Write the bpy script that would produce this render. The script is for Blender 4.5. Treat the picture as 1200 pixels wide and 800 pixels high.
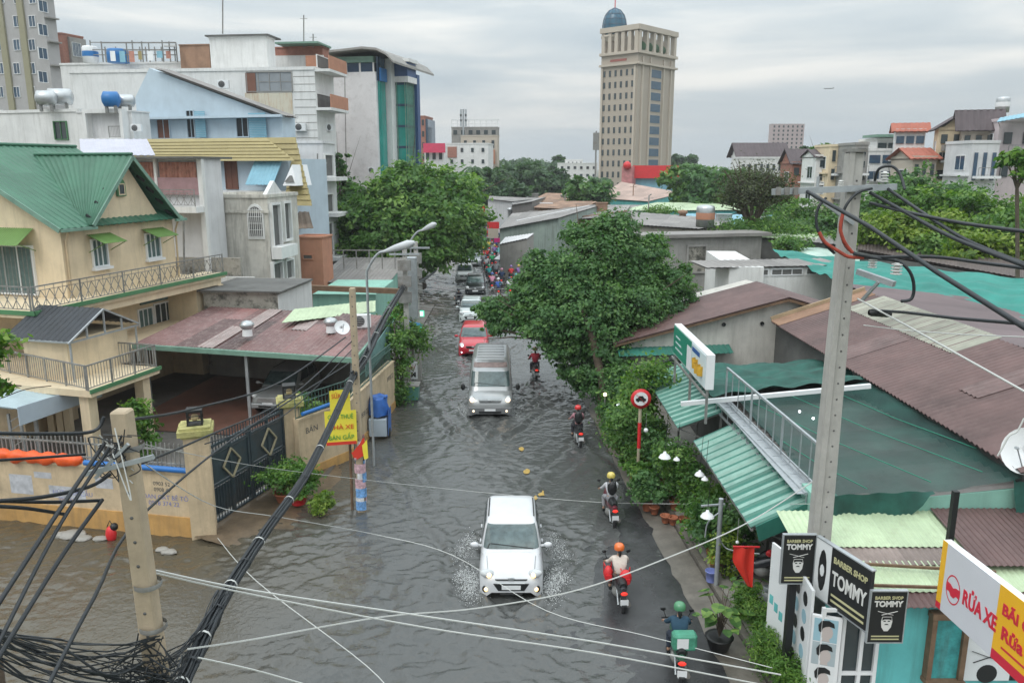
import bpy,bmesh,math,random
import numpy as np
from mathutils import Vector,Matrix,Euler
R = math.radians
random.seed(7)
rng = np.random.default_rng(11)
for _o in list(bpy.data.objects): bpy.data.objects.remove(_o)
SC = bpy.context.scene
COL = SC.collection
# ---------------------------------------------------------------- camera
CAM_H = 10.7; PITCH = R(12.4); FPX = 933.0
cd = bpy.data.cameras.new("camera"); cam = bpy.data.objects.new("camera",cd); COL.objects.link(cam)
cam.location = (0,0,CAM_H); cam.rotation_euler = (R(90) - PITCH,0,0)
cd.sensor_width = 36; cd.lens = 36 * FPX / 1200; cd.clip_start = .1; cd.clip_end = 6000
SC.camera = cam
# ---------------------------------------------------------------- sky
SUN_EL,SUN_AZ = R(52),R(-140)      # behind and to the left of the camera, veiled by cloud
w = bpy.data.worlds.new("World"); SC.world = w; w.use_nodes = True
nt = w.node_tree; N = nt.nodes; L = nt.links; N.clear()
sky = N.new('ShaderNodeTexSky'); sky.sky_type = 'NISHITA'; sky.sun_disc = False
sky.sun_elevation = SUN_EL; sky.sun_rotation = SUN_AZ; sky.dust_density = 3
bg1 = N.new('ShaderNodeBackground'); bg1.inputs[1].default_value = .06; L.new(sky.outputs[0],bg1.inputs[0])
tc = N.new('ShaderNodeTexCoord')
sep = N.new('ShaderNodeSeparateXYZ'); L.new(tc.outputs['Generated'],sep.inputs[0])
mp = N.new('ShaderNodeMapping'); mp.inputs['Scale'].default_value = (1.0,1.0,7.5); mp.inputs['Rotation'].default_value = (0,R(2.5),R(20))
L.new(tc.outputs['Generated'],mp.inputs[0])
nz = N.new('ShaderNodeTexNoise'); nz.inputs['Scale'].default_value = 2.2; nz.inputs['Detail'].default_value = 5; nz.inputs['Roughness'].default_value = .5; nz.inputs['Distortion'].default_value = .35
L.new(mp.outputs[0],nz.inputs[0])
cr = N.new('ShaderNodeValToRGB'); e = cr.color_ramp.elements
e[0].position = .34; e[0].color = (.36,.43,.48,1); e[1].position = .66; e[1].color = (.76,.755,.72,1)
m_ = cr.color_ramp.elements.new(.5); m_.color = (.50,.55,.57,1)
L.new(nz.outputs[0],cr.inputs[0])
mul = N.new('ShaderNodeMapRange'); mul.inputs[1].default_value = .0; mul.inputs[2].default_value = 1.; mul.inputs[3].default_value = .80; mul.inputs[4].default_value = 3.4
L.new(sep.outputs[2],mul.inputs[0])
bg2 = N.new('ShaderNodeBackground'); L.new(cr.outputs[0],bg2.inputs[0]); L.new(mul.outputs[0],bg2.inputs[1])
mx = N.new('ShaderNodeMixShader'); mx.inputs[0].default_value = .94
L.new(bg1.outputs[0],mx.inputs[1]); L.new(bg2.outputs[0],mx.inputs[2])
ow = N.new('ShaderNodeOutputWorld'); L.new(mx.outputs[0],ow.inputs[0])
sd = bpy.data.lights.new("sun",'SUN'); sd.energy = .8; sd.angle = R(25); sd.color = (1,.96,.9)
so = bpy.data.objects.new("sun",sd); COL.objects.link(so); so.location = (-40,-40,80)
_sv = Vector((math.sin(-SUN_AZ) * math.cos(SUN_EL) * -1,math.cos(SUN_AZ) * math.cos(SUN_EL),math.sin(SUN_EL)))
so.rotation_euler = _sv.to_track_quat('Z','Y').to_euler()
vs = SC.view_settings; vs.view_transform = 'Standard'; vs.look = 'None'; vs.gamma = 1; vs.exposure = .27; vs.use_curve_mapping = False
SC.cycles.max_bounces = 6; SC.cycles.transparent_max_bounces = 12; SC.cycles.volume_bounces = 0
SC.cycles.use_denoising = True
# ---------------------------------------------------------------- measuring the place
def ray(px,py):
    u = (px - 600) / FPX; v = (400 - py) / FPX
    return Vector((u,math.cos(PITCH) + v * math.sin(PITCH),-math.sin(PITCH) + v * math.cos(PITCH)))
def G(px,py,z=0.):
    d = ray(px,py); t = (z - CAM_H) / d.z; return Vector((d.x * t,d.y * t,z))
def D(px,py,Y):
    d = ray(px,py); t = Y / d.y; return Vector((d.x * t,Y,CAM_H + d.z * t))
# ---------------------------------------------------------------- materials
MATS = {}
def M(name,col,rough=.75,metal=0.,var=.14,scale=1.2,streak=0.,scol=(.06,.06,.05),bump=0.,bscale=30.,spots=0.,emit=None,estr=1.,alpha=None,ior=None,panel=0.,ribs=0.,trans=0.,spec=None,coat=0.):
    if name in MATS: return MATS[name]
    m = bpy.data.materials.new(name); m.use_nodes = True; MATS[name] = m
    t = m.node_tree; n = t.nodes; l = t.links
    b = n['Principled BSDF']; b.inputs['Roughness'].default_value = rough; b.inputs['Metallic'].default_value = metal
    b.inputs['Base Color'].default_value = (*col,1)
    if ior: b.inputs['IOR'].default_value = ior
    if spec is not None: b.inputs['Specular IOR Level'].default_value = spec
    if coat: b.inputs['Coat Weight'].default_value = coat; b.inputs['Coat Roughness'].default_value = .08
    if trans: b.inputs['Transmission Weight'].default_value = trans
    if alpha is not None: b.inputs['Alpha'].default_value = alpha
    if emit: b.inputs['Emission Color'].default_value = (*emit,1); b.inputs['Emission Strength'].default_value = estr
    tc = n.new('ShaderNodeTexCoord'); cur = None
    if var or streak or spots or panel:
        rgb = n.new('ShaderNodeRGB'); rgb.outputs[0].default_value = (*col,1); cur = rgb.outputs[0]
    if var:
        nz = n.new('ShaderNodeTexNoise'); nz.inputs['Scale'].default_value = scale; nz.inputs['Detail'].default_value = 6; nz.inputs['Roughness'].default_value = .65
        l.new(tc.outputs['Object'],nz.inputs[0])
        mr = n.new('ShaderNodeMapRange'); mr.inputs[1].default_value = .3; mr.inputs[2].default_value = .7; mr.inputs[3].default_value = 1 - var; mr.inputs[4].default_value = 1 + var
        l.new(nz.outputs[0],mr.inputs[0])
        mm = n.new('ShaderNodeVectorMath'); mm.operation = 'SCALE'; l.new(cur,mm.inputs[0]); l.new(mr.outputs[0],mm.inputs['Scale']); cur = mm.outputs[0]
    if panel:
        uv = n.new('ShaderNodeUVMap'); uv.uv_map = 'UVMap'
        sx = n.new('ShaderNodeSeparateXYZ'); l.new(uv.outputs[0],sx.inputs[0])
        fl = n.new('ShaderNodeMath'); fl.operation = 'FLOOR'; l.new(sx.outputs[0],fl.inputs[0])
        f2 = n.new('ShaderNodeMath'); f2.operation = 'MULTIPLY_ADD'; l.new(sx.outputs[1],f2.inputs[0]); f2.inputs[1].default_value = .22; f2.inputs[2].default_value = 0
        f3 = n.new('ShaderNodeMath'); f3.operation = 'FLOOR'; l.new(f2.outputs[0],f3.inputs[0])
        cx = n.new('ShaderNodeCombineXYZ'); l.new(fl.outputs[0],cx.inputs[0]); l.new(f3.outputs[0],cx.inputs[1])
        wn = n.new('ShaderNodeTexWhiteNoise'); l.new(cx.outputs[0],wn.inputs[0])
        mr = n.new('ShaderNodeMapRange'); mr.inputs[3].default_value = 1 - panel; mr.inputs[4].default_value = 1 + panel; l.new(wn.outputs[0],mr.inputs[0])
        mm = n.new('ShaderNodeVectorMath'); mm.operation = 'SCALE'; l.new(cur,mm.inputs[0]); l.new(mr.outputs[0],mm.inputs['Scale']); cur = mm.outputs[0]
    if streak:
        mpp = n.new('ShaderNodeMapping'); mpp.inputs['Scale'].default_value = (2.2,2.2,.22); l.new(tc.outputs['Object'],mpp.inputs[0])
        n2 = n.new('ShaderNodeTexNoise'); n2.inputs['Scale'].default_value = 1.6; n2.inputs['Detail'].default_value = 7; n2.inputs['Roughness'].default_value = .7; l.new(mpp.outputs[0],n2.inputs[0])
        r2 = n.new('ShaderNodeMapRange'); r2.inputs[1].default_value = .48; r2.inputs[2].default_value = .75; r2.inputs[3].default_value = 0; r2.inputs[4].default_value = streak; l.new(n2.outputs[0],r2.inputs[0])
        mi = n.new('ShaderNodeMix'); mi.data_type = 'RGBA'; l.new(r2.outputs[0],mi.inputs[0]); l.new(cur,mi.inputs[6]); mi.inputs[7].default_value = (*scol,1); cur = mi.outputs[2]
    if spots:
        n2 = n.new('ShaderNodeTexNoise'); n2.inputs['Scale'].default_value = .9; n2.inputs['Detail'].default_value = 9; n2.inputs['Roughness'].default_value = .75; l.new(tc.outputs['Object'],n2.inputs[0])
        r2 = n.new('ShaderNodeMapRange'); r2.inputs[1].default_value = .5; r2.inputs[2].default_value = .62; r2.inputs[3].default_value = 0; r2.inputs[4].default_value = spots; l.new(n2.outputs[0],r2.inputs[0])
        mi = n.new('ShaderNodeMix'); mi.data_type = 'RGBA'; l.new(r2.outputs[0],mi.inputs[0]); l.new(cur,mi.inputs[6]); mi.inputs[7].default_value = (*scol,1); cur = mi.outputs[2]
    if cur is not None: l.new(cur,b.inputs['Base Color'])
    hgt = None
    if bump:
        n3 = n.new('ShaderNodeTexNoise'); n3.inputs['Scale'].default_value = bscale; n3.inputs['Detail'].default_value = 3; l.new(tc.outputs['Object'],n3.inputs[0])
        bp = n.new('ShaderNodeBump'); bp.inputs['Strength'].default_value = bump; bp.inputs['Distance'].default_value = .02; l.new(n3.outputs[0],bp.inputs['Height']); l.new(bp.outputs[0],b.inputs['Normal']); hgt = bp
    if ribs:
        uv = n.new('ShaderNodeUVMap'); uv.uv_map = 'UVMap'
        wv = n.new('ShaderNodeTexWave'); wv.wave_type = 'BANDS'; wv.bands_direction = 'X'; wv.wave_profile = 'SIN'; wv.inputs['Scale'].default_value = 1 / (ribs * 3.1416 * .5 * 2) * 1.0; l.new(uv.outputs[0],wv.inputs[0])
        bp = n.new('ShaderNodeBump'); bp.inputs['Strength'].default_value = .9; bp.inputs['Distance'].default_value = .03; l.new(wv.outputs[0],bp.inputs['Height'])
        if hgt: l.new(hgt.outputs[0],bp.inputs['Normal'])
        l.new(bp.outputs[0],b.inputs['Normal'])
    return m
# ---------------------------------------------------------------- objects
TRASH = []
def tag(o,label=None,cat=None,group=None,kind=None):
    if label: o['label'] = label
    if cat: o['category'] = cat
    if group: o['group'] = group
    if kind: o['kind'] = kind
    return o
def thing(name,label,cat,loc=(0,0,0),rz=0.,group=None):
    o = bpy.data.objects.new(name,None); COL.objects.link(o); o.location = loc; o.rotation_euler = (0,0,rz); o.empty_display_size = .2
    return tag(o,label,cat,group)
def wloc(o):
    v = Vector(o.location)
    while o.parent: o = o.parent; v += Vector(o.location)
    return v
def kids(o): return [c for c in bpy.data.objects if c.parent == o]
def copy_tree(o,parent=None):
    c = o.copy(); COL.objects.link(c); c.parent = parent
    for ch in kids(o): copy_tree(ch,c)
    return c
class MB:
    def __init__(s): s.v = []; s.f = []; s.m = []; s.uv = {}; s.k = 0; s.sm = set()
    def mat(s,k): s.k = k; return s
    def add(s,vs,fs,uvs=None,smooth=False):
        b = len(s.v); s.v += [Vector(p) for p in vs]
        for i,f in enumerate(fs):
            if uvs: s.uv[len(s.f)] = uvs[i]
            if smooth: s.sm.add(len(s.f))
            s.f.append([b + j for j in f]); s.m.append(s.k)
        return s
    def hexa(s,p):   # 8 points: bottom ring 0-3, top ring 4-7
        return s.add(p,[(3,2,1,0),(4,5,6,7),(0,1,5,4),(1,2,6,5),(2,3,7,6),(3,0,4,7)])
    def box(s,x0,x1,y0,y1,z0,z1):
        return s.hexa([(x0,y0,z0),(x1,y0,z0),(x1,y1,z0),(x0,y1,z0),(x0,y0,z1),(x1,y0,z1),(x1,y1,z1),(x0,y1,z1)])
    def prism(s,pts,off,cap=True):   # polygon extruded by the vector off
        n = len(pts); off = Vector(off); a = [Vector(p) for p in pts]; b = [p + off for p in a]
        fs = [(i,(i + 1) % n,n + (i + 1) % n,n + i) for i in range(n)]
        if cap: fs += [tuple(range(n - 1,-1,-1)),tuple(range(n,2 * n))]
        return s.add(a + b,fs)
    def bar(s,a,b,w,h=None,up=(0,0,1)):
        a = Vector(a); b = Vector(b); h = h or w; d = (b - a).normalized(); up = Vector(up)
        if abs(d.dot(up)) > .98: up = Vector((0,1,0))
        x = d.cross(up).normalized() * w / 2; y = x.cross(d).normalized() * h / 2
        return s.hexa([a - x - y,a + x - y,a + x + y,a - x + y,b - x - y,b + x - y,b + x + y,b - x + y])
    def tube(s,pts,r,n=6,cap=True):
        pts = [Vector(p) for p in pts]; rs = r if isinstance(r,(list,tuple)) else [r] * len(pts)
        vs = []; fs = []; px = None
        for i,p in enumerate(pts):
            d = (pts[min(i + 1,len(pts) - 1)] - pts[max(i - 1,0)])
            d = d.normalized() if d.length > 1e-9 else Vector((0,0,1))
            if px is None: px = d.orthogonal().normalized()
            px = (px - d * px.dot(d)); px = px.normalized() if px.length > 1e-6 else d.orthogonal().normalized()
            py = d.cross(px)
            for k in range(n):
                a = 2 * math.pi * k / n; vs.append(p + (px * math.cos(a) + py * math.sin(a)) * rs[i])
            if i:
                for k in range(n): fs.append(((i - 1) * n + k,(i - 1) * n + (k + 1) % n,i * n + (k + 1) % n,i * n + k))
        s.add(vs,fs,smooth=n > 4)
        if cap: s.add(vs[:n],[tuple(range(n - 1,-1,-1))]); s.add(vs[-n:],[tuple(range(n))])
        return s
    def lathe(s,c,prof,n=16,axis=(0,0,1)):   # prof: (radius, height)
        c = Vector(c); ax = Vector(axis).normalized(); px = ax.orthogonal().normalized(); py = ax.cross(px); vs = []; fs = []
        for i,(r,h) in enumerate(prof):
            for k in range(n):
                a = 2 * math.pi * k / n; vs.append(c + ax * h + (px * math.cos(a) + py * math.sin(a)) * max(r,1e-4))
            if i:
                for k in range(n): fs.append(((i - 1) * n + k,(i - 1) * n + (k + 1) % n,i * n + (k + 1) % n,i * n + k))
        return s.add(vs,fs,smooth=True)
    def ball(s,c,r,n=10,sq=(1,1,1)):
        vs = []; fs = []; c = Vector(c); h = n // 2 + 1
        for i in range(h + 1):
            th = math.pi * i / h
            for k in range(n):
                a = 2 * math.pi * k / n; vs.append(c + Vector((math.sin(th) * math.cos(a) * sq[0],math.sin(th) * math.sin(a) * sq[1],math.cos(th) * sq[2])) * r)
            if i:
                for k in range(n): fs.append(((i - 1) * n + k,i * n + k,i * n + (k + 1) % n,(i - 1) * n + (k + 1) % n))
        return s.add(vs,fs,smooth=True)
    def disc(s,c,r,ax,n=20,r0=0.):
        c = Vector(c); ax = Vector(ax).normalized(); px = ax.orthogonal().normalized(); py = ax.cross(px)
        P = lambda rr,a: c + (px * math.cos(a) + py * math.sin(a)) * rr
        if r0 <= 0: return s.add([P(r,2 * math.pi * k / n) for k in range(n)],[tuple(range(n))])
        vs = [P(r,2 * math.pi * k / n) for k in range(n)] + [P(r0,2 * math.pi * k / n) for k in range(n)]
        return s.add(vs,[(k,(k + 1) % n,n + (k + 1) % n,n + k) for k in range(n)])
    def sheet(s,p00,p10,p11,p01,pitch=.2,amp=.02,th=.006,sag=0.,prof='wave',ridge=None):
        """corrugated sheet: the ribs run from edge p00-p10 to edge p01-p11; u runs p00->p10"""
        p00,p10,p11,p01 = map(Vector,(p00,p10,p11,p01)); lu = (p10 - p00).length; lv = (p01 - p00).length
        nu = max(2,int(lu / pitch * (4 if prof == 'wave' else 8))); nu = min(nu,1400); nv = 1 if not sag else 6
        nrm = (p10 - p00).cross(p01 - p00).normalized()
        if nrm.z < 0: nrm = -nrm
        vs = []; fs = []; uv = []
        for j in range(nv + 1):
            for i in range(nu + 1):
                a = i / nu; b = j / nv; p = (p00 * (1 - a) + p10 * a) * (1 - b) + (p01 * (1 - a) + p11 * a) * b
                ph = (a * lu / pitch) % 1.
                h = math.sin(ph * 2 * math.pi) if prof == 'wave' else (1. if .05 < ph < .55 else -.3)
                vs.append(p + nrm * (h * amp) - Vector((0,0,sag * 4 * b * (1 - b))))
        for j in range(nv):
            for i in range(nu):
                q = j * (nu + 1) + i; fs.append((q,q + 1,q + nu + 2,q + nu + 1))
                U = lambda ii,jj: (ii / nu * lu,jj / nv * lv); uv.append([U(i,j),U(i + 1,j),U(i + 1,j + 1),U(i,j + 1)])
        b = len(vs); f0 = len(s.f); s.add(vs,fs,uv)
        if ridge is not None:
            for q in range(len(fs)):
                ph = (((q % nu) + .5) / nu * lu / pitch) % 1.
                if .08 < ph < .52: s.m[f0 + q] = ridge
        s.add([v - nrm * th for v in vs],[tuple(reversed(f)) for f in fs],[list(reversed(u)) for u in uv])
        return s
    def build(s,name,mats,parent=None,label=None,bevel=0.,solid=0.):
        o = bpy.data.objects.new(name,bpy.data.meshes.new(name)); COL.objects.link(o)
        if parent is not None: o.parent = parent; org = wloc(parent)
        else:
            a = np.array([tuple(p) for p in s.v]); lo = a.min(0); hi = a.max(0); org = Vector(((lo[0] + hi[0]) / 2,(lo[1] + hi[1]) / 2,lo[2])); o.location = org
        me = o.data; me.from_pydata([tuple(p - org) for p in s.v],[],s.f)
        if not isinstance(mats,(list,tuple)): mats = [mats]
        for m in mats: me.materials.append(m)
        if len(mats) > 1: me.polygons.foreach_set('material_index',s.m)
        if s.uv:
            ul = me.uv_layers.new(name='UVMap')
            for fi,u in s.uv.items():
                for li,c in zip(me.polygons[fi].loop_indices,u): ul.data[li].uv = c
        if s.sm: me.polygons.foreach_set('use_smooth',[i in s.sm for i in range(len(s.f))])
        me.update()
        if label: o['label'] = label
        if bevel:
            bm = bmesh.new(); bm.from_mesh(me); bmesh.ops.remove_doubles(bm,verts=bm.verts,dist=1e-5)
            bmesh.ops.bevel(bm,geom=list(bm.edges),offset=bevel,segments=1,affect='EDGES',clamp_overlap=True); bm.to_mesh(me); bm.free()
        return o
class Wall:
    """a vertical plane through a ground point with a heading; s runs along it, n is the outward side (towards the viewer)"""
    def __init__(w,o,e):   # o, e: two ground points (x, y)
        w.o = Vector((o[0],o[1],0)); d = Vector((e[0] - o[0],e[1] - o[1],0)); w.len = d.length; w.a = d.normalized()
        w.n = Vector((w.a.y,-w.a.x,0))
        if w.n.dot(Vector((0,0,0)) - w.o) < 0: w.n = -w.n
    def p(w,s,z,n=0.): return w.o + w.a * s + w.n * n + Vector((0,0,z))
    def uv(w,px,py,n=0.):   # picture measurement -> (s, z) on the wall
        d = ray(px,py); c = Vector((0,0,CAM_H)); o = w.o + w.n * n
        t = (o - c).dot(w.n) / d.dot(w.n); q = c + d * t - o; return q.dot(w.a),(c + d * t).z
    def rect(w,x0,y0,x1,y1,n=0.):   # picture corners top-left, bottom-right -> s0, s1, z0, z1
        a = w.uv(x0,y0,n); b = w.uv(x1,y1,n); c = w.uv(x0,y1,n); d = w.uv(x1,y0,n)
        s0 = (a[0] + c[0]) / 2; s1 = (b[0] + d[0]) / 2
        return min(s0,s1),max(s0,s1),(b[1] + c[1]) / 2,(a[1] + d[1]) / 2
    def box(w,mb,s0,s1,z0,z1,n0,n1):
        P = w.p; return mb.hexa([P(s0,z0,n1),P(s1,z0,n1),P(s1,z0,n0),P(s0,z0,n0),P(s0,z1,n1),P(s1,z1,n1),P(s1,z1,n0),P(s0,z1,n0)])
def fixn(o):
    bm = bmesh.new(); bm.from_mesh(o.data); bmesh.ops.recalc_face_normals(bm,faces=bm.faces); bm.to_mesh(o.data); bm.free(); return o
def text(txt,mat,parent,p,right,up,size,name='lettering',depth=.004,align='CENTER',bold=0.,width=None):
    """raised letters standing on a sign face; right and up are unit vectors in the face"""
    c = bpy.data.curves.new('t','FONT'); c.body = txt; c.size = size; c.extrude = depth; c.align_x = align; c.align_y = 'CENTER'; c.offset = bold; c.resolution_u = 3
    o = bpy.data.objects.new('t',c); COL.objects.link(o); bpy.context.view_layer.update()
    me = bpy.data.meshes.new_from_object(o.evaluated_get(bpy.context.evaluated_depsgraph_get())); bpy.data.objects.remove(o); bpy.data.curves.remove(c)
    r = Vector(right).normalized(); u = Vector(up).normalized(); z = r.cross(u); sx = 1.
    if width:
        xs = [v.co.x for v in me.vertices]; sx = width / max(1e-4,max(xs) - min(xs))
    org = wloc(parent) if parent else Vector((0,0,0)); p = Vector(p)
    for v in me.vertices: v.co = p + r * v.co.x * sx + u * v.co.y + z * (v.co.z + depth) - org
    me.materials.clear(); me.materials.append(mat)
    o = bpy.data.objects.new(name,me); COL.objects.link(o); o.parent = parent
    return o
def catenary(a,b,sag,n=14,jit=0.):
    a = Vector(a); b = Vector(b); out = []
    for i in range(n + 1):
        t = i / n; p = a.lerp(b,t); p.z -= sag * 4 * t * (1 - t)
        if jit and 0 < i < n: p += Vector((random.uniform(-jit,jit),random.uniform(-jit,jit),random.uniform(-jit,jit)))
        out.append(p)
    return out
# ================================================================ the setting
def water_material():
    m = bpy.data.materials.new('flood_water'); m.use_nodes = True; t = m.node_tree; n = t.nodes; l = t.links; b = n['Principled BSDF']
    b.inputs['Roughness'].default_value = .06; b.inputs['IOR'].default_value = 1.55
    tc = n.new('ShaderNodeTexCoord'); nz = n.new('ShaderNodeTexNoise'); nz.inputs['Scale'].default_value = .16; nz.inputs['Detail'].default_value = 5; nz.inputs['Distortion'].default_value = .8; l.new(tc.outputs['Object'],nz.inputs[0])
    # silt carried out of the side lane: browner water towards the lane in the west
    sx = n.new('ShaderNodeSeparateXYZ'); l.new(tc.outputs['Object'],sx.inputs[0])
    mr = n.new('ShaderNodeMapRange'); mr.inputs[1].default_value = -10.; mr.inputs[2].default_value = -2.; mr.inputs[3].default_value = .40; mr.inputs[4].default_value = -.42; l.new(sx.outputs[0],mr.inputs[0])
    ad = n.new('ShaderNodeMath'); ad.operation = 'ADD'; l.new(nz.outputs[0],ad.inputs[0]); l.new(mr.outputs[0],ad.inputs[1])
    cr = n.new('ShaderNodeValToRGB'); e = cr.color_ramp.elements; e[0].position = .3; e[0].color = (.076,.079,.077,1); e[1].position = .85; e[1].color = (.082,.069,.047,1)
    l.new(ad.outputs[0],cr.inputs[0]); l.new(cr.outputs[0],b.inputs['Base Color'])
    n3 = n.new('ShaderNodeTexNoise'); n3.inputs['Scale'].default_value = 8; n3.inputs['Detail'].default_value = 4; n3.inputs['Distortion'].default_value = .6; l.new(tc.outputs['Object'],n3.inputs[0])
    bp = n.new('ShaderNodeBump'); bp.inputs['Strength'].default_value = .6; bp.inputs['Distance'].default_value = .03; l.new(n3.outputs[0],bp.inputs['Height']); l.new(bp.outputs[0],b.inputs['Normal'])
    return m
def field(nx,ny,dx,lo,hi,p,seed,ax=(1,1)):
    g = np.random.default_rng(seed); kx = np.fft.fftfreq(nx,dx)[:,None] * ax[0]; ky = np.fft.fftfreq(ny,dx)[None,:] * ax[1]; k = np.sqrt(kx ** 2 + ky ** 2) + 1e-9
    a = np.where((k > 1 / hi) & (k < 1 / lo),k ** -p,0); h = np.fft.ifft2(np.fft.fft2(g.standard_normal((nx,ny))) * a).real
    return h / h.std()
def grid_obj(name,xs,ys,Z,mat):
    nx,ny = len(xs),len(ys); X,Y = np.meshgrid(xs,ys,indexing='ij'); co = np.stack([X,Y,Z],-1).reshape(-1,3).astype(np.float32)
    i = np.arange(nx - 1)[:,None] * ny + np.arange(ny - 1)[None,:]; q = np.stack([i,i + ny,i + ny + 1,i + 1],-1).reshape(-1,4).astype(np.int32)
    me = bpy.data.meshes.new(name); me.vertices.add(len(co)); me.vertices.foreach_set('co',co.ravel()); me.loops.add(q.size); me.loops.foreach_set('vertex_index',q.ravel())
    me.polygons.add(len(q)); me.polygons.foreach_set('loop_start',np.arange(len(q),dtype=np.int32) * 4); me.polygons.foreach_set('use_smooth',np.ones(len(q),bool)); me.update(calc_edges=True); me.validate()
    me.materials.append(mat); o = bpy.data.objects.new(name,me); COL.objects.link(o); return o
# wakes: (x, y of the bow, heading of travel (unit), half width, length, strength)
WAKES = [(-.05,18.2,-1,.9,7,1.),(-1.1,30.9,-1,1.1,9,1.),(-1.95,43.5,-1,1.,9,.9),(2.75,19.5,1,.3,5,.35),(2.95,30,1,.3,7,.7),(1.1,38.5,1,.3,6,.7),(2.95,24,1,.3,5,.4),(-4.0,57,-1,.3,5,.5),(-4.2,73,-1,1.,9,.8),(-2.8,66,-1,1.,8,.6)]
def waves(xs,ys,dx,seed,amp):
    nx,ny = len(xs),len(ys)
    h = field(nx,ny,dx,.26 if dx < .1 else .5,.95 if dx < .1 else 1.4,1.25,seed,(1.2,.85)) * (.0112 if dx < .1 else .026) + field(nx,ny,dx,1.,3.2,1.8,seed + 1) * .011
    env = np.clip(field(nx,ny,dx,4,25,1.2,seed + 2) * .55 + .85,.15,1.9); h = h * env * amp
    X,Y = np.meshgrid(xs,ys,indexing='ij')
    wob = field(nx,ny,dx,.8,6,1.4,seed + 3) * .12
    for (wx,wy,hd,hw,ln,st) in WAKES:
        back = (wy - Y) * hd; lat = np.abs(X - wx)      # distance behind the bow, and sideways
        d = lat - hw * .8 - back * .42 + wob; on = (back > -.6) & (back < ln * 2.2)
        fade = np.exp(-np.clip(back,0,None) / ln)
        pk = np.exp(-(d / .6) ** 2) * np.cos(d * 9) * .07 + np.exp(-((d + .9) / .7) ** 2) * np.cos((d + .9) * 9) * .045
        h = h + np.where(on,pk * fade * st,0)
        inn = np.exp(-(lat / (hw + .2 * np.clip(back,0,99))) ** 2) * np.where((back > 0),fade,0); h = h * (1 + .5 * inn * st)
    return h
WM = water_material()
xs = np.arange(-24,6.2,.07); ys = np.arange(12.,62.05,.07)
Hn = waves(xs,ys,.07,5,1.0)
XX,YY = np.meshgrid(xs,ys,indexing='ij')
calm = 1 - .75 * np.clip((XX - 1.6) / 1.6,0,1) * np.clip((29 - YY) / 5,0,1)
tag(grid_obj('flood_water',xs,ys,Hn * calm,WM),'choppy brown flood water covering the near street',kind='structure')
xs2 = np.arange(-24,6.2,.22); ys2 = np.arange(62.,190,.22)
tag(grid_obj('flood_water',xs2,ys2,waves(xs2,ys2,.22,15,1.2) - .004,WM),'flood water covering the far end of the street',kind='structure')
# asphalt under and beside the water; it rises out of it along the right-hand kerb
am = M('wet_asphalt',(.040,.041,.043),rough=.26,var=.3,scale=2.5,bump=.22,bscale=55)
_t = am.node_tree; _b = _t.nodes['Principled BSDF']; _n = _t.nodes.new('ShaderNodeTexNoise'); _n.inputs['Scale'].default_value = .8; _n.inputs['Detail'].default_value = 4
_tc = _t.nodes.new('ShaderNodeTexCoord'); _t.links.new(_tc.outputs['Object'],_n.inputs[0]); _r = _t.nodes.new('ShaderNodeMapRange'); _r.inputs[1].default_value = .4; _r.inputs[2].default_value = .62; _r.inputs[3].default_value = .07; _r.inputs[4].default_value = .42
_t.links.new(_n.outputs[0],_r.inputs[0]); _t.links.new(_r.outputs[0],_b.inputs['Roughness'])
xs3 = np.arange(-24,5.0,.2); ys3 = np.arange(8,190,.2); X3,Y3 = np.meshgrid(xs3,ys3,indexing='ij')
nzf = field(len(xs3),len(ys3),.2,.8,9,1.3,77)
up = np.clip((X3 - 1.2 - np.clip((Y3 - 22) * .22,-1,9)) / 2.2,0,1)
Z3 = -.16 + up * .19 + nzf * .014
tag(grid_obj('road',xs3,ys3,Z3,am),'wet asphalt road rising out of the flood beside the kerb',kind='structure')
mud = M('mud',(.13,.095,.062),rough=.35,var=.3,scale=3,bump=.4,bscale=14,spots=.5,scol=(.07,.055,.04))
conc = M('pavement_concrete',(.16,.145,.125),rough=.5,var=.28,scale=2.2,bump=.25,bscale=25,spots=.5,scol=(.07,.062,.05))
conc2 = M('pavement_light',(.30,.285,.26),rough=.55,var=.2,scale=2.5,bump=.2,bscale=25,spots=.35,scol=(.12,.11,.09))
gr = MB(); gr.add([(-1450,-200,-.35),(1450,-200,-.35),(1450,2950,-.35),(-1450,2950,-.35)],[(0,1,2,3)])
tag(gr.build('ground',M('earth',(.09,.10,.06),rough=.95,scale=.02,var=.35)),kind='structure')
# right-hand pavement: apron, kerb, pavement, all following the street's slight bend
def strip(name,x0,x1,z0,z1,y0,y1,zb,mat,lab,jit=0.):
    mb = MB(); n = int((y1 - y0) / .5); pv = []
    for i in range(n + 1):
        y = y0 + (y1 - y0) * i / n; k = KX(y); j = random.uniform(-jit,jit)
        pv.append([(x0 + k + j,y,zb),(x0 + k + j,y,z0),(x1 + k,y,z1),(x1 + k,y,zb)])
    vs = [p for q in pv for p in q]; fs = []
    for i in range(n):
        a = i * 4; fs += [(a,a + 4,a + 5,a + 1),(a + 1,a + 5,a + 6,a + 2),(a + 2,a + 6,a + 7,a + 3)]
    fs += [(0,1,2,3),tuple(n * 4 + q for q in (3,2,1,0))]
    mb.add(vs,fs); return tag(mb.build(name,mat),lab,kind='structure')
def KX(y): return -.063 * (y - 15)
strip('gutter_apron',4.62,5.36,.035,.07,9,60,-.3,conc,'dirty concrete gutter apron beside the road',.05)
strip('kerb',5.40,5.56,.17,.18,9,60,-.3,conc,'grey concrete kerb along the right pavement')
strip('pavement',5.60,14.,.15,.16,9,27,-.3,conc2,'light concrete pavement in front of the shops')
strip('pavement',5.60,9.,.15,.16,27.02,60,-.3,conc2,'concrete pavement under the big tree')
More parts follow.
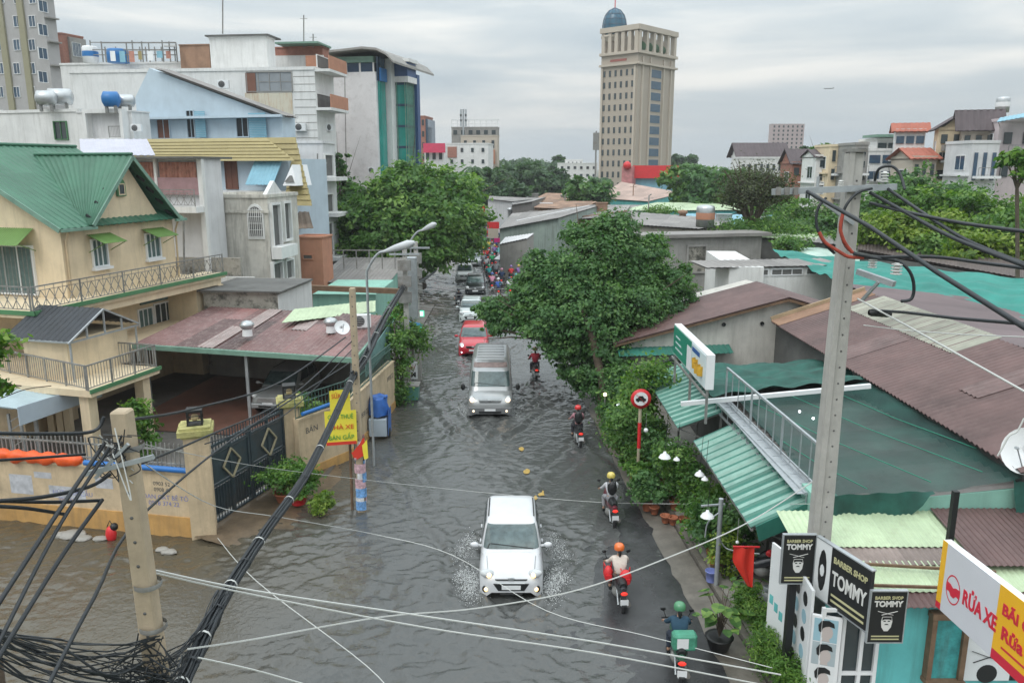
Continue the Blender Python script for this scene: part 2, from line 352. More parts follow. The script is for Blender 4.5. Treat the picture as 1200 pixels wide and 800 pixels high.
# worn orange lane marks showing under the shallow water
mk = M('lane_paint',(.42,.28,.07),rough=.4,var=.3,scale=8)
for (px,py) in ((617,552),(625,583),(634,577),(611,525)):
    g = G(px,py,.03); mb = MB(); k = [(.10 + random.uniform(0,.07)) for _ in range(9)]
    top = [Vector((g.x + math.cos(a * 2 * math.pi / 9) * k[a] * .9,g.y + math.sin(a * 2 * math.pi / 9) * k[a] * 1.9,.016 + random.uniform(0,.008))) for a in range(9)]
    mb.add([Vector((g.x,g.y,.024))] + top,[(0,i + 1,(i + 1) % 9 + 1) for i in range(9)]); tag(mb.build('lane_marking',mk),kind='structure')
MT = dict(
 cream=M('cream_plaster',(.68,.56,.39),rough=.85,var=.13,scale=.8,streak=.38,scol=(.32,.26,.18)),
 creamy=M('ochre_plaster',(.50,.29,.10),rough=.85,var=.2,scale=1.5,streak=.5,scol=(.16,.12,.08)),
 wallc=M('boundary_plaster',(.56,.44,.29),rough=.85,var=.18,scale=1.2,streak=.5,scol=(.22,.17,.12),spots=.25,bump=.2,bscale=18),
 green=M('green_roof',(.045,.145,.09),rough=.5,var=.22,scale=.5,panel=.12,streak=.25,scol=(.10,.20,.14)),
 greent=M('green_trim',(.07,.20,.09),rough=.7),
 lime=M('lime_awning',(.13,.24,.06),rough=.6,var=.12,panel=.12),
 iron=M('painted_iron',(.22,.22,.21),rough=.5,var=.3,scale=4,spots=.4,scol=(.12,.07,.04)),
 dark=M('dark_opening',(.012,.014,.016),rough=.5,var=0),
 shutter=M('grey_green_shutter',(.10,.16,.155),rough=.6,var=.2,scale=5),
 white=M('white_plaster',(.70,.70,.69),rough=.85,var=.09,scale=.6,streak=.34,scol=(.26,.25,.22)),
 white2=M('grey_white_plaster',(.62,.62,.63),rough=.85,var=.1,scale=.6,streak=.35,scol=(.28,.27,.25)),
 mossy=M('mossy_concrete',(.33,.31,.27),rough=.9,var=.25,scale=1.5,spots=.9,scol=(.05,.05,.042),bump=.3,bscale=12),
 oldwhite=M('stained_old_plaster',(.56,.54,.49),rough=.9,var=.18,scale=1.,streak=.7,scol=(.13,.12,.10)),
 grey=M('grey_concrete',(.30,.29,.275),rough=.9,var=.2,scale=1.,streak=.4,scol=(.13,.125,.11)),
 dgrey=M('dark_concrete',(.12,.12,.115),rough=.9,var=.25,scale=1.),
 blue=M('pale_blue_plaster',(.48,.57,.64),rough=.85,var=.08,scale=.7,streak=.2,scol=(.3,.36,.4)),
 blues=M('light_blue_shutter',(.20,.40,.50),rough=.6,var=.1),
 lav=M('lavender_sheet',(.46,.46,.53),rough=.6,var=.08,panel=.05),
 khaki=M('khaki_roof',(.30,.245,.105),rough=.6,var=.12,panel=.12),
 brownsh=M('brown_shutter',(.17,.075,.05),rough=.7,var=.15),
 pinksh=M('pink_curtain',(.42,.20,.15),rough=.8,var=.3,scale=3),
 orange=M('orange_plaster',(.46,.22,.14),rough=.85,var=.12,streak=.2),
 maroon=M('maroon_roof',(.112,.064,.060),rough=.5,var=.28,scale=.7,panel=.17,streak=.3,scol=(.19,.13,.12),spots=.15),
 maroon2=M('faded_maroon_roof',(.17,.085,.080),rough=.42,var=.25,scale=.5,panel=.6,streak=.5,scol=(.42,.34,.31)),
 silver=M('zinc',(.5,.52,.53),rough=.35,metal=.7,var=.15,scale=2),
 tealgut=M('green_gutter',(.16,.28,.22),rough=.6,var=.2,scale=2),
 awng=M('green_awning_sheet',(.035,.17,.13),rough=.45,var=.2,scale=1.2,panel=.15,streak=.3,scol=(.10,.24,.19)),
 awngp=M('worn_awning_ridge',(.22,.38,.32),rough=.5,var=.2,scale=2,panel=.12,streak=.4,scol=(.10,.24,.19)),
 mint=M('mint_plaster',(.24,.46,.38),rough=.85,var=.12,scale=.8,streak=.4,scol=(.13,.22,.18)),
 pale=M('pale_green_sheet',(.46,.56,.37),rough=.5,var=.12,scale=1.,panel=.12,streak=.35,scol=(.24,.25,.16)),
 tealw=M('teal_wall',(.12,.47,.47),rough=.7,var=.12,scale=1.,streak=.5,scol=(.06,.16,.15)),
 net=M('green_net',(.014,.082,.064),rough=.75,var=.45,scale=1.4),
 nett=M('teal_net',(.025,.21,.175),rough=.7,var=.25,scale=.5),
 glassb=M('window_glass',(.03,.045,.05),rough=.08,var=0,spec=.7),
 glasst=M('teal_glass',(.02,.26,.22),rough=.12,var=.25,scale=.25,spec=.8),
 glassd=M('dark_blue_glass',(.03,.07,.12),rough=.1,var=.3,scale=.3,spec=.8),
 red=M('red_paint',(.62,.025,.03),rough=.45,var=.08),
 yellow=M('yellow_paint',(.80,.50,.03),rough=.5,var=.05),
 whitep=M('white_paint',(.74,.75,.76),rough=.5,var=.04),
 black=M('black_paint',(.012,.013,.014),rough=.45,var=0),
 rub=M('black_rubber',(.014,.014,.015),rough=.65,var=0),
 cable=M('black_cable',(.016,.02,.024),rough=.5,var=.25,scale=6),
 wirew=M('pale_wire',(.55,.56,.54),rough=.5,var=0),
 pole=M('pole_concrete',(.42,.34,.24),rough=.9,var=.15,scale=3,streak=.3,scol=(.2,.17,.13),bump=.2,bscale=30),
 pole2=M('pole_concrete_grey',(.40,.39,.365),rough=.85,var=.13,scale=3,streak=.35,scol=(.24,.23,.20),bump=.2,bscale=30),
 steel=M('galvanised_steel',(.42,.45,.47),rough=.4,metal=.5,var=.15,scale=5),
 wood=M('old_wood',(.16,.10,.06),rough=.8,var=.3,scale=4),
 rooft=M('red_tile',(.36,.11,.07),rough=.7,var=.12,panel=.1),
 roofb=M('brown_tile',(.085,.065,.07),rough=.7,var=.15,panel=.1),
 roofg=M('grey_sheet_roof',(.23,.215,.205),rough=.55,var=.2,scale=.4,panel=.22,streak=.4,scol=(.12,.10,.09)),
 rust=M('rusty_sheet',(.26,.155,.10),rough=.7,var=.3,scale=.6,panel=.3,streak=.4,scol=(.2,.1,.06)),
 tan=M('tan_stone',(.40,.345,.285),rough=.8,var=.05,scale=.1),
 tancol=M('tan_trim',(.48,.42,.35),rough=.8,var=.05,scale=.1),
 brick=M('brick',(.33,.15,.11),rough=.85,var=.2,scale=3),
 skin=M('skin',(.42,.25,.17),rough=.6,var=0),
 terra=M('terracotta',(.36,.12,.06),rough=.8,var=.2),
)
def leafmat(name,c1,c2,c3,trans=.35):
    m = bpy.data.materials.new(name); m.use_nodes = True; t = m.node_tree; n = t.nodes; l = t.links; n.clear()
    at = n.new('ShaderNodeAttribute'); at.attribute_name = 'rnd'; cr = n.new('ShaderNodeValToRGB'); e = cr.color_ramp.elements
    e[0].position = .1; e[0].color = (*c1,1); e[1].position = .92; e[1].color = (*c3,1); q = cr.color_ramp.elements.new(.55); q.color = (*c2,1)
    l.new(at.outputs['Fac'],cr.inputs[0])
    d = n.new('ShaderNodeBsdfPrincipled'); d.inputs['Roughness'].default_value = .5; d.inputs['Specular IOR Level'].default_value = .35; l.new(cr.outputs[0],d.inputs['Base Color'])
    tr = n.new('ShaderNodeBsdfTranslucent'); sc = n.new('ShaderNodeMix'); sc.data_type = 'RGBA'; sc.blend_type = 'MULTIPLY'; sc.inputs[0].default_value = 1; l.new(cr.outputs[0],sc.inputs[6]); sc.inputs[7].default_value = (1.3,1.5,.6,1); l.new(sc.outputs[2],tr.inputs[0])
    mx = n.new('ShaderNodeMixShader'); mx.inputs[0].default_value = trans; l.new(d.outputs[0],mx.inputs[1]); l.new(tr.outputs[0],mx.inputs[2])
    o = n.new('ShaderNodeOutputMaterial'); l.new(mx.outputs[0],o.inputs[0]); return m
LF = dict(
 dark=leafmat('leaf_deep',(.042,.105,.038),(.080,.180,.058),(.155,.27,.09)),
 mid=leafmat('leaf_mid',(.046,.12,.03),(.098,.205,.046),(.21,.33,.08)),
 bright=leafmat('leaf_bright',(.045,.12,.022),(.09,.20,.03),(.20,.31,.06)),
 yel=leafmat('leaf_yellowish',(.07,.14,.02),(.15,.24,.03),(.28,.36,.07)),
 far=leafmat('leaf_far',(.034,.080,.040),(.060,.12,.055),(.095,.165,.07)),
 grey=leafmat('leaf_sparse',(.045,.05,.03),(.07,.085,.04),(.10,.13,.05)))
bark = M('bark',(.10,.075,.055),rough=.95,var=.35,scale=5,bump=.6,bscale=20)
def leaves(name,parent,blobs,n,size,mat,clump=.16,gap=.25,shell=.55,asp=.55):
    """a crown of n single leaves gathered in clumps; blobs = [(centre, (rx, ry, rz))], world coordinates"""
    bl = np.array([[*c,*r] for c,r in blobs],float); wv = (bl[:,3] * bl[:,4] * bl[:,5]) ** .67; wv /= wv.sum()
    nc = max(12,n // 26); which = rng.choice(len(bl),nc,p=wv); B = bl[which]
    d = rng.standard_normal((nc,3)); d /= np.linalg.norm(d,axis=1)[:,None]; rad = shell + (1 - shell) * rng.random(nc) ** .6; rad *= 1 + rng.normal(0,.17,nc)
    cc = B[:,:3] + d * B[:,3:] * rad[:,None]
    keep = rng.random(nc) > gap * (rng.random(nc)); cc = cc[keep]; d = d[keep]; B = B[keep]
    crnd = rng.random(len(cc)); csz = (.6 + .8 * rng.random(len(cc))) * clump * B[:,3:].mean(1)
    per = rng.integers(0,len(cc),n); off = rng.standard_normal((n,3)) * csz[per][:,None]; off[:,2] *= .6
    P = cc[per] + off; u = rng.standard_normal((n,3)); nor = d[per] * .7 + rng.standard_normal((n,3)) * .6 + np.array([0,0,.7]); nor /= np.linalg.norm(nor,axis=1)[:,None]
    u -= nor * (u * nor).sum(1)[:,None]; u /= np.linalg.norm(u,axis=1)[:,None]; v = np.cross(nor,u); s = size * (.6 + .8 * rng.random(n))[:,None]
    droop = np.array([0,0,-.18]) * s
    q = np.stack([P - u * s,P + v * s * asp + droop * .2,P + u * s + droop,P - v * s * asp + droop * .2],1).reshape(-1,3)
    org = np.array(wloc(parent)) if parent else q.mean(0) * 0
    q -= org; q = q.astype(np.float32); me = bpy.data.meshes.new(name); me.vertices.add(n * 4); me.vertices.foreach_set('co',q.ravel()); me.loops.add(n * 4); me.loops.foreach_set('vertex_index',np.arange(n * 4,dtype=np.int32))
    me.polygons.add(n); me.polygons.foreach_set('loop_start',np.arange(n,dtype=np.int32) * 4); me.update(calc_edges=True)
    a = me.attributes.new('rnd','FLOAT','FACE'); val = np.clip(crnd[per] * .7 + rng.random(n) * .3,0,1); a.data.foreach_set('value',val.astype(np.float32)); me.materials.append(mat)
    o = bpy.data.objects.new(name,me); COL.objects.link(o); o.parent = parent; return o
def limbs(parent,base,blobs,r0,name='trunk',lean=(0,0),fork=.4,n=9,mat=None,tw=.5):
    mb = MB(); base = Vector(base); cs = [Vector(c) for c,r in blobs]; mid = sum(cs,Vector()) / len(cs); top = base.lerp(mid,fork) + Vector((lean[0],lean[1],0))
    mb.tube([base + Vector((0,0,-.3)),base + Vector((0,0,.1)),base.lerp(top,.5) + Vector((random.uniform(-.1,.1),random.uniform(-.1,.1),0)),top],[r0 * 1.35,r0 * 1.1,r0 * .85,r0 * .7],10)
    for c in cs:
        m = top.lerp(c,.5) + Vector((random.uniform(-.3,.3),random.uniform(-.3,.3),.3)) * (c - top).length * .2
        mb.tube([top,m,c],[r0 * .55,r0 * .3,r0 * .12],7)
        for _ in range(max(0,n // len(cs))):
            e = c + Vector((random.gauss(0,1),random.gauss(0,1),random.gauss(.3,.7))).normalized() * (c - top).length * tw; mb.tube([m,m.lerp(e,.6) + Vector((0,0,.1)),e],[r0 * .25,r0 * .12,r0 * .04],5)
    return mb.build(name,mat or bark,parent)
def tree(name,label,base,blobs,nl,size,mat,r0=.18,cat='tree',group=None,**k):
    t = thing(name,label,cat,base,0,group); lk = {a: k.pop(a) for a in ('lean','fork','n') if a in k}
    limbs(t,base,blobs,r0,**lk); leaves('crown',t,blobs,nl,size,mat,**k); return t
def rblobs(c,r,n,sub=.5,seed=0,flat=.8):
    g = random.Random(seed); out = []
    for i in range(n):
        a = 2 * math.pi * (i + g.random() * .6) / n * 1.62; q = g.uniform(.25,1 - sub * .6); h = g.uniform(-.75,1 - sub * .5)
        k = sub * g.uniform(.75,1.2); out.append(((c[0] + math.cos(a) * q * r[0],c[1] + math.sin(a) * q * r[1],c[2] + h * r[2] * .8),(r[0] * k,r[1] * k,r[2] * k * flat)))
    return out
# ================================================================ helpers for houses
def win(W,parent,s0,s1,z0,z1,n=0.,fr='whitep',pane='glassb',fw=.07,nx=2,nz_=1,dep=.1,sill=None,shut=None,name='window'):
    """frame standing out of the wall, the pane set back inside it"""
    s0,s1 = min(s0,s1),max(s0,s1); mb = MB(); w = fw
    W.box(mb,s0 - w,s1 + w,z1,z1 + w,n + .002,n + dep); W.box(mb,s0 - w,s1 + w,z0 - w,z0,n + .002,n + dep)
    W.box(mb,s0 - w,s0,z0,z1,n + .002,n + dep); W.box(mb,s1,s1 + w,z0,z1,n + .002,n + dep)
    for i in range(1,nx): c = s0 + (s1 - s0) * i / nx; W.box(mb,c - w * .35,c + w * .35,z0,z1,n + .004,n + dep * .6)
    for i in range(1,nz_): c = z0 + (z1 - z0) * i / nz_; W.box(mb,s0,s1,c - w * .3,c + w * .3,n + .006,n + dep * .55)
    if sill: W.box(mb,s0 - .15,s1 + .15,z0 - w - .12,z0 - w - .003,n + .002,n + dep + .12)
    o = mb.build(name,MT[fr] if isinstance(fr,str) else fr,parent)
    p = MB(); W.box(p,s0,s1,z0,z1,n + .001,n + .022); p.build('pane',MT[pane] if isinstance(pane,str) else pane,o)
    if shut:
        h = MB(); 
        for (a,b) in shut: W.box(h,s0 + (s1 - s0) * a,s0 + (s1 - s0) * b,z0,z1,n + dep * .6,n + dep * .6 + .03)
        h.build('shutter',MT['shutter'],o)
    return o
def wrect(W,parent,x0,y0,x1,y1,n=0.,**k):
    s0,s1,z0,z1 = W.rect(x0,y0,x1,y1,n); return win(W,parent,s0,s1,z0,z1,n,**k)
def wbox(W,name,parent,mat,s0,s1,z0,z1,n0,n1,**k):
    mb = MB(); W.box(mb,s0,s1,z0,z1,n0,n1); return mb.build(name,MT[mat] if isinstance(mat,str) else mat,parent,**k)
def railing(W,parent,s0,s1,z,h,n,mat='iron',step=.14,style='bars',posts=2.,name='railing'):
    mb = MB(); P = W.p
    mb.bar(P(s0,z + h,n),P(s1,z + h,n),.05); mb.bar(P(s0,z + .08,n),P(s1,z + .08,n),.03)
    k = max(1,int(abs(s1 - s0) / posts + .5))
    for i in range(k + 1): s = s0 + (s1 - s0) * i / k; mb.bar(P(s,z,n),P(s,z + h + .03,n),.05)
    m = max(1,int(abs(s1 - s0) / step))
    if style == 'cross':
        m = max(1,int(abs(s1 - s0) / .42))
        mb.bar(P(s0,z + h * .82,n),P(s1,z + h * .82,n),.025)
        for i in range(m):
            a = s0 + (s1 - s0) * i / m; b = s0 + (s1 - s0) * (i + 1) / m; c = (a + b) / 2
            mb.bar(P(a,z + .08,n),P(b,z + h * .82,n),.022); mb.bar(P(b,z + .08,n),P(a,z + h * .82,n),.022); mb.bar(P(c,z + .08,n),P(c,z + h,n),.016)
    else:
        for i in range(1,m): s = s0 + (s1 - s0) * i / m; mb.bar(P(s,z + .08,n),P(s,z + h,n),.018)
    return mb.build(name,MT[mat],parent)
# ================================================================ the cream house with the green roof
FA = Wall((-18.9,33.5),(-16.3,43.2)); H = FA.p
FB = Wall((-18.9,33.5),(-18.9 - .966 * 5,33.5 + .26 * 5))
t = thing('green_roofed_house','cream plaster house with ridged green metal roof and long lattice balcony','house',H(0,0,0))
GZ = 8.3; RZ = 11.6; RN = -5.7
mb = MB(); mb.prism([H(0,5.2,0),H(0,GZ,0),H(0,RZ - .1,RN),H(0,GZ,2 * RN),H(0,5.2,2 * RN)],FA.a * 7.1)
mb.prism([H(1.9,GZ - .02,.0),H(4.04,11.0,.0),H(6.15,GZ - .02,.0)],FA.n * -3.5)
mb.build('wall',MT['cream'],t)
mb = MB(); FA.box(mb,.3,9.,0,5.05,-10,-.9); mb.build('lower_wall',MT['cream'],t)
mb = MB(); FA.box(mb,7.3,8.9,0,5.0,-.9,.9); mb.build('wall',MT['cream'],t)
rf = MB(); o = .45
rf.sheet(H(-o,GZ - .22 + .1,o),H(7.5,GZ - .22 + .1,o),H(7.5,RZ + .05,RN),H(-o,RZ + .05,RN),.35,.02,.04)
rf.sheet(H(-o,RZ + .05,RN),H(7.5,RZ + .05,RN),H(7.5,GZ - .2,2 * RN - o),H(-o,GZ - .2,2 * RN - o),.35,.02,.04)
rf.sheet(H(4.04,11.2,o + .1),H(4.04,11.2,-4.9),H(1.2,GZ - .15 + .08,-.1),H(1.2,GZ - .15 + .08,o + .1),.35,.02,.04)
rf.sheet(H(4.04,11.2,o + .1),H(4.04,11.2,-4.9),H(7.0,GZ - .15 + .08,-.1),H(7.0,GZ - .15 + .08,o + .1),.35,.02,.04)
rf.tube([H(4.04,11.25,o + .12),H(4.04,11.25,-4.9)],.07); rf.tube([H(-o,RZ + .1,RN),H(7.5,RZ + .1,RN)],.08)
ro = rf.build('roof',MT['green'],t)
g = MB()
for a,b in (((-o,GZ - .2,o + .06),(1.5,GZ - .2,o + .06)),((6.7,GZ - .2,o + .06),(7.5,GZ - .2,o + .06))): g.bar(H(*a),H(*b),.12,.12)
g.bar(H(-o - .03,GZ - .2,o),H(-o - .03,RZ - .02,RN),.05,.2); g.bar(H(1.25,GZ - .1,o + .13),H(4.04,11.1,o + .13),.05,.16); g.bar(H(6.95,GZ - .1,o + .13),H(4.04,11.1,o + .13),.05,.16)
g.build('gutter',MT['tealgut'],t)
for s in (.15,7.15): dp = MB(); dp.tube([H(s - .02,GZ - .3,.3),H(s,GZ - .7,.1),H(s,5.2,.08)],.05,6); dp.build('drainpipe',MT['wallc'],t)
for sgn in (1,-1):
    for k in range(4):
        mm = MB(); q = .2 + k * .22; s = 4.04 + sgn * (q * 2.6 + .3); z = 11.1 - (q * 2.6 + .3) * .95; mm.bar(H(s,z - .05,.02),H(s,z - .3,o * .9),.05,.12); mm.build('eave_bracket',MT['dark'],t)
for (x0,y0,x1,y1) in ((108,281,124,311),(171,274,186,301)):
    s0,s1,z0,z1 = FA.rect(x0,y0,x1,y1); w_ = win(FA,t,s0,s1,z0,z1,fr='whitep',pane='shutter',nx=3,dep=.1,sill=1)
    am_ = MB(); am_.sheet(H(s0 - .25,z1 + .28,.04),H(s1 + .35,z1 + .28,.04),H(s1 + .35,z1 - .08,.95),H(s0 - .25,z1 - .08,.95),.12,.012,.01)
    for s in (s0 - .2,s1 + .3): am_.bar(H(s,z1 - .5,.03),H(s,z1 - .1,.85),.03)
    am_.build('awning',MT['lime'],t)
s0,s1,z0,z1 = FA.rect(135,211,145,230)
a_ = MB(); pts = [H(s0,z0,.01),H(s1,z0,.01)] + [H((s0 + s1) / 2 + (s1 - s0) / 2 * math.cos(k * math.pi / 8),z1 - .3 + .38 * math.sin(k * math.pi / 8),.01) for k in range(9)]
a_.prism(pts,FA.n * .1); w_ = a_.build('window',MT['greent'],t)
win(FA,w_,s0 + .12,s1 - .12,z0 + .1,z1 - .2,.1,fr='cream',pane='glassb',fw=.05,nx=2,nz_=2,dep=.03,name='sash')
# front (lane side) door with its lime awning
s0,s1,z0,z1 = FB.rect(-9,288,27,336); s0 = .95
wd = win(FB,t,1.55,3.9,5.35,7.35,fr='whitep',pane='shutter',nx=3,dep=.12)
gr_ = MB()
for k in range(12): q = 1.55 + 2.35 * k / 11; gr_.bar(FB.p(q,5.35,.14),FB.p(q,7.35,.14),.02)
gr_.build('window_grille',MT['iron'],wd)
am_ = MB(); am_.sheet(FB.p(1.3,8.15,.05),FB.p(4.6,8.15,.05),FB.p(4.6,7.5,1.0),FB.p(1.3,7.5,1.0),.12,.012,.01); am_.bar(FB.p(1.35,7.2,.03),FB.p(1.35,7.55,.9),.03); am_.build('awning',MT['lime'],t)
# upper balcony, wrapping round the corner
sl = MB(); FA.box(sl,-3.1,9.2,4.95,5.2,-.02,1.35); FA.box(sl,-3.1,-.01,4.95,5.2,-9,-.03); sl.build('balcony_slab',MT['cream'],t)
tr = MB(); FA.box(tr,-3.16,9.26,5.08,5.25,1.352,1.43); FA.box(tr,-3.17,-3.102,5.08,5.25,-9,1.43); tr.build('slab_edging',MT['greent'],t)
railing(FA,t,-3.05,9.1,5.22,.95,1.3,style='cross',posts=2.4)
W2 = Wall((H(-3.05,0,1.3).x,H(-3.05,0,1.3).y),(H(-3.05,0,-9).x,H(-3.05,0,-9).y)); railing(W2,t,.12,10,5.22,.95,0,style='cross',posts=2.)
bm_ = MB(); FA.box(bm_,-3.0,9.0,4.6,4.948,.9,1.2); FA.box(bm_,8.7,9.1,0,4.6,.75,1.25); bm_.build('beam',MT['cream'],t)
for (px,zb) in ((46,2.9),(57,2.9),(66,2.9)):
    q = D(px,376,31.2); c = MB(); c.box(q.x - .13,q.x + .13,q.y - .13,q.y + .13,0,4.94); c.build('column',MT['cream'],t)
# first floor room, its windows, lower terrace
s0,s1,z0,z1 = FA.rect(182,354,208,388,-.88)
win(FA,t,s0,s1,z0,z1,-.9,fr='whitep',pane='glassb',nx=4,dep=.08)
s0,s1,z0,z1 = FA.rect(163,362,179,390,-.88); win(FA,t,s0,s1,z0,z1,-.9,fr='whitep',pane='shutter',nx=3,dep=.08)
s0,s1,z0,z1 = FA.rect(163,340,204,353,-.88); wbox(FA,'vent_panel',t,'shutter',s0,s1,z0,z1,-.9 + .001,-.84)
sl = MB(); FA.box(sl,-5.0,-1.4,2.65,2.9,-8,5.4); FA.box(sl,-1.39,9,2.65,2.9,-.9,1.9); sl.build('terrace_slab',MT['cream'],t)
tr = MB(); FA.box(tr,-5.06,-1.34,2.8,2.94,5.402,5.46); tr.build('slab_edging',MT['greent'],t)
railing(FA,t,-5.,-1.45,2.9,.9,5.3,posts=1.2); 
W3 = Wall((H(-1.45,0,5.3).x,H(-1.45,0,5.3).y),(H(-1.45,0,2.).x,H(-1.45,0,2.).y)); railing(W3,t,.1,3.3,2.9,.9,0,posts=1.2)
W3 = Wall((H(-5,0,5.3).x,H(-5,0,5.3).y),(H(-5,0,0.).x,H(-5,0,-6.).y)); railing(W3,t,.1,11,2.9,.9,0,posts=1.2)
rm = MB(); FA.box(rm,-4.0,-.9,2.9,4.4,1.6,3.6); rm.build('porch_room',MT['cream'],t)
for (s,n) in ((-1.8,4.85),(-4.6,4.85),(-1.8,.6)):
    c = MB(); FA.box(c,s - .2,s + .2,0,2.648,n - .2,n + .2); c.build('column',MT['cream'],t)
wl = MB(); FA.box(wl,-3.2,-.5,0,2.64,-8,.3); wl.build('ground_floor_wall',MT['wallc'],t)
win(Wall((H(-3.2,0,.3).x,H(-3.2,0,.3).y),(H(-3.2,0,-8).x,H(-3.2,0,-8).y)),t,2.,4.4,.1,2.3,0,fr='iron',pane='dark',nx=5,dep=.05,name='doorway')
# black gabled canopy over the lower terrace
gq = MB(); A0 = H(-4.3,5.45,3.0); A1 = H(-.6,5.45,3.0)
gq.sheet(H(-4.3,4.45,1.0),H(-4.3,4.45,4.0),H(-2.5,5.4,4.0),H(-2.5,5.4,1.0),.25,.015,.02)
gq.sheet(H(-2.5,5.4,1.),H(-2.5,5.4,4.),H(-.7,4.5,4.),H(-.7,4.5,1.),.25,.015,.02)
cp = gq.build('canopy',M('black_sheet_roof',(.02,.024,.03),rough=.5,var=.3,scale=2),t)
ft = MB()
for a,b in (((-4.35,4.4,4.03),(-2.5,5.36,4.03)),((-.65,4.45,4.03),(-2.5,5.36,4.03)),((-4.3,4.4,4.0),(-.7,4.4,4.0)),((-2.5,4.4,4.),(-2.5,5.3,4.)),((-3.4,4.4,4.),(-3.4,4.85,4.)),((-1.6,4.4,4.),(-1.6,4.85,4.)),((-4.2,2.9,3.95),(-4.2,4.4,3.95)),((-.8,2.9,3.95),(-.8,4.4,3.95)),((-4.3,4.42,1.),(-4.3,4.42,4.))): ft.bar(H(*a),H(*b),.06)
ft.build('canopy_frame',MT['steel'],cp)
# ---- pale blue lean-to roof over the lane gate
t = thing('lean_to_canopy','pale blue grey sheet canopy with deep folded fascia in front of cream house','canopy',(-19,28.5,0))
q0,q1 = G(20,479,2.6),G(117,449,2.6); dd = (q1 - q0).normalized(); pp = Vector((-dd.y,dd.x,0))
a0 = q0 - dd * .0; mb = MB(); mb.sheet(q0 + Vector((0,0,-.0)),q0 + pp * 5.2 - dd * .6 + Vector((0,0,.35)),q1 + pp * .8 + Vector((0,0,.12)),q1,.3,.01,.02)
mb.build('canopy_sheet',M('pale_blue_sheet',(.38,.47,.50),rough=.5,var=.1,scale=1.5,streak=.2,scol=(.25,.28,.28)),t)
mb = MB(); mb.sheet(q0 - Vector((5,-1.5,0)),q0,q0 + pp * 5.2 - dd * .6 + Vector((0,0,.35)),q0 + pp * 5.2 - dd * 6 + Vector((0,0,.35)),.3,.01,.02); mb.build('canopy_sheet',MATS['pale_blue_sheet'],t)
mb = MB(); mb.prism([q0 + Vector((0,0,.06)),q1 + Vector((0,0,.06)),q1 - Vector((0,0,.52)),q0 - Vector((0,0,.6))],dd.cross(Vector((0,0,1))) * .04); mb.build('fascia',M('fascia_blue',(.40,.47,.54),rough=.45,var=.06),t)
for s in (.3,.95):
    q = q0.lerp(q1,s * .9) + pp * .4; mb = MB(); mb.bar((q.x,q.y,0),(q.x,q.y,2.5),.1); mb.build('post',MT['steel'],t)
q = q0 + pp * .3 + dd * .3; mb = MB(); mb.bar((q.x - .4,q.y,0),(q.x - .4,q.y,2.3),.08); mb.bar((q.x,q.y,0),(q.x,q.y,2.3),.08)
for z in range(7): mb.bar((q.x - .4,q.y,.2 + z * .3),(q.x,q.y,.45 + z * .3),.03)
mb.build('lattice_post',MT['steel'],t)
# ================================================================ yard, boundary walls, gate
mb = MB(); yard = [(-40,26.5,.06),(-9.6,22.9,.06),(-8.0,26.4,.06),(-6.5,26.2,.06),(-6.1,34,.06),(-6.1,62,.06),(-60,62,.06),(-60,30,.06)]
mb.add(yard,[tuple(range(len(yard)))]); tag(mb.build('yard_ground',M('yard_concrete',(.12,.11,.10),rough=.6,var=.3,scale=.7,spots=.5)),'dark damp yard floor behind the boundary wall',kind='structure')
LW = Wall((-9.45,21.75),(-24,24.6)); LW2 = LW
t = thing('boundary_wall','stained cream boundary wall with ochre base and iron spikes along the flooded lane','wall',LW.p(0,0))
wbox(LW,'wall_face',t,'wallc',.0,14.8,.62,1.95,-.2,0)
wbox(LW,'ochre_base',t,'creamy',-.05,14.8,-.4,.62,-.24,.05)
wbox(LW,'coping',t,'wallc',-.02,14.8,1.952,2.03,-.24,.05)
mb = MB(); LW.box(mb,0,14.5,2.62,2.67,-.12,-.08); LW.box(mb,0,14.5,2.2,2.24,-.12,-.08)
for k in range(100): s = .1 + k * .146; mb.bar(LW.p(s,2.03,-.1),LW.p(s,2.85,-.1),.03)
mb.build('spiked_railing',MT['iron'],t)
# faded stencilled adverts on the wall
ink = M('faded_blue_ink',(.20,.22,.42),rough=.9,var=.5,scale=9); inkk = M('faded_black_ink',(.09,.09,.09),rough=.9,var=.5,scale=9); wash = M('pale_wash',(.46,.47,.50),rough=.9,var=.25,scale=5)
for (x0,y0,x1,y1) in ((12,556,38,578),(112,560,132,572),(58,570,100,584),(40,553,60,560)):
    s0,s1,z0,z1 = LW.rect(x0,y0,x1,y1,.003); mb = MB(); LW.box(mb,s0,s1,z0,z1,.001,.004); mb.build('painted_patch',wash,t)
for (px,py,txt,h,m) in ((189,567,'0903 52',.17,inkk),(190,574,'0908 41',.17,inkk),(194,583,'KHOAN CẮT BÊ TÔNG',.2,ink),(192,590,'0918 374 22',.2,ink),(85,578,'HÚT HẦM CẦU',.2,ink),(78,585,'0937 61',.17,ink),(180,615,'KC 090',.2,inkk),(25,567,'BÁN',.3,wash)):
    s,z = LW.uv(px,py,.01); text(txt,m,t,LW.p(s,z,.003),-LW.a if LW.a.x < 0 else LW.a,(0,0,1),h,'stencil',.0015)
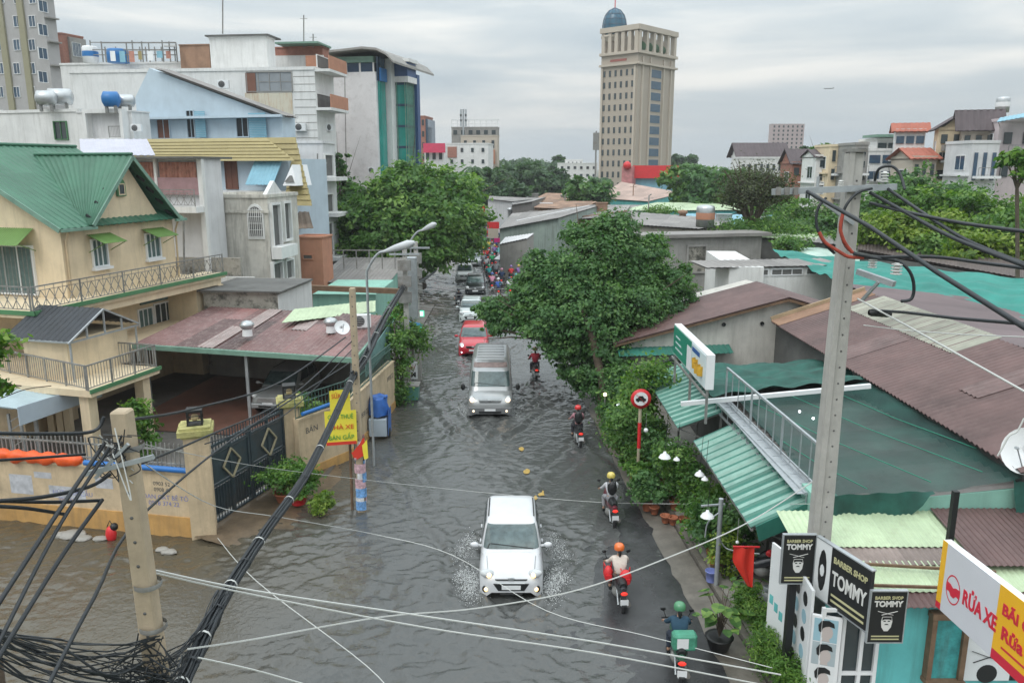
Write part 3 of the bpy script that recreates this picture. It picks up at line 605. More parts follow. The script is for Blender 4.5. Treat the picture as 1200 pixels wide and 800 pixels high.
def drape(name,label,cat,a,b,r,mat,hang=.25,n=40,seed=3,z=0.):
    """a long bundle of cloth laid along the wall top"""
    g = random.Random(seed); a = Vector(a); b = Vector(b); d = (b - a).normalized(); sd_ = Vector((-d.y,d.x,0)); vs = []; fs = []; K = 9
    for i in range(n + 1):
        c = a.lerp(b,i / n); rr = r * (.75 + .5 * math.sin(i * .6 + 1) ** 2 + g.uniform(-.12,.12)) * (min(1,i / 2 + .3) * min(1,(n - i) / 2 + .3))
        for k in range(K):
            an = 2 * math.pi * k / K; vs.append(c + sd_ * math.cos(an) * rr * 1.3 + Vector((0,0,math.sin(an) * rr - (hang * (.4 + .6 * math.sin(i * .35) ** 2) if math.sin(an) < -.5 else 0))))
        if i:
            for k in range(K): fs.append(((i - 1) * K + k,(i - 1) * K + (k + 1) % K,i * K + (k + 1) % K,i * K + k))
    mb = MB(); mb.add(vs,fs,smooth=True); mb.add(vs[:K],[tuple(range(K))]); mb.add(vs[-K:],[tuple(range(K))]); o = mb.build(name,mat); return tag(o,label,cat)
drape('tarpaulin','crumpled bright orange tarpaulin bundled along the lane wall top','tarpaulin',LW.p(*[LW.uv(95,533)[0],2.17]),LW.p(LW.uv(-40,533)[0],2.17),.13,M('orange_tarp',(.80,.11,.02),rough=.5,var=.12,scale=4),.12)
mb = MB(); mb.tube([LW.p(LW.uv(222,550)[0],2.12,.08),LW.p(LW.uv(102,545)[0],2.12,.08)],.085,10)
tag(mb.build('rolled_sheet',M('blue_plastic',(.02,.14,.42),rough=.4,var=.1)),'long rolled blue plastic sheet on top of the lane wall','plastic sheet')
def pillar(x,y,w,h,rz,label):
    t = thing('gate_pillar',label,'pillar',(x,y,0),0,'gate pillars'); c,s = math.cos(rz),math.sin(rz)
    def bx(mb,hw,z0,z1,dz=0):
        P = [(x + c * a * hw - s * b * hw,y + s * a * hw + c * b * hw) for a,b in ((-1,-1),(1,-1),(1,1),(-1,1))]; mb.hexa([(*p,z0) for p in P] + [(*p,z1) for p in P]); return mb
    bx(MB(),w / 2,-.4,h - .18).build('shaft',MT['wallc'],t)
    mb = MB(); bx(mb,w / 2 + .05,h - .178,h - .1); bx(mb,w / 2 + .14,h - .098,h + .06); bx(mb,w / 2 + .08,h + .062,h + .14); mb.build('capital',M('mossy_cap',(.40,.37,.15),rough=.9,var=.3,scale=5,spots=.6,scol=(.12,.15,.04)),t)
    l = MB(); hb = .19
    for a,b in ((-1,-1),(1,-1),(1,1),(-1,1)): l.bar((x + (c * a - s * b) * hb,y + (s * a + c * b) * hb,h + .142),(x + (c * a - s * b) * hb,y + (s * a + c * b) * hb,h + .56),.035)
    bx(l,.22,h + .54,h + .6); bx(l,.22,h + .143,h + .17)
    for z in (.28,.42):
        for (a,b),(a2,b2) in (((-1,-1),(1,-1)),((1,-1),(1,1)),((1,1),(-1,1)),((-1,1),(-1,-1))): l.bar((x + (c * a - s * b) * hb,y + (s * a + c * b) * hb,h + z),(x + (c * a2 - s * b2) * hb,y + (s * a2 + c * b2) * hb,h + z),.02)
    lo = l.build('lantern',MT['black'],t); MB().ball((x,y,h + .34),.11,10).build('globe',M('lamp_globe',(.65,.5,.28),rough=.4,var=0),lo)
    return t
pillar(-9.15,21.95,.68,3.3,R(18),'cream gate pillar with mossy cap at the lane corner, paint worn at its foot')
pillar(-7.72,26.55,.62,2.75,R(18),'cream gate pillar with mossy cap and lantern beside the street wall')
# gate
GW = Wall((-9.02,22.35),(-7.85,26.15)); t = thing('iron_gate','dark grey double iron gate with diamond panels between cream pillars','gate',GW.p(0,0))
gm = M('gate_paint',(.035,.052,.062),rough=.45,var=.2,scale=5,spots=.25,scol=(.08,.05,.03)); L_ = GW.len
for k in range(2):
    a = k * L_ / 2 + .03; b = (k + 1) * L_ / 2 - .03; mb = MB()
    GW.box(mb,a,b,.35,1.2,-.03,0); GW.box(mb,a,b,1.35,2.25,-.02,-.005)
    for z in (.12,1.25,2.28,2.5): GW.box(mb,a,b,z,z + .08,-.05,.03)
    for s in (a,b - .08,(a + b) / 2 - .03): GW.box(mb,s,s + .08,.1,2.6,-.055,.035)
    for i in range(14): s = a + (b - a) * (i + .5) / 14; mb.bar(GW.p(s,.15,.03),GW.p(s,1.25,.03),.025); mb.bar(GW.p(s,2.3,0),GW.p(s,2.85,0),.025)
    lf = mb.build('gate_leaf',gm,t)
    c = (a + b) / 2; mb = MB(); P = [(c - .42,1.75),(c,2.22),(c + .42,1.75),(c,1.28)]
    for i in range(4): mb.bar(GW.p(P[i][0],P[i][1],.06),GW.p(P[(i + 1) % 4][0],P[(i + 1) % 4][1],.06),.05)
    mb.build('diamond_moulding',M('gate_gold',(.34,.30,.20),rough=.5,var=.2),lf)
mb = MB(); GW.box(mb,-.1,L_ + .1,-.05,.12,-.25,.12); mb.build('threshold',MT['grey'],t)
# muddy ramp in front of the gate
mb = MB(); n = 14; vs = []; fs = []
for i in range(n + 1):
    for j in range(n + 1):
        s = -.9 + (L_ + 2.6) * i / n; q = .0 + 2.9 * j / n; e = 1 - (2 * i / n - 1) ** 4 * .5; z = .13 - .20 * (q / 2.6) ** 1.3 / max(.3,e) + random.uniform(-.012,.012); vs.append(GW.p(s,z,q))
for i in range(n):
    for j in range(n): a = i * (n + 1) + j; fs.append((a,a + 1,a + n + 2,a + n + 1))
mb.add(vs,fs,smooth=True); tag(mb.build('driveway_ramp',mud),'muddy driveway ramp sloping from the gate into the flood',kind='structure')
# street-side wall
RW = [(-7.35,26.1),(-6.05,28.2),(-5.3,34.6)]
t = thing('boundary_wall','peeling cream street wall with green mesh fence on top beside the carport','wall',(-6,30,0))
for (a,b) in zip(RW[:-1],RW[1:]):
    W_ = Wall(a,b); W_.n = Vector((abs(W_.a.y),-W_.a.x,0)).normalized()
    wbox(W_,'wall_face',t,'wallc',0,W_.len + .05,-.4,2.15,-.22,0); wbox(W_,'base_band',t,'creamy',0,W_.len,-.4,.35,.002,.04); wbox(W_,'coping',t,'wallc',0,W_.len,2.152,2.22,-.26,.04)
    for k in range(5 if W_.len > 4 else 2):
        s = (k + .5) * W_.len / (5 if W_.len > 4 else 2); text(random.choice(['KC 0903','0938 22','BÁN','0907']),inkk,t,W_.p(s,random.uniform(.9,1.7),.003),W_.a,(0,0,1),.3,'stencil',.0015)
    mb = MB()
    for z in (2.25,2.75,3.0): mb.bar(W_.p(0,z,-.1),W_.p(W_.len,z,-.1),.03)
    for k in range(int(W_.len / .16)): mb.bar(W_.p(k * .16,2.2,-.1),W_.p(k * .16,3.0,-.1),.02)
    mb.build('mesh_fence',M('fence_green',(.06,.12,.10),rough=.6,var=.3),t)
mb = MB(); mb.tube([(-7.2,26.15,2.4),(-6.2,27.85,2.4)],.07,8); tag(mb.build('rolled_sheet',MATS['blue_plastic']),'short blue plastic roll on the street wall beside yellow banners','plastic sheet')
# ---- carport with faded maroon roof
t = thing('carport','open carport with faded maroon and white corrugated roof and green gutter','carport',(-11,33,0))
c0,c1,c2,c3 = Vector((-16.4,33.7,3.2)),Vector((-6.35,31.1,3.2)),Vector((-5.9,37.6,3.7)),Vector((-15.4,40.2,3.7))
mb = MB(); mb.sheet(c0,c1,c2,c3,.2,.018,.01); mb.build('roof',MT['maroon2'],t)
mb = MB(); mb.bar(c0 + Vector((0,-.08,-.1)),c1 + Vector((.05,-.08,-.1)),.16,.2); mb.bar(c1 + Vector((.05,-.05,-.1)),c2 + Vector((.05,0,-.1)),.1,.16); mb.build('gutter',MT['tealgut'],t)
fp = M('faded_white_sheet',(.32,.26,.245),rough=.5,var=.25,scale=1.5,streak=.5,scol=(.26,.14,.13))
for (fa,fb,v0,v1) in ((.30,.38,0,.5),(.34,.42,.5,1),(.60,.68,.5,1)):
    Q = lambda u,v: (c0.lerp(c1,u)).lerp(c3.lerp(c2,u),v) + Vector((0,0,.03)); mb = MB(); mb.sheet(Q(fa,v0),Q(fb,v0),Q(fb,v1),Q(fa,v1),.2,.018,.008); mb.build('faded_sheet',fp,t)
mb = MB(); mb.prism([Vector((c3.x,c3.y,0)),Vector((c2.x,c2.y,0)),Vector((c2.x,c2.y,3.6)),Vector((c3.x,c3.y,3.6))],(0.05,.2,0)); mb.build('back_wall',MT['grey'],t)
mb = MB(); mb.prism([Vector((-5.95,31.4,2.3)),Vector((-5.75,37.5,2.3)),Vector((-5.75,37.5,3.5)),Vector((-5.95,31.4,3.05))],(-.03,0,0)); mb.build('side_screen',M('teal_fence',(.16,.30,.29),rough=.7,var=.3,scale=3,streak=.4),t)
for (x,y) in ((-6.5,31.4),(-11.2,32.6),(-16,33.9)): MB().box(x - .06,x + .06,y - .06,y + .06,0,3.12).build('post',MT['steel'],t)
fl = MB(); fl.add([(-16.4,31.5,.1),(-6.3,29.8,.1),(-6,37.5,.1),(-15.4,40,.1)],[(0,1,2,3)]); fl.build('floor',M('tile_floor',(.16,.08,.06),rough=.3,var=.3),t)
def roof_vent(p,label):
    t = thing('roof_ventilator',label,'ventilator',p,0,'spinning ventilators on the carport roof'); x,y,z = p
    MB().lathe(p,[(.22,-.05),(.2,.25)],12).build('collar',MT['whitep'],t)
    mb = MB(); mb.lathe((x,y,z + .27),[(.2,0),(.3,.1),(.31,.2),(.2,.32),(.0,.37)],16)
    for k in range(14): a = 2 * math.pi * k / 14; mb.bar((x + .21 * math.cos(a),y + .21 * math.sin(a),z + .27),(x + .31 * math.cos(a + .15),y + .31 * math.sin(a + .15),z + .45),.02)
    mb.build('turbine',MT['silver'],t)
roof_vent(G(290,392,3.55),'aluminium turbine ventilator standing mid-way along the carport roof')
roof_vent(G(388,388,3.55),'dull turbine ventilator beside the white satellite dish on carport roof')
def dish(p,r,yaw,label,el=35,grp=None,arm=True):
    t = thing('satellite_dish',label,'satellite dish',p,0,grp); p = Vector(p); ax = Vector((math.cos(yaw) * math.cos(R(el)),math.sin(yaw) * math.cos(R(el)),math.sin(R(el)))); c = p + Vector((0,0,r * .9))
    MB().lathe(c,[(r,.18 * r),(r * .8,.08 * r),(r * .4,0),(.01,-.02),(r * .4,-.03),(r * .8,.04 * r),(r * 1.01,.15 * r),(r,.18 * r)],24,ax).build('reflector',MT['whitep'],t)
    m = MB(); m.tube([p,c - ax * .05],.03); m.tube([c - Vector((0,0,r * .8)) + ax * .1,c + ax * r * .9],.015); m.tube([c + ax * r * .85,c + ax * r * 1.05],.035); m.build('mount',MT['steel'],t)
dish(G(401,392,3.6),.33,R(-60),'small white satellite dish on the carport roof beside the air unit')
def ac_unit(p,yaw,label,s=1.,grp='outdoor air conditioning units'):
    t = thing('air_conditioner',label,'air conditioner',p,yaw,grp); o0 = wloc(t); x,y,z = o0
    c,si = math.cos(yaw),math.sin(yaw)
    b = MB(); b.box(x - .42 * s,x + .42 * s,y - .15 * s,y + .15 * s,z,z + .58 * s); b.build('casing',MT['whitep'],t,bevel=.015)
    f = MB(); f.lathe((x - .1 * s,y - .151 * s,z + .29 * s),[(.0,.012),(.23 * s,.012),(.24 * s,0)],20,(0,-1,0)); fo = f.build('fan_grille',MT['black'],t)
    g = MB()
    for k in range(5): g.bar((x - .33 * s,y - .17 * s,z + (.12 + k * .085) * s),(x + .13 * s,y - .17 * s,z + (.12 + k * .085) * s),.01)
    g.build('guard',MT['whitep'],fo)
    return t
ac_unit(G(424,383,3.6),R(10),'white air conditioner unit standing on the carport roof behind concrete pole')
# ================================================================ buildings of the left side
def bldg(name,label,pl,pc,pr,Y,yt,mat,hx=.15,ref=None,z0=-.3,zt=None,cat='building',group=None,par=.25,parent=None):
    """block whose near corner stands on picture column pc at distance Y; camera face runs left to pl, street face runs back to pr"""
    ref = ref or yt; c = D(pc,ref,Y); z1 = zt if zt is not None else D(pc,yt,Y).z
    h = Vector((hx,1,0)).normalized(); side = Vector((-h.y,h.x,0))
    WA = Wall((c.x,c.y),(c.x + h.x,c.y + h.y)); WB = Wall((c.x,c.y),(c.x + side.x,c.y + side.y))
    la = WA.uv(pr,ref)[0] if pr > pc + 1 else (5. if pc > 900 else 8.); lb = WB.uv(pl,ref)[0]
    la = min(max(la,2),60)
    t = thing(name,label,cat,(c.x,c.y,0),0,group) if parent is None else parent
    mb = MB(); a = c.copy(); b = a + h * la; d = a + side * lb; e_ = b + side * lb
    def P(p,z): return Vector((p.x,p.y,z))
    mb.hexa([P(a,z0),P(b,z0),P(e_,z0),P(d,z0),P(a,z1),P(b,z1),P(e_,z1),P(d,z1)]); mb.build('wall',MT[mat] if isinstance(mat,str) else mat,t)
    if par:
        mb = MB()
        for p,q in ((a,b),(a,d),(d,e_),(b,e_)): mb.bar(P(p,z1 + par / 2 + .002),P(q,z1 + par / 2 + .002),.2,par)
        mb.build('parapet',MT[mat] if isinstance(mat,str) else mat,t)
    return t,WA,WB,z1,la,lb
PB,PC = 'window',None
# 1 mossy concrete box behind the carport
t,WA,WB,z1,la,lb = bldg('outbuilding','low flat roofed outbuilding of mossy concrete behind the carport',238,325,365,40,345,'mossy',.1,cat='outbuilding',par=.12)
wbox(WA,'white_side',t,'white',.02,la - .02,0,z1 - .02,.001,.04)
mb = MB(); WB.box(mb,-.3,lb + .2,z1 + .12,z1 + .2,-la * .9,.25); mb.build('roof_slab',MT['dgrey'],t)
# 3 pink curtained balcony house
t,WA,WB,z1,la,lb = bldg('curtained_house','narrow house with faded pink curtains drawn behind its top balcony',146,236,240,47,186,'white2',.2,cat='house',par=0)
z2 = WB.uv(200,248)[1]
mb = MB(); WB.box(mb,-.2,lb + .3,z1,z1 + .12,-3,1.0); mb.build('roof',MT['dgrey'],t)
for (a,b) in ((150,184),(188,232)):
    s0,s1,za,zb = WB.rect(a,190,b,226,.02); mb = MB(); n = 36
    vs = [];
    for i in range(n + 1):
        s = s0 + (s1 - s0) * i / n; q = .12 + .05 * math.sin(i * 1.7) + .03 * math.sin(i * .6); vs += [WB.p(s,za + (zb - za) * .02,q),WB.p(s,zb,q)]
    mb.add(vs,[(2 * i,2 * i + 2,2 * i + 3,2 * i + 1) for i in range(n)]); mb.build('curtain',MT['pinksh'],t)
wbox(WB,'cloth_screen',t,M('mauve_screen',(.34,.21,.22),rough=.8,var=.15,scale=2),0.1,lb - .1,WB.uv(200,228)[1],WB.uv(200,208)[1],.2,.24)
wbox(WB,'balcony_slab',t,'white',-.1,WB.uv(190,240)[0],z2,z2 + .35,0,1.1); railing(WB,t,0,WB.uv(192,240)[0],z2 + .35,.95,1.0,style='cross')
wbox(WB,'corner_post',t,'white',-.15,.15,0,z1,0,.3)
wbox(WB,'side_post',t,'white',WB.uv(187,220)[0] - .08,WB.uv(187,220)[0] + .08,z2,z1,.1,.3)
# 2 old white house with arched window and loggia
t,WA,WB,z1,la,lb = bldg('arched_window_house','peeling old white house with arched window and street side loggia',236,313,348,49,232,'oldwhite',.09,cat='house',par=.2)
s0,s1,za,zb = WB.rect(292,243,308,277,0); mb = MB()
pts = [WB.p(s0,za,0),WB.p(s1,za,0)] + [WB.p((s0 + s1) / 2 + (s1 - s0) / 2 * math.cos(k * math.pi / 8),zb - .5 + .55 * math.sin(k * math.pi / 8),0) for k in range(9)]
mb.prism([p + (p - WB.p((s0 + s1) / 2,(za + zb) / 2)) * .18 for p in pts],WB.n * .1); w_ = mb.build('arched_window',MT['white'],t)
mb = MB(); mb.prism([p + WB.n * .003 for p in pts],WB.n * .11); mb.build('pane',MT['dgrey'],w_)
mb = MB()
for k in range(7): s = s0 + (s1 - s0) * (k + .5) / 7; mb.bar(WB.p(s,za,.14),WB.p(s,zb - .3 + .3 * math.sin((k + .5) / 7 * math.pi),.14),.03)
for k in range(5): mb.bar(WB.p(s0,za + .4 * k,.14),WB.p(s1,za + .4 * k,.14),.03)
mb.build('window_grille',MT['white'],w_)
wbox(WB,'cornice',t,'oldwhite',-.1,lb,z1 - .9,z1 - .75,.002,.12)
for (xa,xb,ya,yb) in ((317,326,240,288),(331,338,238,280),(318,328,308,330),(333,341,305,326)):
    s0,s1,za,zb = WA.rect(xa,ya,xb,yb,0); win(WA,t,s0,s1,za,zb,fr='white',pane='dgrey',nx=1,dep=.22,name='opening',fw=.14)
wbox(WA,'balcony_wall',t,'white',0,la * .55,WA.uv(320,303)[1],WA.uv(320,289)[1],.05,.7)
mb = MB(); mb.prism([WA.p(0,z1 + .2,-.02),WA.p(2.6,z1 + .2,-.02),WA.p(1.3,z1 + 1.,-.02)],WA.n * -.25); mb.build('pediment',MT['white'],t)
wbox(WB,'terrace_wall',t,'mossy',WB.uv(300,300)[0],lb + 1.5,WB.uv(270,330)[1],WB.uv(270,297)[1],2.1,2.35)
wbox(WB,'terrace_floor',t,'dgrey',WB.uv(318,300)[0],lb + 1.5,WB.uv(270,333)[1] - .3,WB.uv(270,333)[1],0.002,2.6)
wbox(WB,'terrace_edge',t,'white',WB.uv(318,310)[0],WB.uv(282,330)[0],WB.uv(300,322)[1] - .2,WB.uv(300,322)[1] + .25,2.6,2.75)
# person standing on that loggia balcony is built with the people
# 4 khaki mansard house
t,WA,WB,z1,la,lb = bldg('khaki_roofed_house','long pale blue house under ribbed khaki mansard roof with brown shutters',140,338,382,58,186,'blue',.30,cat='house',par=0)
ztop = WB.uv(250,162)[1]; P = WB.p
mb = MB(); mb.sheet(P(-1.0,z1 - .15,.9),P(lb,z1 - .15,.9),P(lb,ztop,-.8),P(2.3,ztop,-.8),.3,.0,.05)
mb = MB(); nb = 7
for k in range(nb):   # overlapping horizontal boards
    f0,f1 = k / nb,(k + 1) / nb; q = lambda f: (.95 - 1.8 * f); zz = lambda f: z1 - .15 + (ztop - z1 + .15) * f; sx_ = lambda f: -1. + 3.3 * f
    mb.hexa([P(lb,zz(f0),q(f0)),P(sx_(f0),zz(f0),q(f0)),P(sx_(f0),zz(f0),q(f0) - .1),P(lb,zz(f0),q(f0) - .1),P(lb,zz(f1) + .03,q(f1) - .12),P(sx_(f1),zz(f1) + .03,q(f1) - .12),P(sx_(f1),zz(f1) + .03,q(f1) - .2),P(lb,zz(f1) + .03,q(f1) - .2)])
zl = WB.uv(360,240)[1]
for k in range(12):
    f0,f1 = k / 12,(k + 1) / 12; Z = lambda f: zl + (ztop - zl) * f; Nn = lambda f: 1.3 - 2.1 * f
    def SS(f): z = Z(f); return (2.2 if z > z1 - .2 else -.15),WB.uv(376 - 38 * f,240 - 77 * f)[0]
    a0,b0 = SS(f0); a1,b1 = SS(f1); a1 = a0
    mb.hexa([P(a0,Z(f0),Nn(f0)),P(b0,Z(f0),Nn(f0)),P(b0,Z(f0),Nn(f0) - .1),P(a0,Z(f0),Nn(f0) - .1),P(a1,Z(f1) + .03,Nn(f1) - .1),P(b1,Z(f1) + .03,Nn(f1) - .1),P(b1,Z(f1) + .03,Nn(f1) - .2),P(a1,Z(f1) + .03,Nn(f1) - .2)])
mb.build('mansard_roof',MT['khaki'],t)
for (a,b) in ((235,247),(265,278)): s0,s1,za,zb = WB.rect(a,186,b,221,0); win(WB,t,s0,s1,za,zb,fr='brownsh',pane='brownsh',nx=2,nz_=2,dep=.1,fw=.05)
s0,s1,za,zb = WB.rect(300,186,318,216,0); win(WB,t,s0,s1,za,zb,fr='whitep',pane='dark',nx=1,dep=.08)
mb = MB(); s0 = WB.uv(302,190)[0]; s1 = WB.uv(334,190)[0]; z_ = WB.uv(320,184)[1]; zb = WB.uv(320,216)[1]
mb.sheet(P(s1,z_,.15),P(s0,z_,.15),P(s0,zb,1.7),P(s1,zb,1.7),.3,.02,.03); mb.build('shutter_awning',MT['blues'],t)
mb = MB(); sA,zA = WB.uv(345,217); sB,_ = WB.uv(361,217); sT,zT = WB.uv(352,193)
mb.prism([P(sA,zA,1.5),P(sB,zA,1.5),P(sT,zT,1.1)],WB.n * -2.); dm = mb.build('dormer',MT['whitep'],t)
mb = MB(); mb.prism([P(sA * .85 + sB * .15,zA + .25,1.52),P(sB * .85 + sA * .15,zA + .25,1.52),P(sT,zT - .6,1.2)],WB.n * .03); mb.build('pane',MT['dgrey'],dm)
wbox(WB,'ledge',t,'white',-.5,lb,WB.uv(290,224)[1] - .3,WB.uv(290,224)[1] + .05,.002,.8)
# grey-white tall neighbour with the street balconies
t,WA,WB,z1,la,lb = bldg('balcony_house','grey white tall narrow house with small street balconies beside khaki roof',338,378,392,66,168,'white2',.1,cat='house',par=.2)
for (ya,yb) in ((182,206),(228,248),(262,300)): s0,s1,za,zb = WA.rect(380,ya,389,yb,0); win(WA,t,s0,s1,za,zb,fr='white',pane='dgrey',nx=1,dep=.15,fw=.12); wbox(WA,'balcony',t,'white',0,la,za - .4,za - .1,.002,1.)
wbox(WB,'ledge',t,'grey',-.3,lb * .4,z1 - 1.6,z1 - 1.5,.002,.6)
t,WA,WB,z1,la,lb = bldg('orange_house','low orange plastered lean-to house below the khaki roof',346,377,381,55,279,'orange',.12,cat='house',par=.1)
s0,s1,za,zb = WB.rect(356,299,366,303,0); win(WB,t,s0,s1,za,zb,fr='orange',pane='dgrey',nx=1)
t = thing('brown_awning','faded brown fabric awning above the orange wall','awning',D(355,255,57)); a,b = D(343,248,58),D(352,268,56)
mb = MB(); mb.sheet(D(343,248,59),D(362,248,59),D(367,267,57),D(345,268,57),.4,.02,.03); mb.build('fabric',M('brown_fabric',(.20,.155,.12),rough=.8,var=.2),t); mb = MB(); mb.bar(D(345,268,57),D(345,262,59),.06); mb.bar(D(367,267,57),D(365,262,59),.06); mb.build('bracket',MT['iron'],t)
# 5 pale blue gabled house
t,WA,WB,z1,la,lb = bldg('pale_blue_house','pale blue gabled house with louvred shutters standing above the khaki roof',100,330,343,68,137,'blue',.30,cat='house',par=0)
P = WB.p; sa,za = WB.uv(175,80); sb,zb = WB.uv(330,136); sc_,zc = WB.uv(160,128)
mb = MB(); mb.prism([P(sb,z1 - .1),P(sc_ ,z1 - .1),P(sc_,zc + 1.),P(sa,za)],WB.n * -1.5); mb.build('gable',MT['blue'],t)
mb = MB(); s1_,z1_ = WB.uv(186,80); mb.sheet(P(s1_,z1_,.5),P(s1_,z1_,-1.6),P(sb - .6,zb,-1.6),P(sb - .6,zb,.5),.35,.03,.12); mb.build('roof',MT['roofg'],t)
for (a,b,ya,yb,pn,nx) in ((185,199,138,162,'brownsh',1),(278,291,137,160,'dark',1),(152,164,133,160,'shutter',1),(220,228,130,161,'dark',1),(185,185.5,0,1,None,0)):
    if pn: s0,s1,za_,zb_ = WB.rect(a,ya,b,yb,0); win(WB,t,s0,s1,za_,zb_,fr='blue',pane=pn,nx=2,dep=.12)
for (a,b,ya,yb) in ((229,241,130,161),(292,312,132,161)):
    s0,s1,za_,zb_ = WB.rect(a,ya,b,yb,.3); mb = MB(); nn = 14
    for k in range(nn): z = za_ + (zb_ - za_) * k / nn; WB.box(mb,s0,s1,z,z + (zb_ - za_) / nn * .75,.3,.36)
    mb.build('louvred_shutter',MT['blues'],t)
wbox(WB,'eave_ledge',t,'blue',-.4,lb * .93,z1 - .05,z1 + .15,.002,.9)
t = thing('lavender_roof_house','low house under pale lavender sheet roof beside the pink curtains','house',D(140,170,54))
mb = MB(); a = [D(95,182,50),D(182,182,50),D(172,163,56),D(93,163,58)]; mb.sheet(*a,.4,.02,.05); mb.build('roof',MT['lav'],t)
mb = MB(); mb.prism([Vector((p.x,p.y,0)) for p in a],(0,0,a[0].z - .2)); mb.build('wall',MT['lav'],t)
# 11, 12 white houses on the far left
t,WA,WB,z1,la,lb = bldg('white_flat_house','plain white flat roofed house below the tower with one side window',-60,92,96,70,131,'white',.30,cat='house')
s0,s1,za,zb = WB.rect(65,143,79,163,0); win(WB,t,s0,s1,za,zb,fr='greent',pane='glassb',nx=2,dep=.15)
t,WA,WB,z1,la,lb = bldg('veranda_house','white house with open roofed veranda between two white posts',90,154,158,66.5,131,'white',.30,cat='house',par=.1)
s0,s1,za,zb = WB.rect(109,133,148,162,0); win(WB,t,s0,s1,za,zb,fr='white',pane='white2',nx=1,dep=.7,fw=.3,name='veranda'); 
railing(WB,t,s0,s1 - 2,za,.9,.5)
# 6 big white house with aircon grille and rusty panel
t,WA,WB,z1,la,lb = bldg('white_terrace_house','large white house with grey window band and rust streaked panel below it',80,368,390,80,74,'white',.12,cat='house',par=.3,zt=D(368,82,80).z)
s0,s1,za,zb = WB.rect(290,85,342,107,0); win(WB,t,s0,s1,za,zb,fr='grey',pane=M('grey_glass',(.26,.28,.30),rough=.2,var=.1),nx=4,nz_=2,dep=.12)
s0,s1,za,zb = WB.rect(288,109,343,135,0); wbox(WB,'stained_panel',t,M('rust_streaked',(.58,.54,.44),rough=.8,var=.05,streak=.95,scol=(.40,.19,.06)),s0,s1,za,zb,.002,.06)
s0,s1,za,zb = WB.rect(289,86,300,109,0); wbox(WB,'red_shutter',t,'brownsh',s0,s0 + 1,za,zb,.002,.1)
for k in range(9): z = D(368,90 + k * 9,80).z; wbox(WB,'tile_joint',t,'grey',-.0,WB.uv(344,100)[0],z,z + .06,.003,.02)
for (ya,yb) in ((66,86),(112,130)):
    z_ = WA.uv(375,yb)[1]; wbox(WA,'balcony',t,'white',0,la,z_,z_ + .25,.002,1.5); wbox(WA,'balcony_screen',t,'orange',.2,la,z_ + .3,z_ + 1.5,1.35,1.45); s0,s1,za,zb = WA.rect(371,yb - 18,388,yb - 2,0); win(WA,t,s0,s1,za,zb,fr='white',pane='dgrey',nx=1)
t,WA,WB,z1,la,lb = bldg('roof_block','white rooftop stair block above the terrace house with dark lip',245,312,318,84,44,'white',.12,cat='roof block',zt=D(312,44,84).z,z0=D(300,80,84).z - 3,par=.15)
wbox(WB,'lip',t,'dgrey',-.3,lb + .3,z1 + .15,z1 + .3,-3,.3)
t,WA,WB,z1,la,lb = bldg('brown_shed','rust brown corrugated shed on the white rooftop',210,245,247,85,53,'rust',.12,cat='shed',z0=D(230,74,85).z - 2,par=.1)
t,WA,WB,z1,la,lb = bldg('white_rooftop_house','white rooftop storey under blue and brown railings',70,300,310,86,73,'white',.12,cat='house',par=.2)
mb = MB(); a_ = []
for k,px in enumerate((108,121,150,157,168,176,192,200,208)):
    b = D(px,73,85.5); mb.bar(b,b + Vector((0,0,2.1 - .1 * (k % 3))),.1); mb.bar(b + Vector((0,3,0)),b + Vector((0,3,1.9)),.1)
for z in (.7,1.2,1.9): mb.bar(D(108,73,85.5) + Vector((0,0,z)),D(208,73,85.5) + Vector((0,0,z)),.08); mb.bar(D(121,73,88.5) + Vector((0,0,z)),D(208,73,88.5) + Vector((0,0,z)),.06)
mb.sheet(D(192,55,84),D(206,55,84),D(208,52,89),D(192,53,89),.5,.02,.03)
t2 = mb.build('rooftop_frame',MT['iron']); tag(t2,'bare iron pergola frame along the white rooftop edge','frame')
def tank(c,r,ln,mat,label,vertical=False,band=None,grp='rooftop water tanks'):
    t = thing('water_tank',label,'water tank',c,0,grp); c = Vector(c)
    if vertical:
        MB().lathe(c,[(0,0),(r,0),(r,ln * .85),(r * .9,ln * .95),(r * .3,ln),(0,ln)],16).build('drum',MT[mat],t)
        if band: MB().lathe(c,[(r + .02,ln * .35),(r + .03,ln * .4),(r + .03,ln * .6),(r + .02,ln * .65)],16).build('band',MT[band],t)
    else:
        a = c + Vector((-ln / 2,0,r + .5)); MB().lathe(a,[(0,-.08),(r * .5,-.06),(r,.1),(r,ln - .1),(r * .5,ln + .06),(0,ln + .08)],16,(1,.25,0)).build('drum',MT[mat],t)
        
        for k in (-.3,.3): s = MB(); s.bar(c + Vector((ln * k,0,0)),c + Vector((ln * k,0,.6)),.2); s.build('stand_leg',MT['iron'],t)
MT['bluetank'] = M('tank_blue',(.02,.16,.42),rough=.4,var=.08)
tank(D(139,74,86),1.05,1.4,'bluetank','low round blue plastic water tank on the white rooftop',True)
tank(D(107,74,86),.75,1.7,'whitep','white upright water tank with blue band beside blue tank',True,'bluetank')
tank(D(55,131,70),.62,1.5,'silver','left one of two stainless tanks lying on the flat white roof')
tank(D(71,130,71),.68,1.9,'silver','right one of two stainless tanks lying on the flat white roof')
tank(D(131,133,66),.6,1.2,'bluetank','blue fronted drum tank lying in front of the white wall')
tank(D(147,133,67),.5,1.4,'silver','steel drum tank lying next to blue fronted drum')
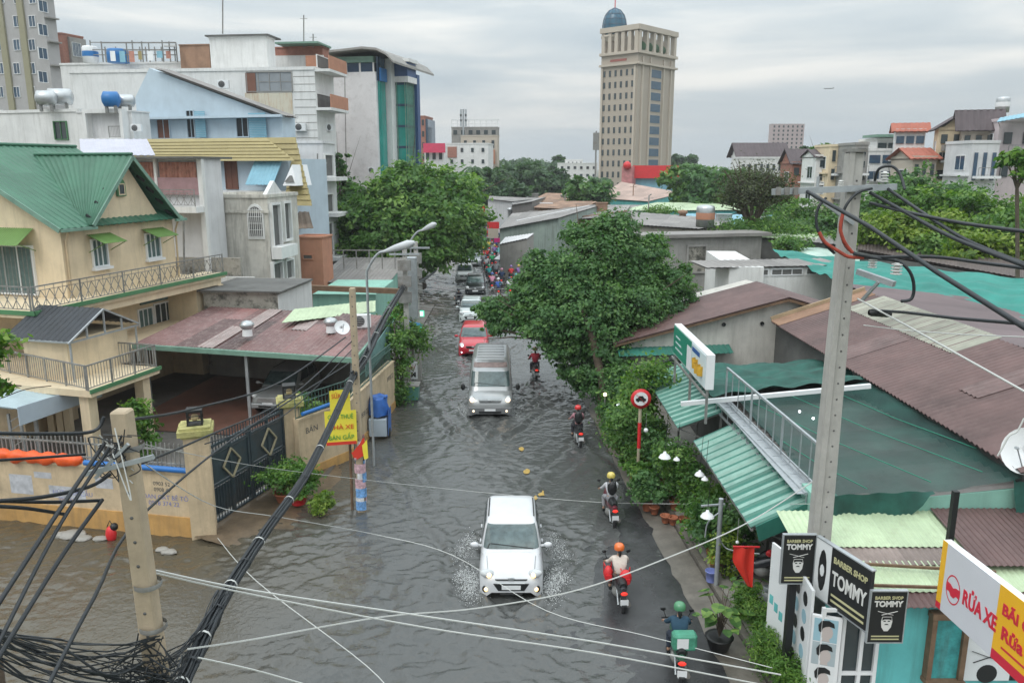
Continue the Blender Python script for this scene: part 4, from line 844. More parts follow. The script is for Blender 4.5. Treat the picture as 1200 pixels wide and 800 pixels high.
# antennas
for (px,y0,y1,Y,lab) in ((261,40,-6,84,'thin tall mast on the rooftop stair block'),(356,56,18,92,'thin mast above the red roofed top storey'),(367,56,40,92,'short mast beside the thin mast')):
    mb = MB(); mb.tube([D(px,y0,Y),D(px,y1,Y)],.07,5); mb.bar(D(px,y1 + 4,Y) - Vector((.4,0,0)),D(px,y1 + 4,Y) + Vector((.4,0,0)),.04); tag(mb.build('antenna_mast',MT['iron']),lab,'antenna','rooftop masts')
t,WA,WB,z1,la,lb = bldg('brick_top_house','small brick faced top storey with green canopy behind white terrace',312,378,384,92,56,'brick',.12,cat='house',par=.15)
wbox(WB,'canopy',t,'tealgut',-.3,4.5,z1 + .16,z1 + .35,-2,2.2); wbox(WB,'white_band',t,'white',-.1,lb,z1 - 2.2,z1 - .8,.002,.3)
wbox(WB,'awning',t,'orange',-.2,1.4,z1 - 2.6,z1 - 1.,.3,1.6)
# 8 tall glass fronted office building
t,WA,WB,z1,la,lb = bldg('office_building','tall white blank walled office with teal glass street front and curved roof',388,440,488,100,84,M('office_wall',(.72,.72,.73),rough=.85,var=.07,scale=.5,spots=.35,scol=(.42,.41,.40)),.24,par=0)
c = D(440,84,100); top = WB.uv(430,66)[1]
wbox(WB,'glass_storey',t,'glassd',.3,lb - .2,z1,top - .7,-10,-.2); wbox(WB,'fascia',t,'tealgut',.2,lb,top - .7,top,-10.2,.1)
for k in range(4): s = .3 + (lb - .5) * k / 3; wbox(WB,'mullion',t,'white',s - .1,s + .1,z1,top - .7,-.198,-.1)
mb = MB(); P0 = WB.p
prev = None; prof = [(lb + 1.6,.5),(lb * .5,.75),(1,.9),(-.8,.7),(-2.,.1),(-2.9,-.8)]
for i in range(len(prof) - 1): (a,za),(b,zb) = prof[i],prof[i + 1]; mb.hexa([P0(a,top + za - .25,1.5),P0(b,top + zb - .25,1.5),P0(b,top + zb - .25,-13),P0(a,top + za - .25,-13),P0(a,top + za,1.5),P0(b,top + zb,1.5),P0(b,top + zb,-13),P0(a,top + za,-13)])
mb.build('curved_roof',MT['grey'],t)
wbox(WA,'glass_strip',t,'glasst',.5,WA.uv(450,120)[0],2,WA.uv(450,97)[1],.002,.25); wbox(WA,'top_glass',t,'glassd',.3,WA.uv(450,100)[0],z1 - 1,top,.002,.2)
wbox(WA,'blue_panel',t,'bluetank',.5,WA.uv(449,90)[0],WA.uv(450,97)[1],WA.uv(450,82)[1],.26,.5)
sw = WA.uv(451,120)[0]; wbox(WA,'white_pier',t,'white',sw,sw + 1.5,0,top,.002,.9)
g0 = sw + 1.5; gl = max(g0 + 2.5,WA.uv(481,120,2.2)[0]); zt_ = WA.uv(455,97)[1]
wbox(WA,'glass_front',t,'glasst',g0,gl,0,zt_,.002,2.2)
for k in range(8): z = 3 + (zt_ - 3) * k / 7; wbox(WA,'floor_band',t,'glassd',g0 - .02,gl + .02,z - .3,z,2.201,2.3)
for k in range(7): s = g0 + (gl - g0) * k / 6; wbox(WA,'mullion',t,'tealgut',s,s + .12,0,zt_,2.301,2.36)
E = Wall(tuple(WA.p(g0,0,0))[:2],tuple(WA.p(g0,0,2.2))[:2])
for k in range(8): z = 3 + (zt_ - 3) * k / 7; wbox(E,'floor_band',t,'glassd',0,2.2,z - .3,z,.01,.08)
for s in (.0,1.0,2.1): wbox(E,'mullion',t,'tealgut',s,s + .1,0,zt_,.081,.14)
wbox(WA,'blue_crown',t,M('deep_blue_panel',(.03,.08,.20),rough=.5,var=.05),g0 - .3,gl + .3,zt_ + .7,zt_ + 2.4,-.5,2.6); wbox(WA,'white_crown',t,'white',g0 - .35,gl + .35,zt_,zt_ + .7,-.5,2.7); wbox(WA,'crown_lip',t,'white',g0 - .4,gl + .4,zt_ + 2.4,zt_ + 2.8,-.6,2.9)
wbox(WA,'blue_fin',t,MATS['deep_blue_panel'],gl + .3,gl + 1.3,0,zt_ + 1.2,0,2.7)
# 9 apartment tower at the left edge
t,WA,WB,z1,la,lb = bldg('apartment_tower','tall grey apartment tower with olive pilasters and small square windows',-90,42,56,135,-60,M('tower_grey',(.40,.39,.39),rough=.85,var=.06),.30,cat='tower')
for px in (7,31): s = WB.uv(px,60)[0]; wbox(WB,'pilaster',t,M('olive_trim',(.30,.28,.19),rough=.8,var=.05),s - .6,s + .6,0,z1,.002,.35)
for k in range(10):
    for px in (-8,1,20,38):
        s,z = WB.uv(px,-30 + k * 27.6,0); win(WB,t,s - .6,s + .6,z - .8,z + .8,fr='whitep',pane='glassd',nx=2,dep=.12,fw=.09)
    s,z = WA.uv(50,-20 + k * 27.6,0); win(WA,t,s - .8,s + .8,z - .8,z + .8,fr='whitep',pane='glassd',nx=2,dep=.12,fw=.09); wbox(WA,'ledge',t,'grey',0.05,la,z + 1.9,z + 2.1,.002,.7)
t,WA,WB,z1,la,lb = bldg('brick_apartment','mid height brick red and grey apartment block with white framed windows',49,72,97,150,40,'brick',.30,cat='apartment block')
wbox(WA,'grey_front',t,'grey',1.2,la,0,z1 - .3,.002,.5)
for k in range(3): s0,s1,za,zb = WB.rect(52,52 + k * 20,69,62 + k * 20,0); win(WB,t,s0,s1,za,zb,fr='whitep',pane='glassd',nx=4,nz_=2,dep=.2)
for k in range(4):
    for q in (0,1,2): a = 2.2 + q * (la - 3) / 3; z = z1 - 3.5 - k * 3.8; win(WA,t,a,a + (la - 3) / 3 - 1.2,z,z + 2.3,.5,fr='whitep',pane='glassd',nx=2,dep=.1)
# 14 low green-walled buildings beyond the carport
t,WA,WB,z1,la,lb = bldg('green_walled_shop','low mint green walled shop with brown gutter beside the street wall',366,440,462,47,345,'mint',.03,cat='shop',par=0)
mb = MB(); mb.bar(WB.p(-1.5,z1 + .25,.3),WB.p(lb + .4,z1 + .45,.3),.35,.3); mb.build('roof_beam',MT['wood'],t)
t,WA,WB,z1,la,lb = bldg('grey_roofed_shop','low shop under dark grey sheet roof in front of left tree',372,452,466,56,330,'mint',.03,cat='shop',par=0)
mb = MB(); mb.sheet(WB.p(-.3,z1,.4),WB.p(lb + .3,z1,.4),WB.p(lb + .3,z1 + .7,-9),WB.p(-.3,z1 + .7,-9),.3,.02,.03); mb.build('roof',MT['roofg'],t)
mb = MB()
for k in range(6): s = lb * k / 5; mb.bar(WB.p(s,z1 + .4,-4),WB.p(s,z1 + 1.8,-4),.08)
mb.bar(WB.p(0,z1 + 1.8,-4),WB.p(lb,z1 + 1.8,-4),.08); mb.build('roof_rail',MT['iron'],t)
mb = MB(); a = [G(330,378,3.75),G(440,365,3.6),G(440,352,3.8),G(345,362,4.0)]; mb.sheet(*a,.3,.01,.02); tag(mb.build('low_roof',MT['pale']),'pale patched low sheet roof behind the carport','roof sheet')
t,WA,WB,z1,la,lb = bldg('far_street_shops','shuttered low shops below the left tree crown',430,487,497,72,330,'grey',-.03,cat='shop',par=.1)

# clutter on the left houses: air units, pipes, washing
for (px,py,Y,yaw,lab,sc) in ((352,150,80,0,'air unit on the rust streaked wall corner',1.3),(385,150,83,60,'air unit on the street side of white terrace house',1.2),(262,100,79.5,0,'air unit below the rooftop stair block',1.3),(160,150,65.5,0,'air unit beside the louvred shutter',1.),(230,262,48.6,5,'air unit on the side of the arched window house',.9),(345,320,54,0,'air unit near the orange lean-to wall',.9),(412,378,38.5,10,'second air unit near the carport end',.8),(436,200,99,10,'air unit high on the blank office wall',1.2)):
    q = D(px,py,Y); q.z -= .3; ac_unit(tuple(q),R(yaw),lab,sc)
for (x0,y0,x1,y1,Y,lab) in ((300,140,300,165,79,'grey drainpipe on white terrace house'),(245,250,246,330,48.3,'black waste pipe down the old white house'),(404,90,406,215,99.3,'thin pipe down the blank office wall'),(215,255,216,330,46.2,'grey pipe under the pink curtained balcony'),(372,180,373,300,65.5,'dark pipe on the grey white house corner')):
    mb = MB(); mb.tube([D(x0,y0,Y),D(x1,y1,Y)],.06,6); tag(mb.build('drainpipe',MT['iron'],None),lab,'drainpipe','drainpipes on the left houses')
g_ = random.Random(5)
cl = thing('washing_line','washing line with faded clothes on the white rooftop','washing line',D(170,72,84.5)); mb = MB(); a,b = D(122,60,84.8),D(206,60,84.8); mb.tube([a,b],.02,4); mb.build('line',MT['iron'],cl)
for k in range(7):
    q = a.lerp(b,.08 + k * .13); w_ = g_.uniform(.35,.6); h_ = g_.uniform(.6,1.1); mb = MB(); mb.hexa([(q.x,q.y - .02,q.z - h_),(q.x + w_,q.y - .02,q.z - h_),(q.x + w_,q.y + .02,q.z - h_),(q.x,q.y + .02,q.z - h_),(q.x,q.y - .02,q.z),(q.x + w_,q.y - .02,q.z),(q.x + w_,q.y + .02,q.z),(q.x,q.y + .02,q.z)]); mb.build('garment',[MT['whitep'],MT['blues'],MT['pinksh'],MT['khaki']][k % 4],cl)
# ================================================================ hotel tower and the far centre
t,WA,WB,z1,la,lb = bldg('hotel_tower','tall beige hotel tower with teal glass corner dome and top colonnade',703,745,788,250,62,'tan',.9,ref=150,cat='hotel',par=0)
# the tower shows its left face 703-745 and its right face 745-788
zt = D(745,50,250).z
FLR = (z1 - 2) / 17.5
for k in range(14):
    z = z1 - 6.2 - k * 3.36
    for q in range(6): s = lb * (.1 + q * .155); wbox(WB,'window',t,'glassb',s,s + lb * .055,z,z + 1.8,.002,.12)
    wbox(WA,'window',t,M('hotel_glass',(.05,.10,.15),rough=.15,var=.1),la * .34,la * .62,z - .2,z + 2.1,.002,.12)
for q in range(2): wbox(WB,'pilaster',t,'tancol',lb * (.03 + .9 * q),lb * (.03 + .9 * q) + .7,0,z1 - 3.5,.002,.5)
for s in (.1,.3,.66,.86): wbox(WA,'pilaster',t,'tancol',la * s,la * s + .6,0,z1 - .8,.002,.5)
for W_,l_ in ((WA,la),(WB,lb)):
    wbox(W_,'cornice',t,'tancol',-.4,l_ + .3,z1 - 3.2,z1 - 2.6,.002,.9); wbox(W_,'cornice',t,'tancol',-.5,l_ + .3,z1 + .0,z1 + .8,-2,.8)
    wbox(W_,'top_beam',t,'tancol',-.5,l_ + .3,zt + 5.2 - 1.5,zt + 5.2,-1.6,.7)
    for q in range(6): s = (l_ - 1.4) * q / 5; wbox(W_,'column',t,'tancol',s,s + 1.2,z1 + .8,zt + 3.6,-1.1,.4)
wbox(WA,'recessed_storey',t,'tan',3,la - 1,z1 + .8,zt + 2.6,-lb + 1,-3)
wbox(WB,'sign_band',t,M('red_lettering',(.30,.10,.08),var=0),lb * .3,lb * .75,z1 - 1.9,z1 - 1.2,.02,.1)
tb = MB(); 
for q in range(4):
    c = WA.p(la * (.2 + q * .2),z1 + 2.2,-1.6); tb.ball(c,1.9,8,(1,1,.9))
tb.build('planting',LF['far'] if False else M('terrace_green',(.04,.10,.04),rough=.9,var=.4,scale=1),t)
c = WB.p(lb * .84,0,-3.5); c = Vector((c.x,c.y,zt + 3.2)); R0 = 3.7
MB().lathe(c,[(R0 * .7,-8),(R0 * .85,-2.0),(R0 + .1,-1.8),(R0 + .1,-.8),(R0 + .4,-.6),(R0 + .4,0),(R0,.1)],20).build('drum',MT['tancol'],t)
dm = MB(); dm.lathe(c + Vector((0,0,3.2)),[(R0,-3.1),(R0,0),(R0 * .93,1.6),(R0 * .78,3.0),(R0 * .5,4.2),(R0 * .2,4.8),(0,5)],24); d_ = dm.build('dome',M('dome_glass',(.012,.09,.15),rough=.25,var=.15,scale=.5),t)
rb = MB()
for k in range(12):
    a = 2 * math.pi * k / 12; rb.tube([c + Vector((math.cos(a) * r,math.sin(a) * r,h + 3.2)) for r,h in ((R0 + .05,-3),(R0 + .05,0),(R0 * .94,1.6),(R0 * .79,3.05),(R0 * .5,4.3),(.1,5.1))],.09,4)
for h,r in ((-1.5,R0),(0,R0),(1.6,R0 * .93),(3.0,R0 * .78)): rb.tube([c + Vector((math.cos(2 * math.pi * k / 20) * (r + .05),math.sin(2 * math.pi * k / 20) * (r + .05),h + 3.2)) for k in range(21)],.08,4)
rb.build('dome_rib',MT['glassd'],d_); MB().tube([c + Vector((0,0,8)),c + Vector((0,0,12.5))],.15,6).build('finial',MT['red'],t)
mb = MB(); q = D(698,190,245); mb.tube([q - Vector((0,0,12)),q + Vector((0,0,9))],.25,6); mb.box(q.x - .9,q.x + .9,q.y - .5,q.y + .5,q.z + 3.5,q.z + 8.5); tag(mb.build('antenna_mast',MT['iron']),'slim dark mast with boxes at the foot of the hotel tower','antenna')
def simple(name,label,x0,x1,Y,yt,yb,mat,rows=0,cols=0,cat='building',hx=0.,side=0,roof=None,depth=10,pane='glassb',ww=.5,hh=.5,par=.3,group=None):
    t,WA,WB,z1,la,lb = bldg(name,label,x0,x1,x1 + side,Y,yt,mat,hx,cat=cat,par=par,group=group)
    zb = WB.uv((x0 + x1) / 2,yb)[1]
    if x0 > 900 and cat != 'tower block':
        WL = Wall(tuple(WB.p(lb,0))[:2],tuple(WB.p(lb,0) - WB.n * la)[:2]); WL.n = WB.a.copy(); q = 0
        for r in range(3):
            z = z1 - 1.9 - r * 3.1
            win(WL,t,la * .2,la * .55,z - .7,z + .7,fr='whitep',pane=pane,nx=2,dep=.08)
            wbox(WL,'ledge',t,mat,.0,la,z - 1.35,z - 1.2,.002,.35)
        if Y < 110:
            zb2 = z1 - 3.2; wbox(WB,'balcony',t,'whitep',.1,lb * .9,zb2 - .25,zb2,.16,1.1); railing(WB,t,.2,lb * .88,zb2,.8,1.05,step=.3)
    for r in range(rows):
        for c_ in range(cols):
            s = lb * (c_ + .5) / cols; z = zb + (z1 - zb) * (r + .5) / rows; w_ = lb / cols * ww / 2; h_ = (z1 - zb) / rows * hh / 2
            wbox(WB,'window',t,pane,s - w_,s + w_,z - h_,z + h_,.003,.15)
    if roof:
        k,up,ov = roof; mb = MB()
        if k == 'gx':   # ridge parallel to the picture
            mb.sheet(WB.p(-ov,z1,ov),WB.p(lb + ov,z1,ov),WB.p(lb + ov,z1 + up,-la / 2),WB.p(-ov,z1 + up,-la / 2),.6,.03,.12); mb.sheet(WB.p(-ov,z1 + up,-la / 2),WB.p(lb + ov,z1 + up,-la / 2),WB.p(lb + ov,z1,-la - ov),WB.p(-ov,z1,-la - ov),.6,.03,.12)
            g = MB(); g.prism([WB.p(0,z1 - .1,0),WB.p(0,z1 + up - .1,-la / 2),WB.p(0,z1 - .1,-la)],WB.a * lb); g.build('gable',MT[mat] if isinstance(mat,str) else mat,t)
        else:
            mb.sheet(WB.p(-ov,z1,ov),WB.p(-ov,z1,-la - ov),WB.p(lb / 2,z1 + up,-la - ov),WB.p(lb / 2,z1 + up,ov),.6,.03,.12); mb.sheet(WB.p(lb / 2,z1 + up,ov),WB.p(lb / 2,z1 + up,-la - ov),WB.p(lb + ov,z1,-la - ov),WB.p(lb + ov,z1,ov),.6,.03,.12)
            g = MB(); g.prism([WB.p(0,z1 - .1,0),WB.p(lb / 2,z1 + up - .1,0),WB.p(lb,z1 - .1,0)],WB.n * -la); g.build('gable',MT[mat] if isinstance(mat,str) else mat,t)
        mb.build('roof',MT[_rc[0]],t)
    return t,WA,WB,z1,la,lb
_rc = ['roofb']
# left of centre, beyond the teal office
t,WA,WB,z1,la,lb = simple('brick_office','narrow brick and blue glass office beside the teal glass office',488,498,210,137,190,'brick',4,2,side=9,hx=.1)
wbox(WA,'blue_glass',t,'glassd',.5,la,0,z1 - .5,.002,.6)
simple('pink_banner_house','small white house under a wide pink red banner',497,520,190,172,192,'white',1,3); mb = MB(); W_ = Wall(tuple(D(522,180,189))[:2],tuple(D(495,180,189))[:2]); W_.box(mb,0,W_.len * .95,D(500,179,189).z,D(500,168,189).z,0,.4)
tag(mb.build('banner_board',M('pink_banner',(.62,.05,.12),rough=.6,var=.1)),'wide pink red banner board on a distant white house','banner')
t,WA,WB,z1,la,lb = simple('white_side_house','distant white house with blank side and few small windows',523,572,200,169,196,'white',2,4,side=6,hx=.1,ww=.25,hh=.35)
wbox(WB,'red_panel',t,'brick',lb * .75,lb * .97,z1 - 3.2,z1 - .6,.003,.2)
t,WA,WB,z1,la,lb = simple('cream_rooftop_house','distant cream house with orange framed window and grey roof storey',540,583,215,160,196,'tancol',2,4,side=2,hx=.1,ww=.3,hh=.5)
wbox(WB,'orange_frame',t,'orange',.6,3.2,z1 - 7,z1 - 3.4,.16,.5)
t2,WA,WB,z1,la,lb = simple('grey_rooftop_storey','grey rooftop storey with white pergola under a mobile mast',529,583,225,150,160,'grey',1,6,cat='roof storey',side=2,hx=.1)
mb = MB()
for k in range(9): mb.bar(WB.p(lb * k / 8,z1,-.5),WB.p(lb * k / 8,z1 + 2.2,-.5),.25)
mb.bar(WB.p(-.5,z1 + 2.2,-.5),WB.p(lb,z1 + 2.2,-.5),.4); mb.bar(WB.p(-.5,z1 + 1.1,-.5),WB.p(lb,z1 + 1.1,-.5),.15); mb.build('pergola',MT['whitep'],t2)
mb = MB(); q = D(543,160,222); mb.tube([q,D(543,128,222)],.25,6)
for z in (131,137,143): p = D(543,z,222); mb.box(p.x - .9,p.x - .4,p.y - .3,p.y + .3,p.z - 1.2,p.z + .6); mb.box(p.x + .4,p.x + .9,p.y - .3,p.y + .3,p.z - 1.2,p.z + .6)
tag(mb.build('cell_mast',MT['steel']),'mobile phone mast with panel antennas on grey rooftop storey','antenna')
simple('white_balustrade_house','distant white house with roof balustrade left of the hotel tower',655,700,260,192,210,'white',2,6,ww=.4,hh=.35)
simple('white_crown_house','small white roof room above the balustrade house',664,683,262,188,195,'white',1,4,ww=.3,hh=.5,cat='roof room')
# long low sheds and shops on the right of the street, beyond the big tree
def shed(label,c4,mat,zb=0.,rmat='roofg',name='low_shed',pitch=.35,wallm='grey'):
    """four roof corners as (px, py, Y) in ring order, the walls drop from them"""
    P = [D(*c) for c in c4]; t = thing(name,label,'shed',(P[0].x,P[0].y,0)); MBx = MB(); MBx.sheet(P[0],P[1],P[2],P[3],pitch,.02,.06); MBx.build('roof',MT[rmat],t)
    mb = MB()
    ins = sum(P,Vector()) / 4; Q = [p.lerp(ins,.03) for p in P]
    for i in range(4):
        a,b = Q[i],Q[(i + 1) % 4]; mb.add([Vector((a.x,a.y,zb - .3)),Vector((b.x,b.y,zb - .3)),b - Vector((0,0,.12)),a - Vector((0,0,.12))],[(0,1,2,3)])
    mb.build('wall',MT[wallm] if isinstance(wallm,str) else wallm,t); return t,P
shed('white canopied market shop at the far right kerb',[(585,286,79),(618,279,77),(626,273,82),(592,278,85)],'white',rmat='white2',wallm='grey')
t,P = shed('grey green fronted shop row under patched grey sheet roof',[(584,268,88),(655,255,84),(705,240,108),(600,250,114)],'mint',wallm=M('grey_mint',(.27,.33,.30),rough=.8,var=.2,scale=.4,streak=.5),rmat='roofg')
t,P = shed('blank grey sheet walled building at the end of the market street',[(571,233,125),(600,236,120),(640,232,150),(575,228,160)],'roofg',wallm='white2',rmat='roofg')
shed('dull blue sheet walled shed beside the blank grey building',[(600,240,116),(624,236,117),(640,231,150),(604,234,150)],'roofg',wallm='roofg')
shed('rust orange roofed shed in the far roofscape',[(616,238,135),(690,240,125),(700,228,160),(640,226,170)],'rust',rmat='rust',wallm='wood')
shed('shed with brown patched roof right of the blank building',[(625,243,112),(680,246,108),(700,236,130),(640,235,130)],'rust',rmat='rust',wallm='wood')
shed('low long grey roof beside the rust orange roof',[(650,258,95),(735,253,92),(760,240,120),(690,240,120)],'roofg',wallm='wood')
shed('white edged long flat roof behind big tree',[(630,268,100),(735,246,98),(740,240,110),(640,258,112)],'white',rmat='grey',wallm='grey')
shed('cream sheet roofed shed with pale patches above the big tree',[(690,300,70),(745,275,70),(760,255,85),(705,262,90)],'roofg',rmat='roofg',wallm='tan')
t,P = shed('peach gabled shed with teal side right of far street',[(700,232,150),(760,236,140),(800,226,160),(728,213,165)],'rust',rmat=None or 'rust',wallm='tealw')
MT['peach'] = M('peach_sheet',(.42,.30,.25),rough=.6,var=.15,scale=.3,panel=.15,streak=.4)
P_ = [c for c in t.children]; 
for c in kids(t):
    if c.name.startswith('roof'): c.data.materials[0] = MT['peach']
t,P = shed('long pale green roofed hall with teal gable behind the grey wall',[(722,247,105),(868,246,100),(868,238,118),(770,237,120)],'pale',rmat='pale',wallm='tealw')
for i,(c4,rm,wm,lab) in enumerate((
    ([(745,263,72),(820,268,70),(880,258,90),(738,248,92)],'roofg','mossy','flat roofed block with moss stained wall behind big tree'),
    ([(820,262,82),(905,263,80),(905,252,96),(800,250,98)],'blues','dgrey','pale blue sheet roof beside the bare tree'),
    ([(860,276,66),(960,282,64),(965,264,84),(870,262,84)],'pale','dgrey','pale green sheet roof beyond the bare tree'),
    ([(924,281,62),(1000,288,60),(1000,266,84),(925,268,84)],'roofg','dgrey','dark grey sheet roof right of the bare tree'))):
    shed(lab,c4,rm,rmat=rm,wallm=wm)
# red canopy sign in front of the hotel
t = thing('red_banner_shop','shop roofed by a long plain red billboard in front of the hotel','shop',D(765,210,175))
W_ = Wall(tuple(D(796,203,175))[:2],tuple(D(742,203,178))[:2]); mb = MB(); z0_,z1_ = D(760,209,176).z,D(760,194,176).z; W_.box(mb,0,W_.len,z0_,z1_,0,.5); mb.build('billboard',MT['red'],t)
mb = MB(); W_.box(mb,0,W_.len + 1,-.3,z0_ - .01,-6,-.5); mb.build('wall',MT['blues'],t)
W_ = Wall(tuple(D(741,203,176))[:2],tuple(D(729,203,177))[:2]); mb = MB(); W_.box(mb,0,W_.len,-.3,D(735,195,176).z,-3,.3); mb.build('pink_end_wall',M('pink_wall',(.5,.2,.2),rough=.8,var=.3,scale=1),t); MB().ball(D(735,194,176),.9,10).build('red_ball',MT['red'],t)
# grey wall building with bricked window, white boiler house
t,WA,WB,z1,la,lb = bldg('grey_block_building','long grey rendered building with one blocked up window',752,893,915,62,276,'grey',-.25,cat='building',par=.0)
mb = MB(); WB.box(mb,-.6,lb + .4,z1,z1 + .25,-2.5,.4); mb.build('roof_slab',MT['roofg'],t)
s0,s1,za,zb = WB.rect(806,289,826,318,0); win(WB,t,s0,s1,za,zb,fr='grey',pane='mossy',nx=1,dep=.12,fw=.15)
wbox(WA,'door',t,'glassb',0.4,1.6,WA.uv(900,300)[1],WA.uv(900,290)[1],.003,.06)
tank(D(826,266,66),.75,1.8,'silver','upright steel water tank on the moss stained block',True,'orange')
t,WA,WB,z1,la,lb = bldg('white_sheet_building','long white rendered building with grey overhanging roof behind the brown gable',855,982,986,48,312,'white',-.16,cat='building',par=0)
WL = Wall(tuple(WB.p(lb,0))[:2],tuple(D(827,305,56))[:2]); mb = MB(); WL.box(mb,0,WL.len,-.3,z1 + .1,-2,0); mb.build('wall',MT['white'],t)
s0,s1,za,zb = WL.rect(840,318,847,341,0); w_ = win(WL,t,min(s0,s1),max(s0,s1),za,zb,fr='white',pane='glassb',nx=2,dep=.06)
mb = MB(); mb.sheet(WB.p(-.8,z1 + .1,.15),WB.p(lb + 1.5,z1 + .1,.15),WB.p(lb + 1.5,z1 + .2,-2.6),WB.p(-.8,z1 + .2,-2.6),.4,.015,.07); mb.build('roof',MT['roofg'],t)
for (a,b) in ((877,900),(905,940),(946,980)): s0,s1,za,zb = WB.rect(a,308,b,316,0); win(WB,t,s0,s1,z1 - .42,z1 - .12,fr='whitep',pane='dgrey',nx=3,dep=.05,name='vent_window')
# ================================================================ right-hand houses on the skyline
_rc[0] = 'roofb'
simple('pink_tower_block','distant pink grey apartment block standing alone on the horizon',905,943,420,146,175,M('pink_grey',(.42,.34,.34),rough=.85,var=.05),6,7,cat='tower block',ww=.35,hh=.5)
simple('white_villa','white villa with dark hipped roof and wide windows beyond trees',866,921,150,184,205,'white',2,4,roof=('gx',2.6,.8),ww=.5,hh=.4)
simple('white_terraced_villa','long low white building in front of the white villa',868,925,140,186,206,'white',1,8,ww=.4,hh=.35)
for (x0,x1,Y,yt,lab) in ((928,951,120,176,'steep dark brown roofed house between white villa and pink house'),(948,957,118,172,'small pink house with dark lattice beside steep brown roof')):
    simple('brown_roofed_house',lab,x0,x1,Y,yt + 16,210,'brick' if x0 < 940 else 'pinksh',1,2,roof=('gx',2.2 if x0 < 940 else .1,.4))
simple('cream_balcony_house','cream yellow modern house with tall dark window left of utility pole',973,1003,100,172,215,'cream',2,3,ww=.35,hh=.6)
simple('white_gable_house','white house with side gable left of the cream yellow house',957,972,102,184,215,'white',2,1,ww=.4,hh=.5,roof=('gx',1.,.3))
simple('concrete_frame_house','grey unfinished looking house directly behind the utility pole',1003,1018,95,170,215,'grey',3,1,ww=.6,hh=.5)
simple('glazed_house','white house with wide glazed storeys and rooftop plants',1018,1049,95,177,215,'white',2,2,ww=.8,hh=.5,pane='glassd')
t,WA,WB,z1,la,lb = simple('green_canopy_storey','rooftop storey with flat green canopy and potted plants',1028,1052,97,165,178,'white',1,2,cat='roof storey',ww=.8,hh=.6)
wbox(WB,'canopy',t,'tealgut',-.5,lb + .5,z1 + .4,z1 + .7,-3,1.)
_rc[0] = 'rooft'
simple('red_roofed_house','white house with bright red tiled roof and glazed veranda',1050,1085,92,154,212,'white',3,3,side=22,hx=.35,roof=('gx',1.0,.5),ww=.8,hh=.45,pane='glassd')
simple('red_awning_house','small cream house with pink red sloping roof below the veranda',1070,1098,88,186,212,'tancol',1,3,roof=('gx',1.2,.5),ww=.4,hh=.5)
_rc[0] = 'roofb'
t,WA,WB,z1,la,lb = simple('dark_gabled_house','cream house with steep dark gabled roof and deep planted balcony',1100,1145,88,152,215,'cream',3,3,side=10,hx=.3,roof=('gy',1.6,.6),ww=.5,hh=.5)
wbox(WB,'balcony',t,'iron',.2,lb * .9,WB.uv(1120,177)[1],WB.uv(1120,170)[1],.3,1.6)
t,WA,WB,z1,la,lb = simple('big_dark_roof_house','largest cream house with broad dark purple roof and rooftop tank',1128,1168,86,153,218,'tan',3,3,side=30,hx=.35,roof=('gx',2.2,.8),ww=.5,hh=.5)
tank(D(1174,132,92),.7,1.7,'silver','steel water tank above the broad dark purple roof',True,'whitep')
simple('pale_pink_house','pale pink house with blue awning at the right edge',1172,1240,84,142,220,M('pale_pink',(.56,.48,.49),rough=.85,var=.06,streak=.2),2,3,ww=.4,hh=.35,hx=.1)
t = thing('blue_awning','pale blue sheet awning on the pale pink house','awning',D(1185,140,83)); mb = MB(); mb.sheet(D(1168,143,81),D(1225,133,80),D(1225,128,84),D(1172,138,84),.4,.02,.05); mb.build('awning_sheet',MT['blues'],t); mb = MB(); mb.bar(D(1172,150,83.8),D(1170,143,81.5),.06); mb.bar(D(1215,142,83.8),D(1215,136,80.5),.06); mb.build('bracket',MT['iron'],t)
simple('white_lower_house','white house with tall blue framed windows under the broad dark roof',1140,1172,82,168,222,'white2',1,3,ww=.35,hh=.6,pane='glassd')
# small aeroplane far away in the sky
t = thing('aeroplane','tiny distant airliner crossing the grey sky','aeroplane',D(971,104,1500)); c = wloc(t)
MB().tube([c + Vector((x,0,0)) for x in (-9,-7.5,0,7,9)],[.3,.9,.9,.8,.1],8).build('fuselage',MT['dgrey'],t)
mb = MB(); mb.prism([c + Vector(p) for p in ((-1.5,0,-.2),(-.2,9,.2),(1.,9,.2),(1.8,0,-.2),(1.,-9,.2),(-.2,-9,.2))],(0,0,.25)); mb.build('wing',MT['dgrey'],t)
mb = MB(); mb.prism([c + Vector(p) for p in ((6.5,0,.5),(8.6,0,2.6),(9.4,0,2.6),(9,0,.5))],(0,.2,0)); mb.build('tail_fin',MT['dgrey'],t)

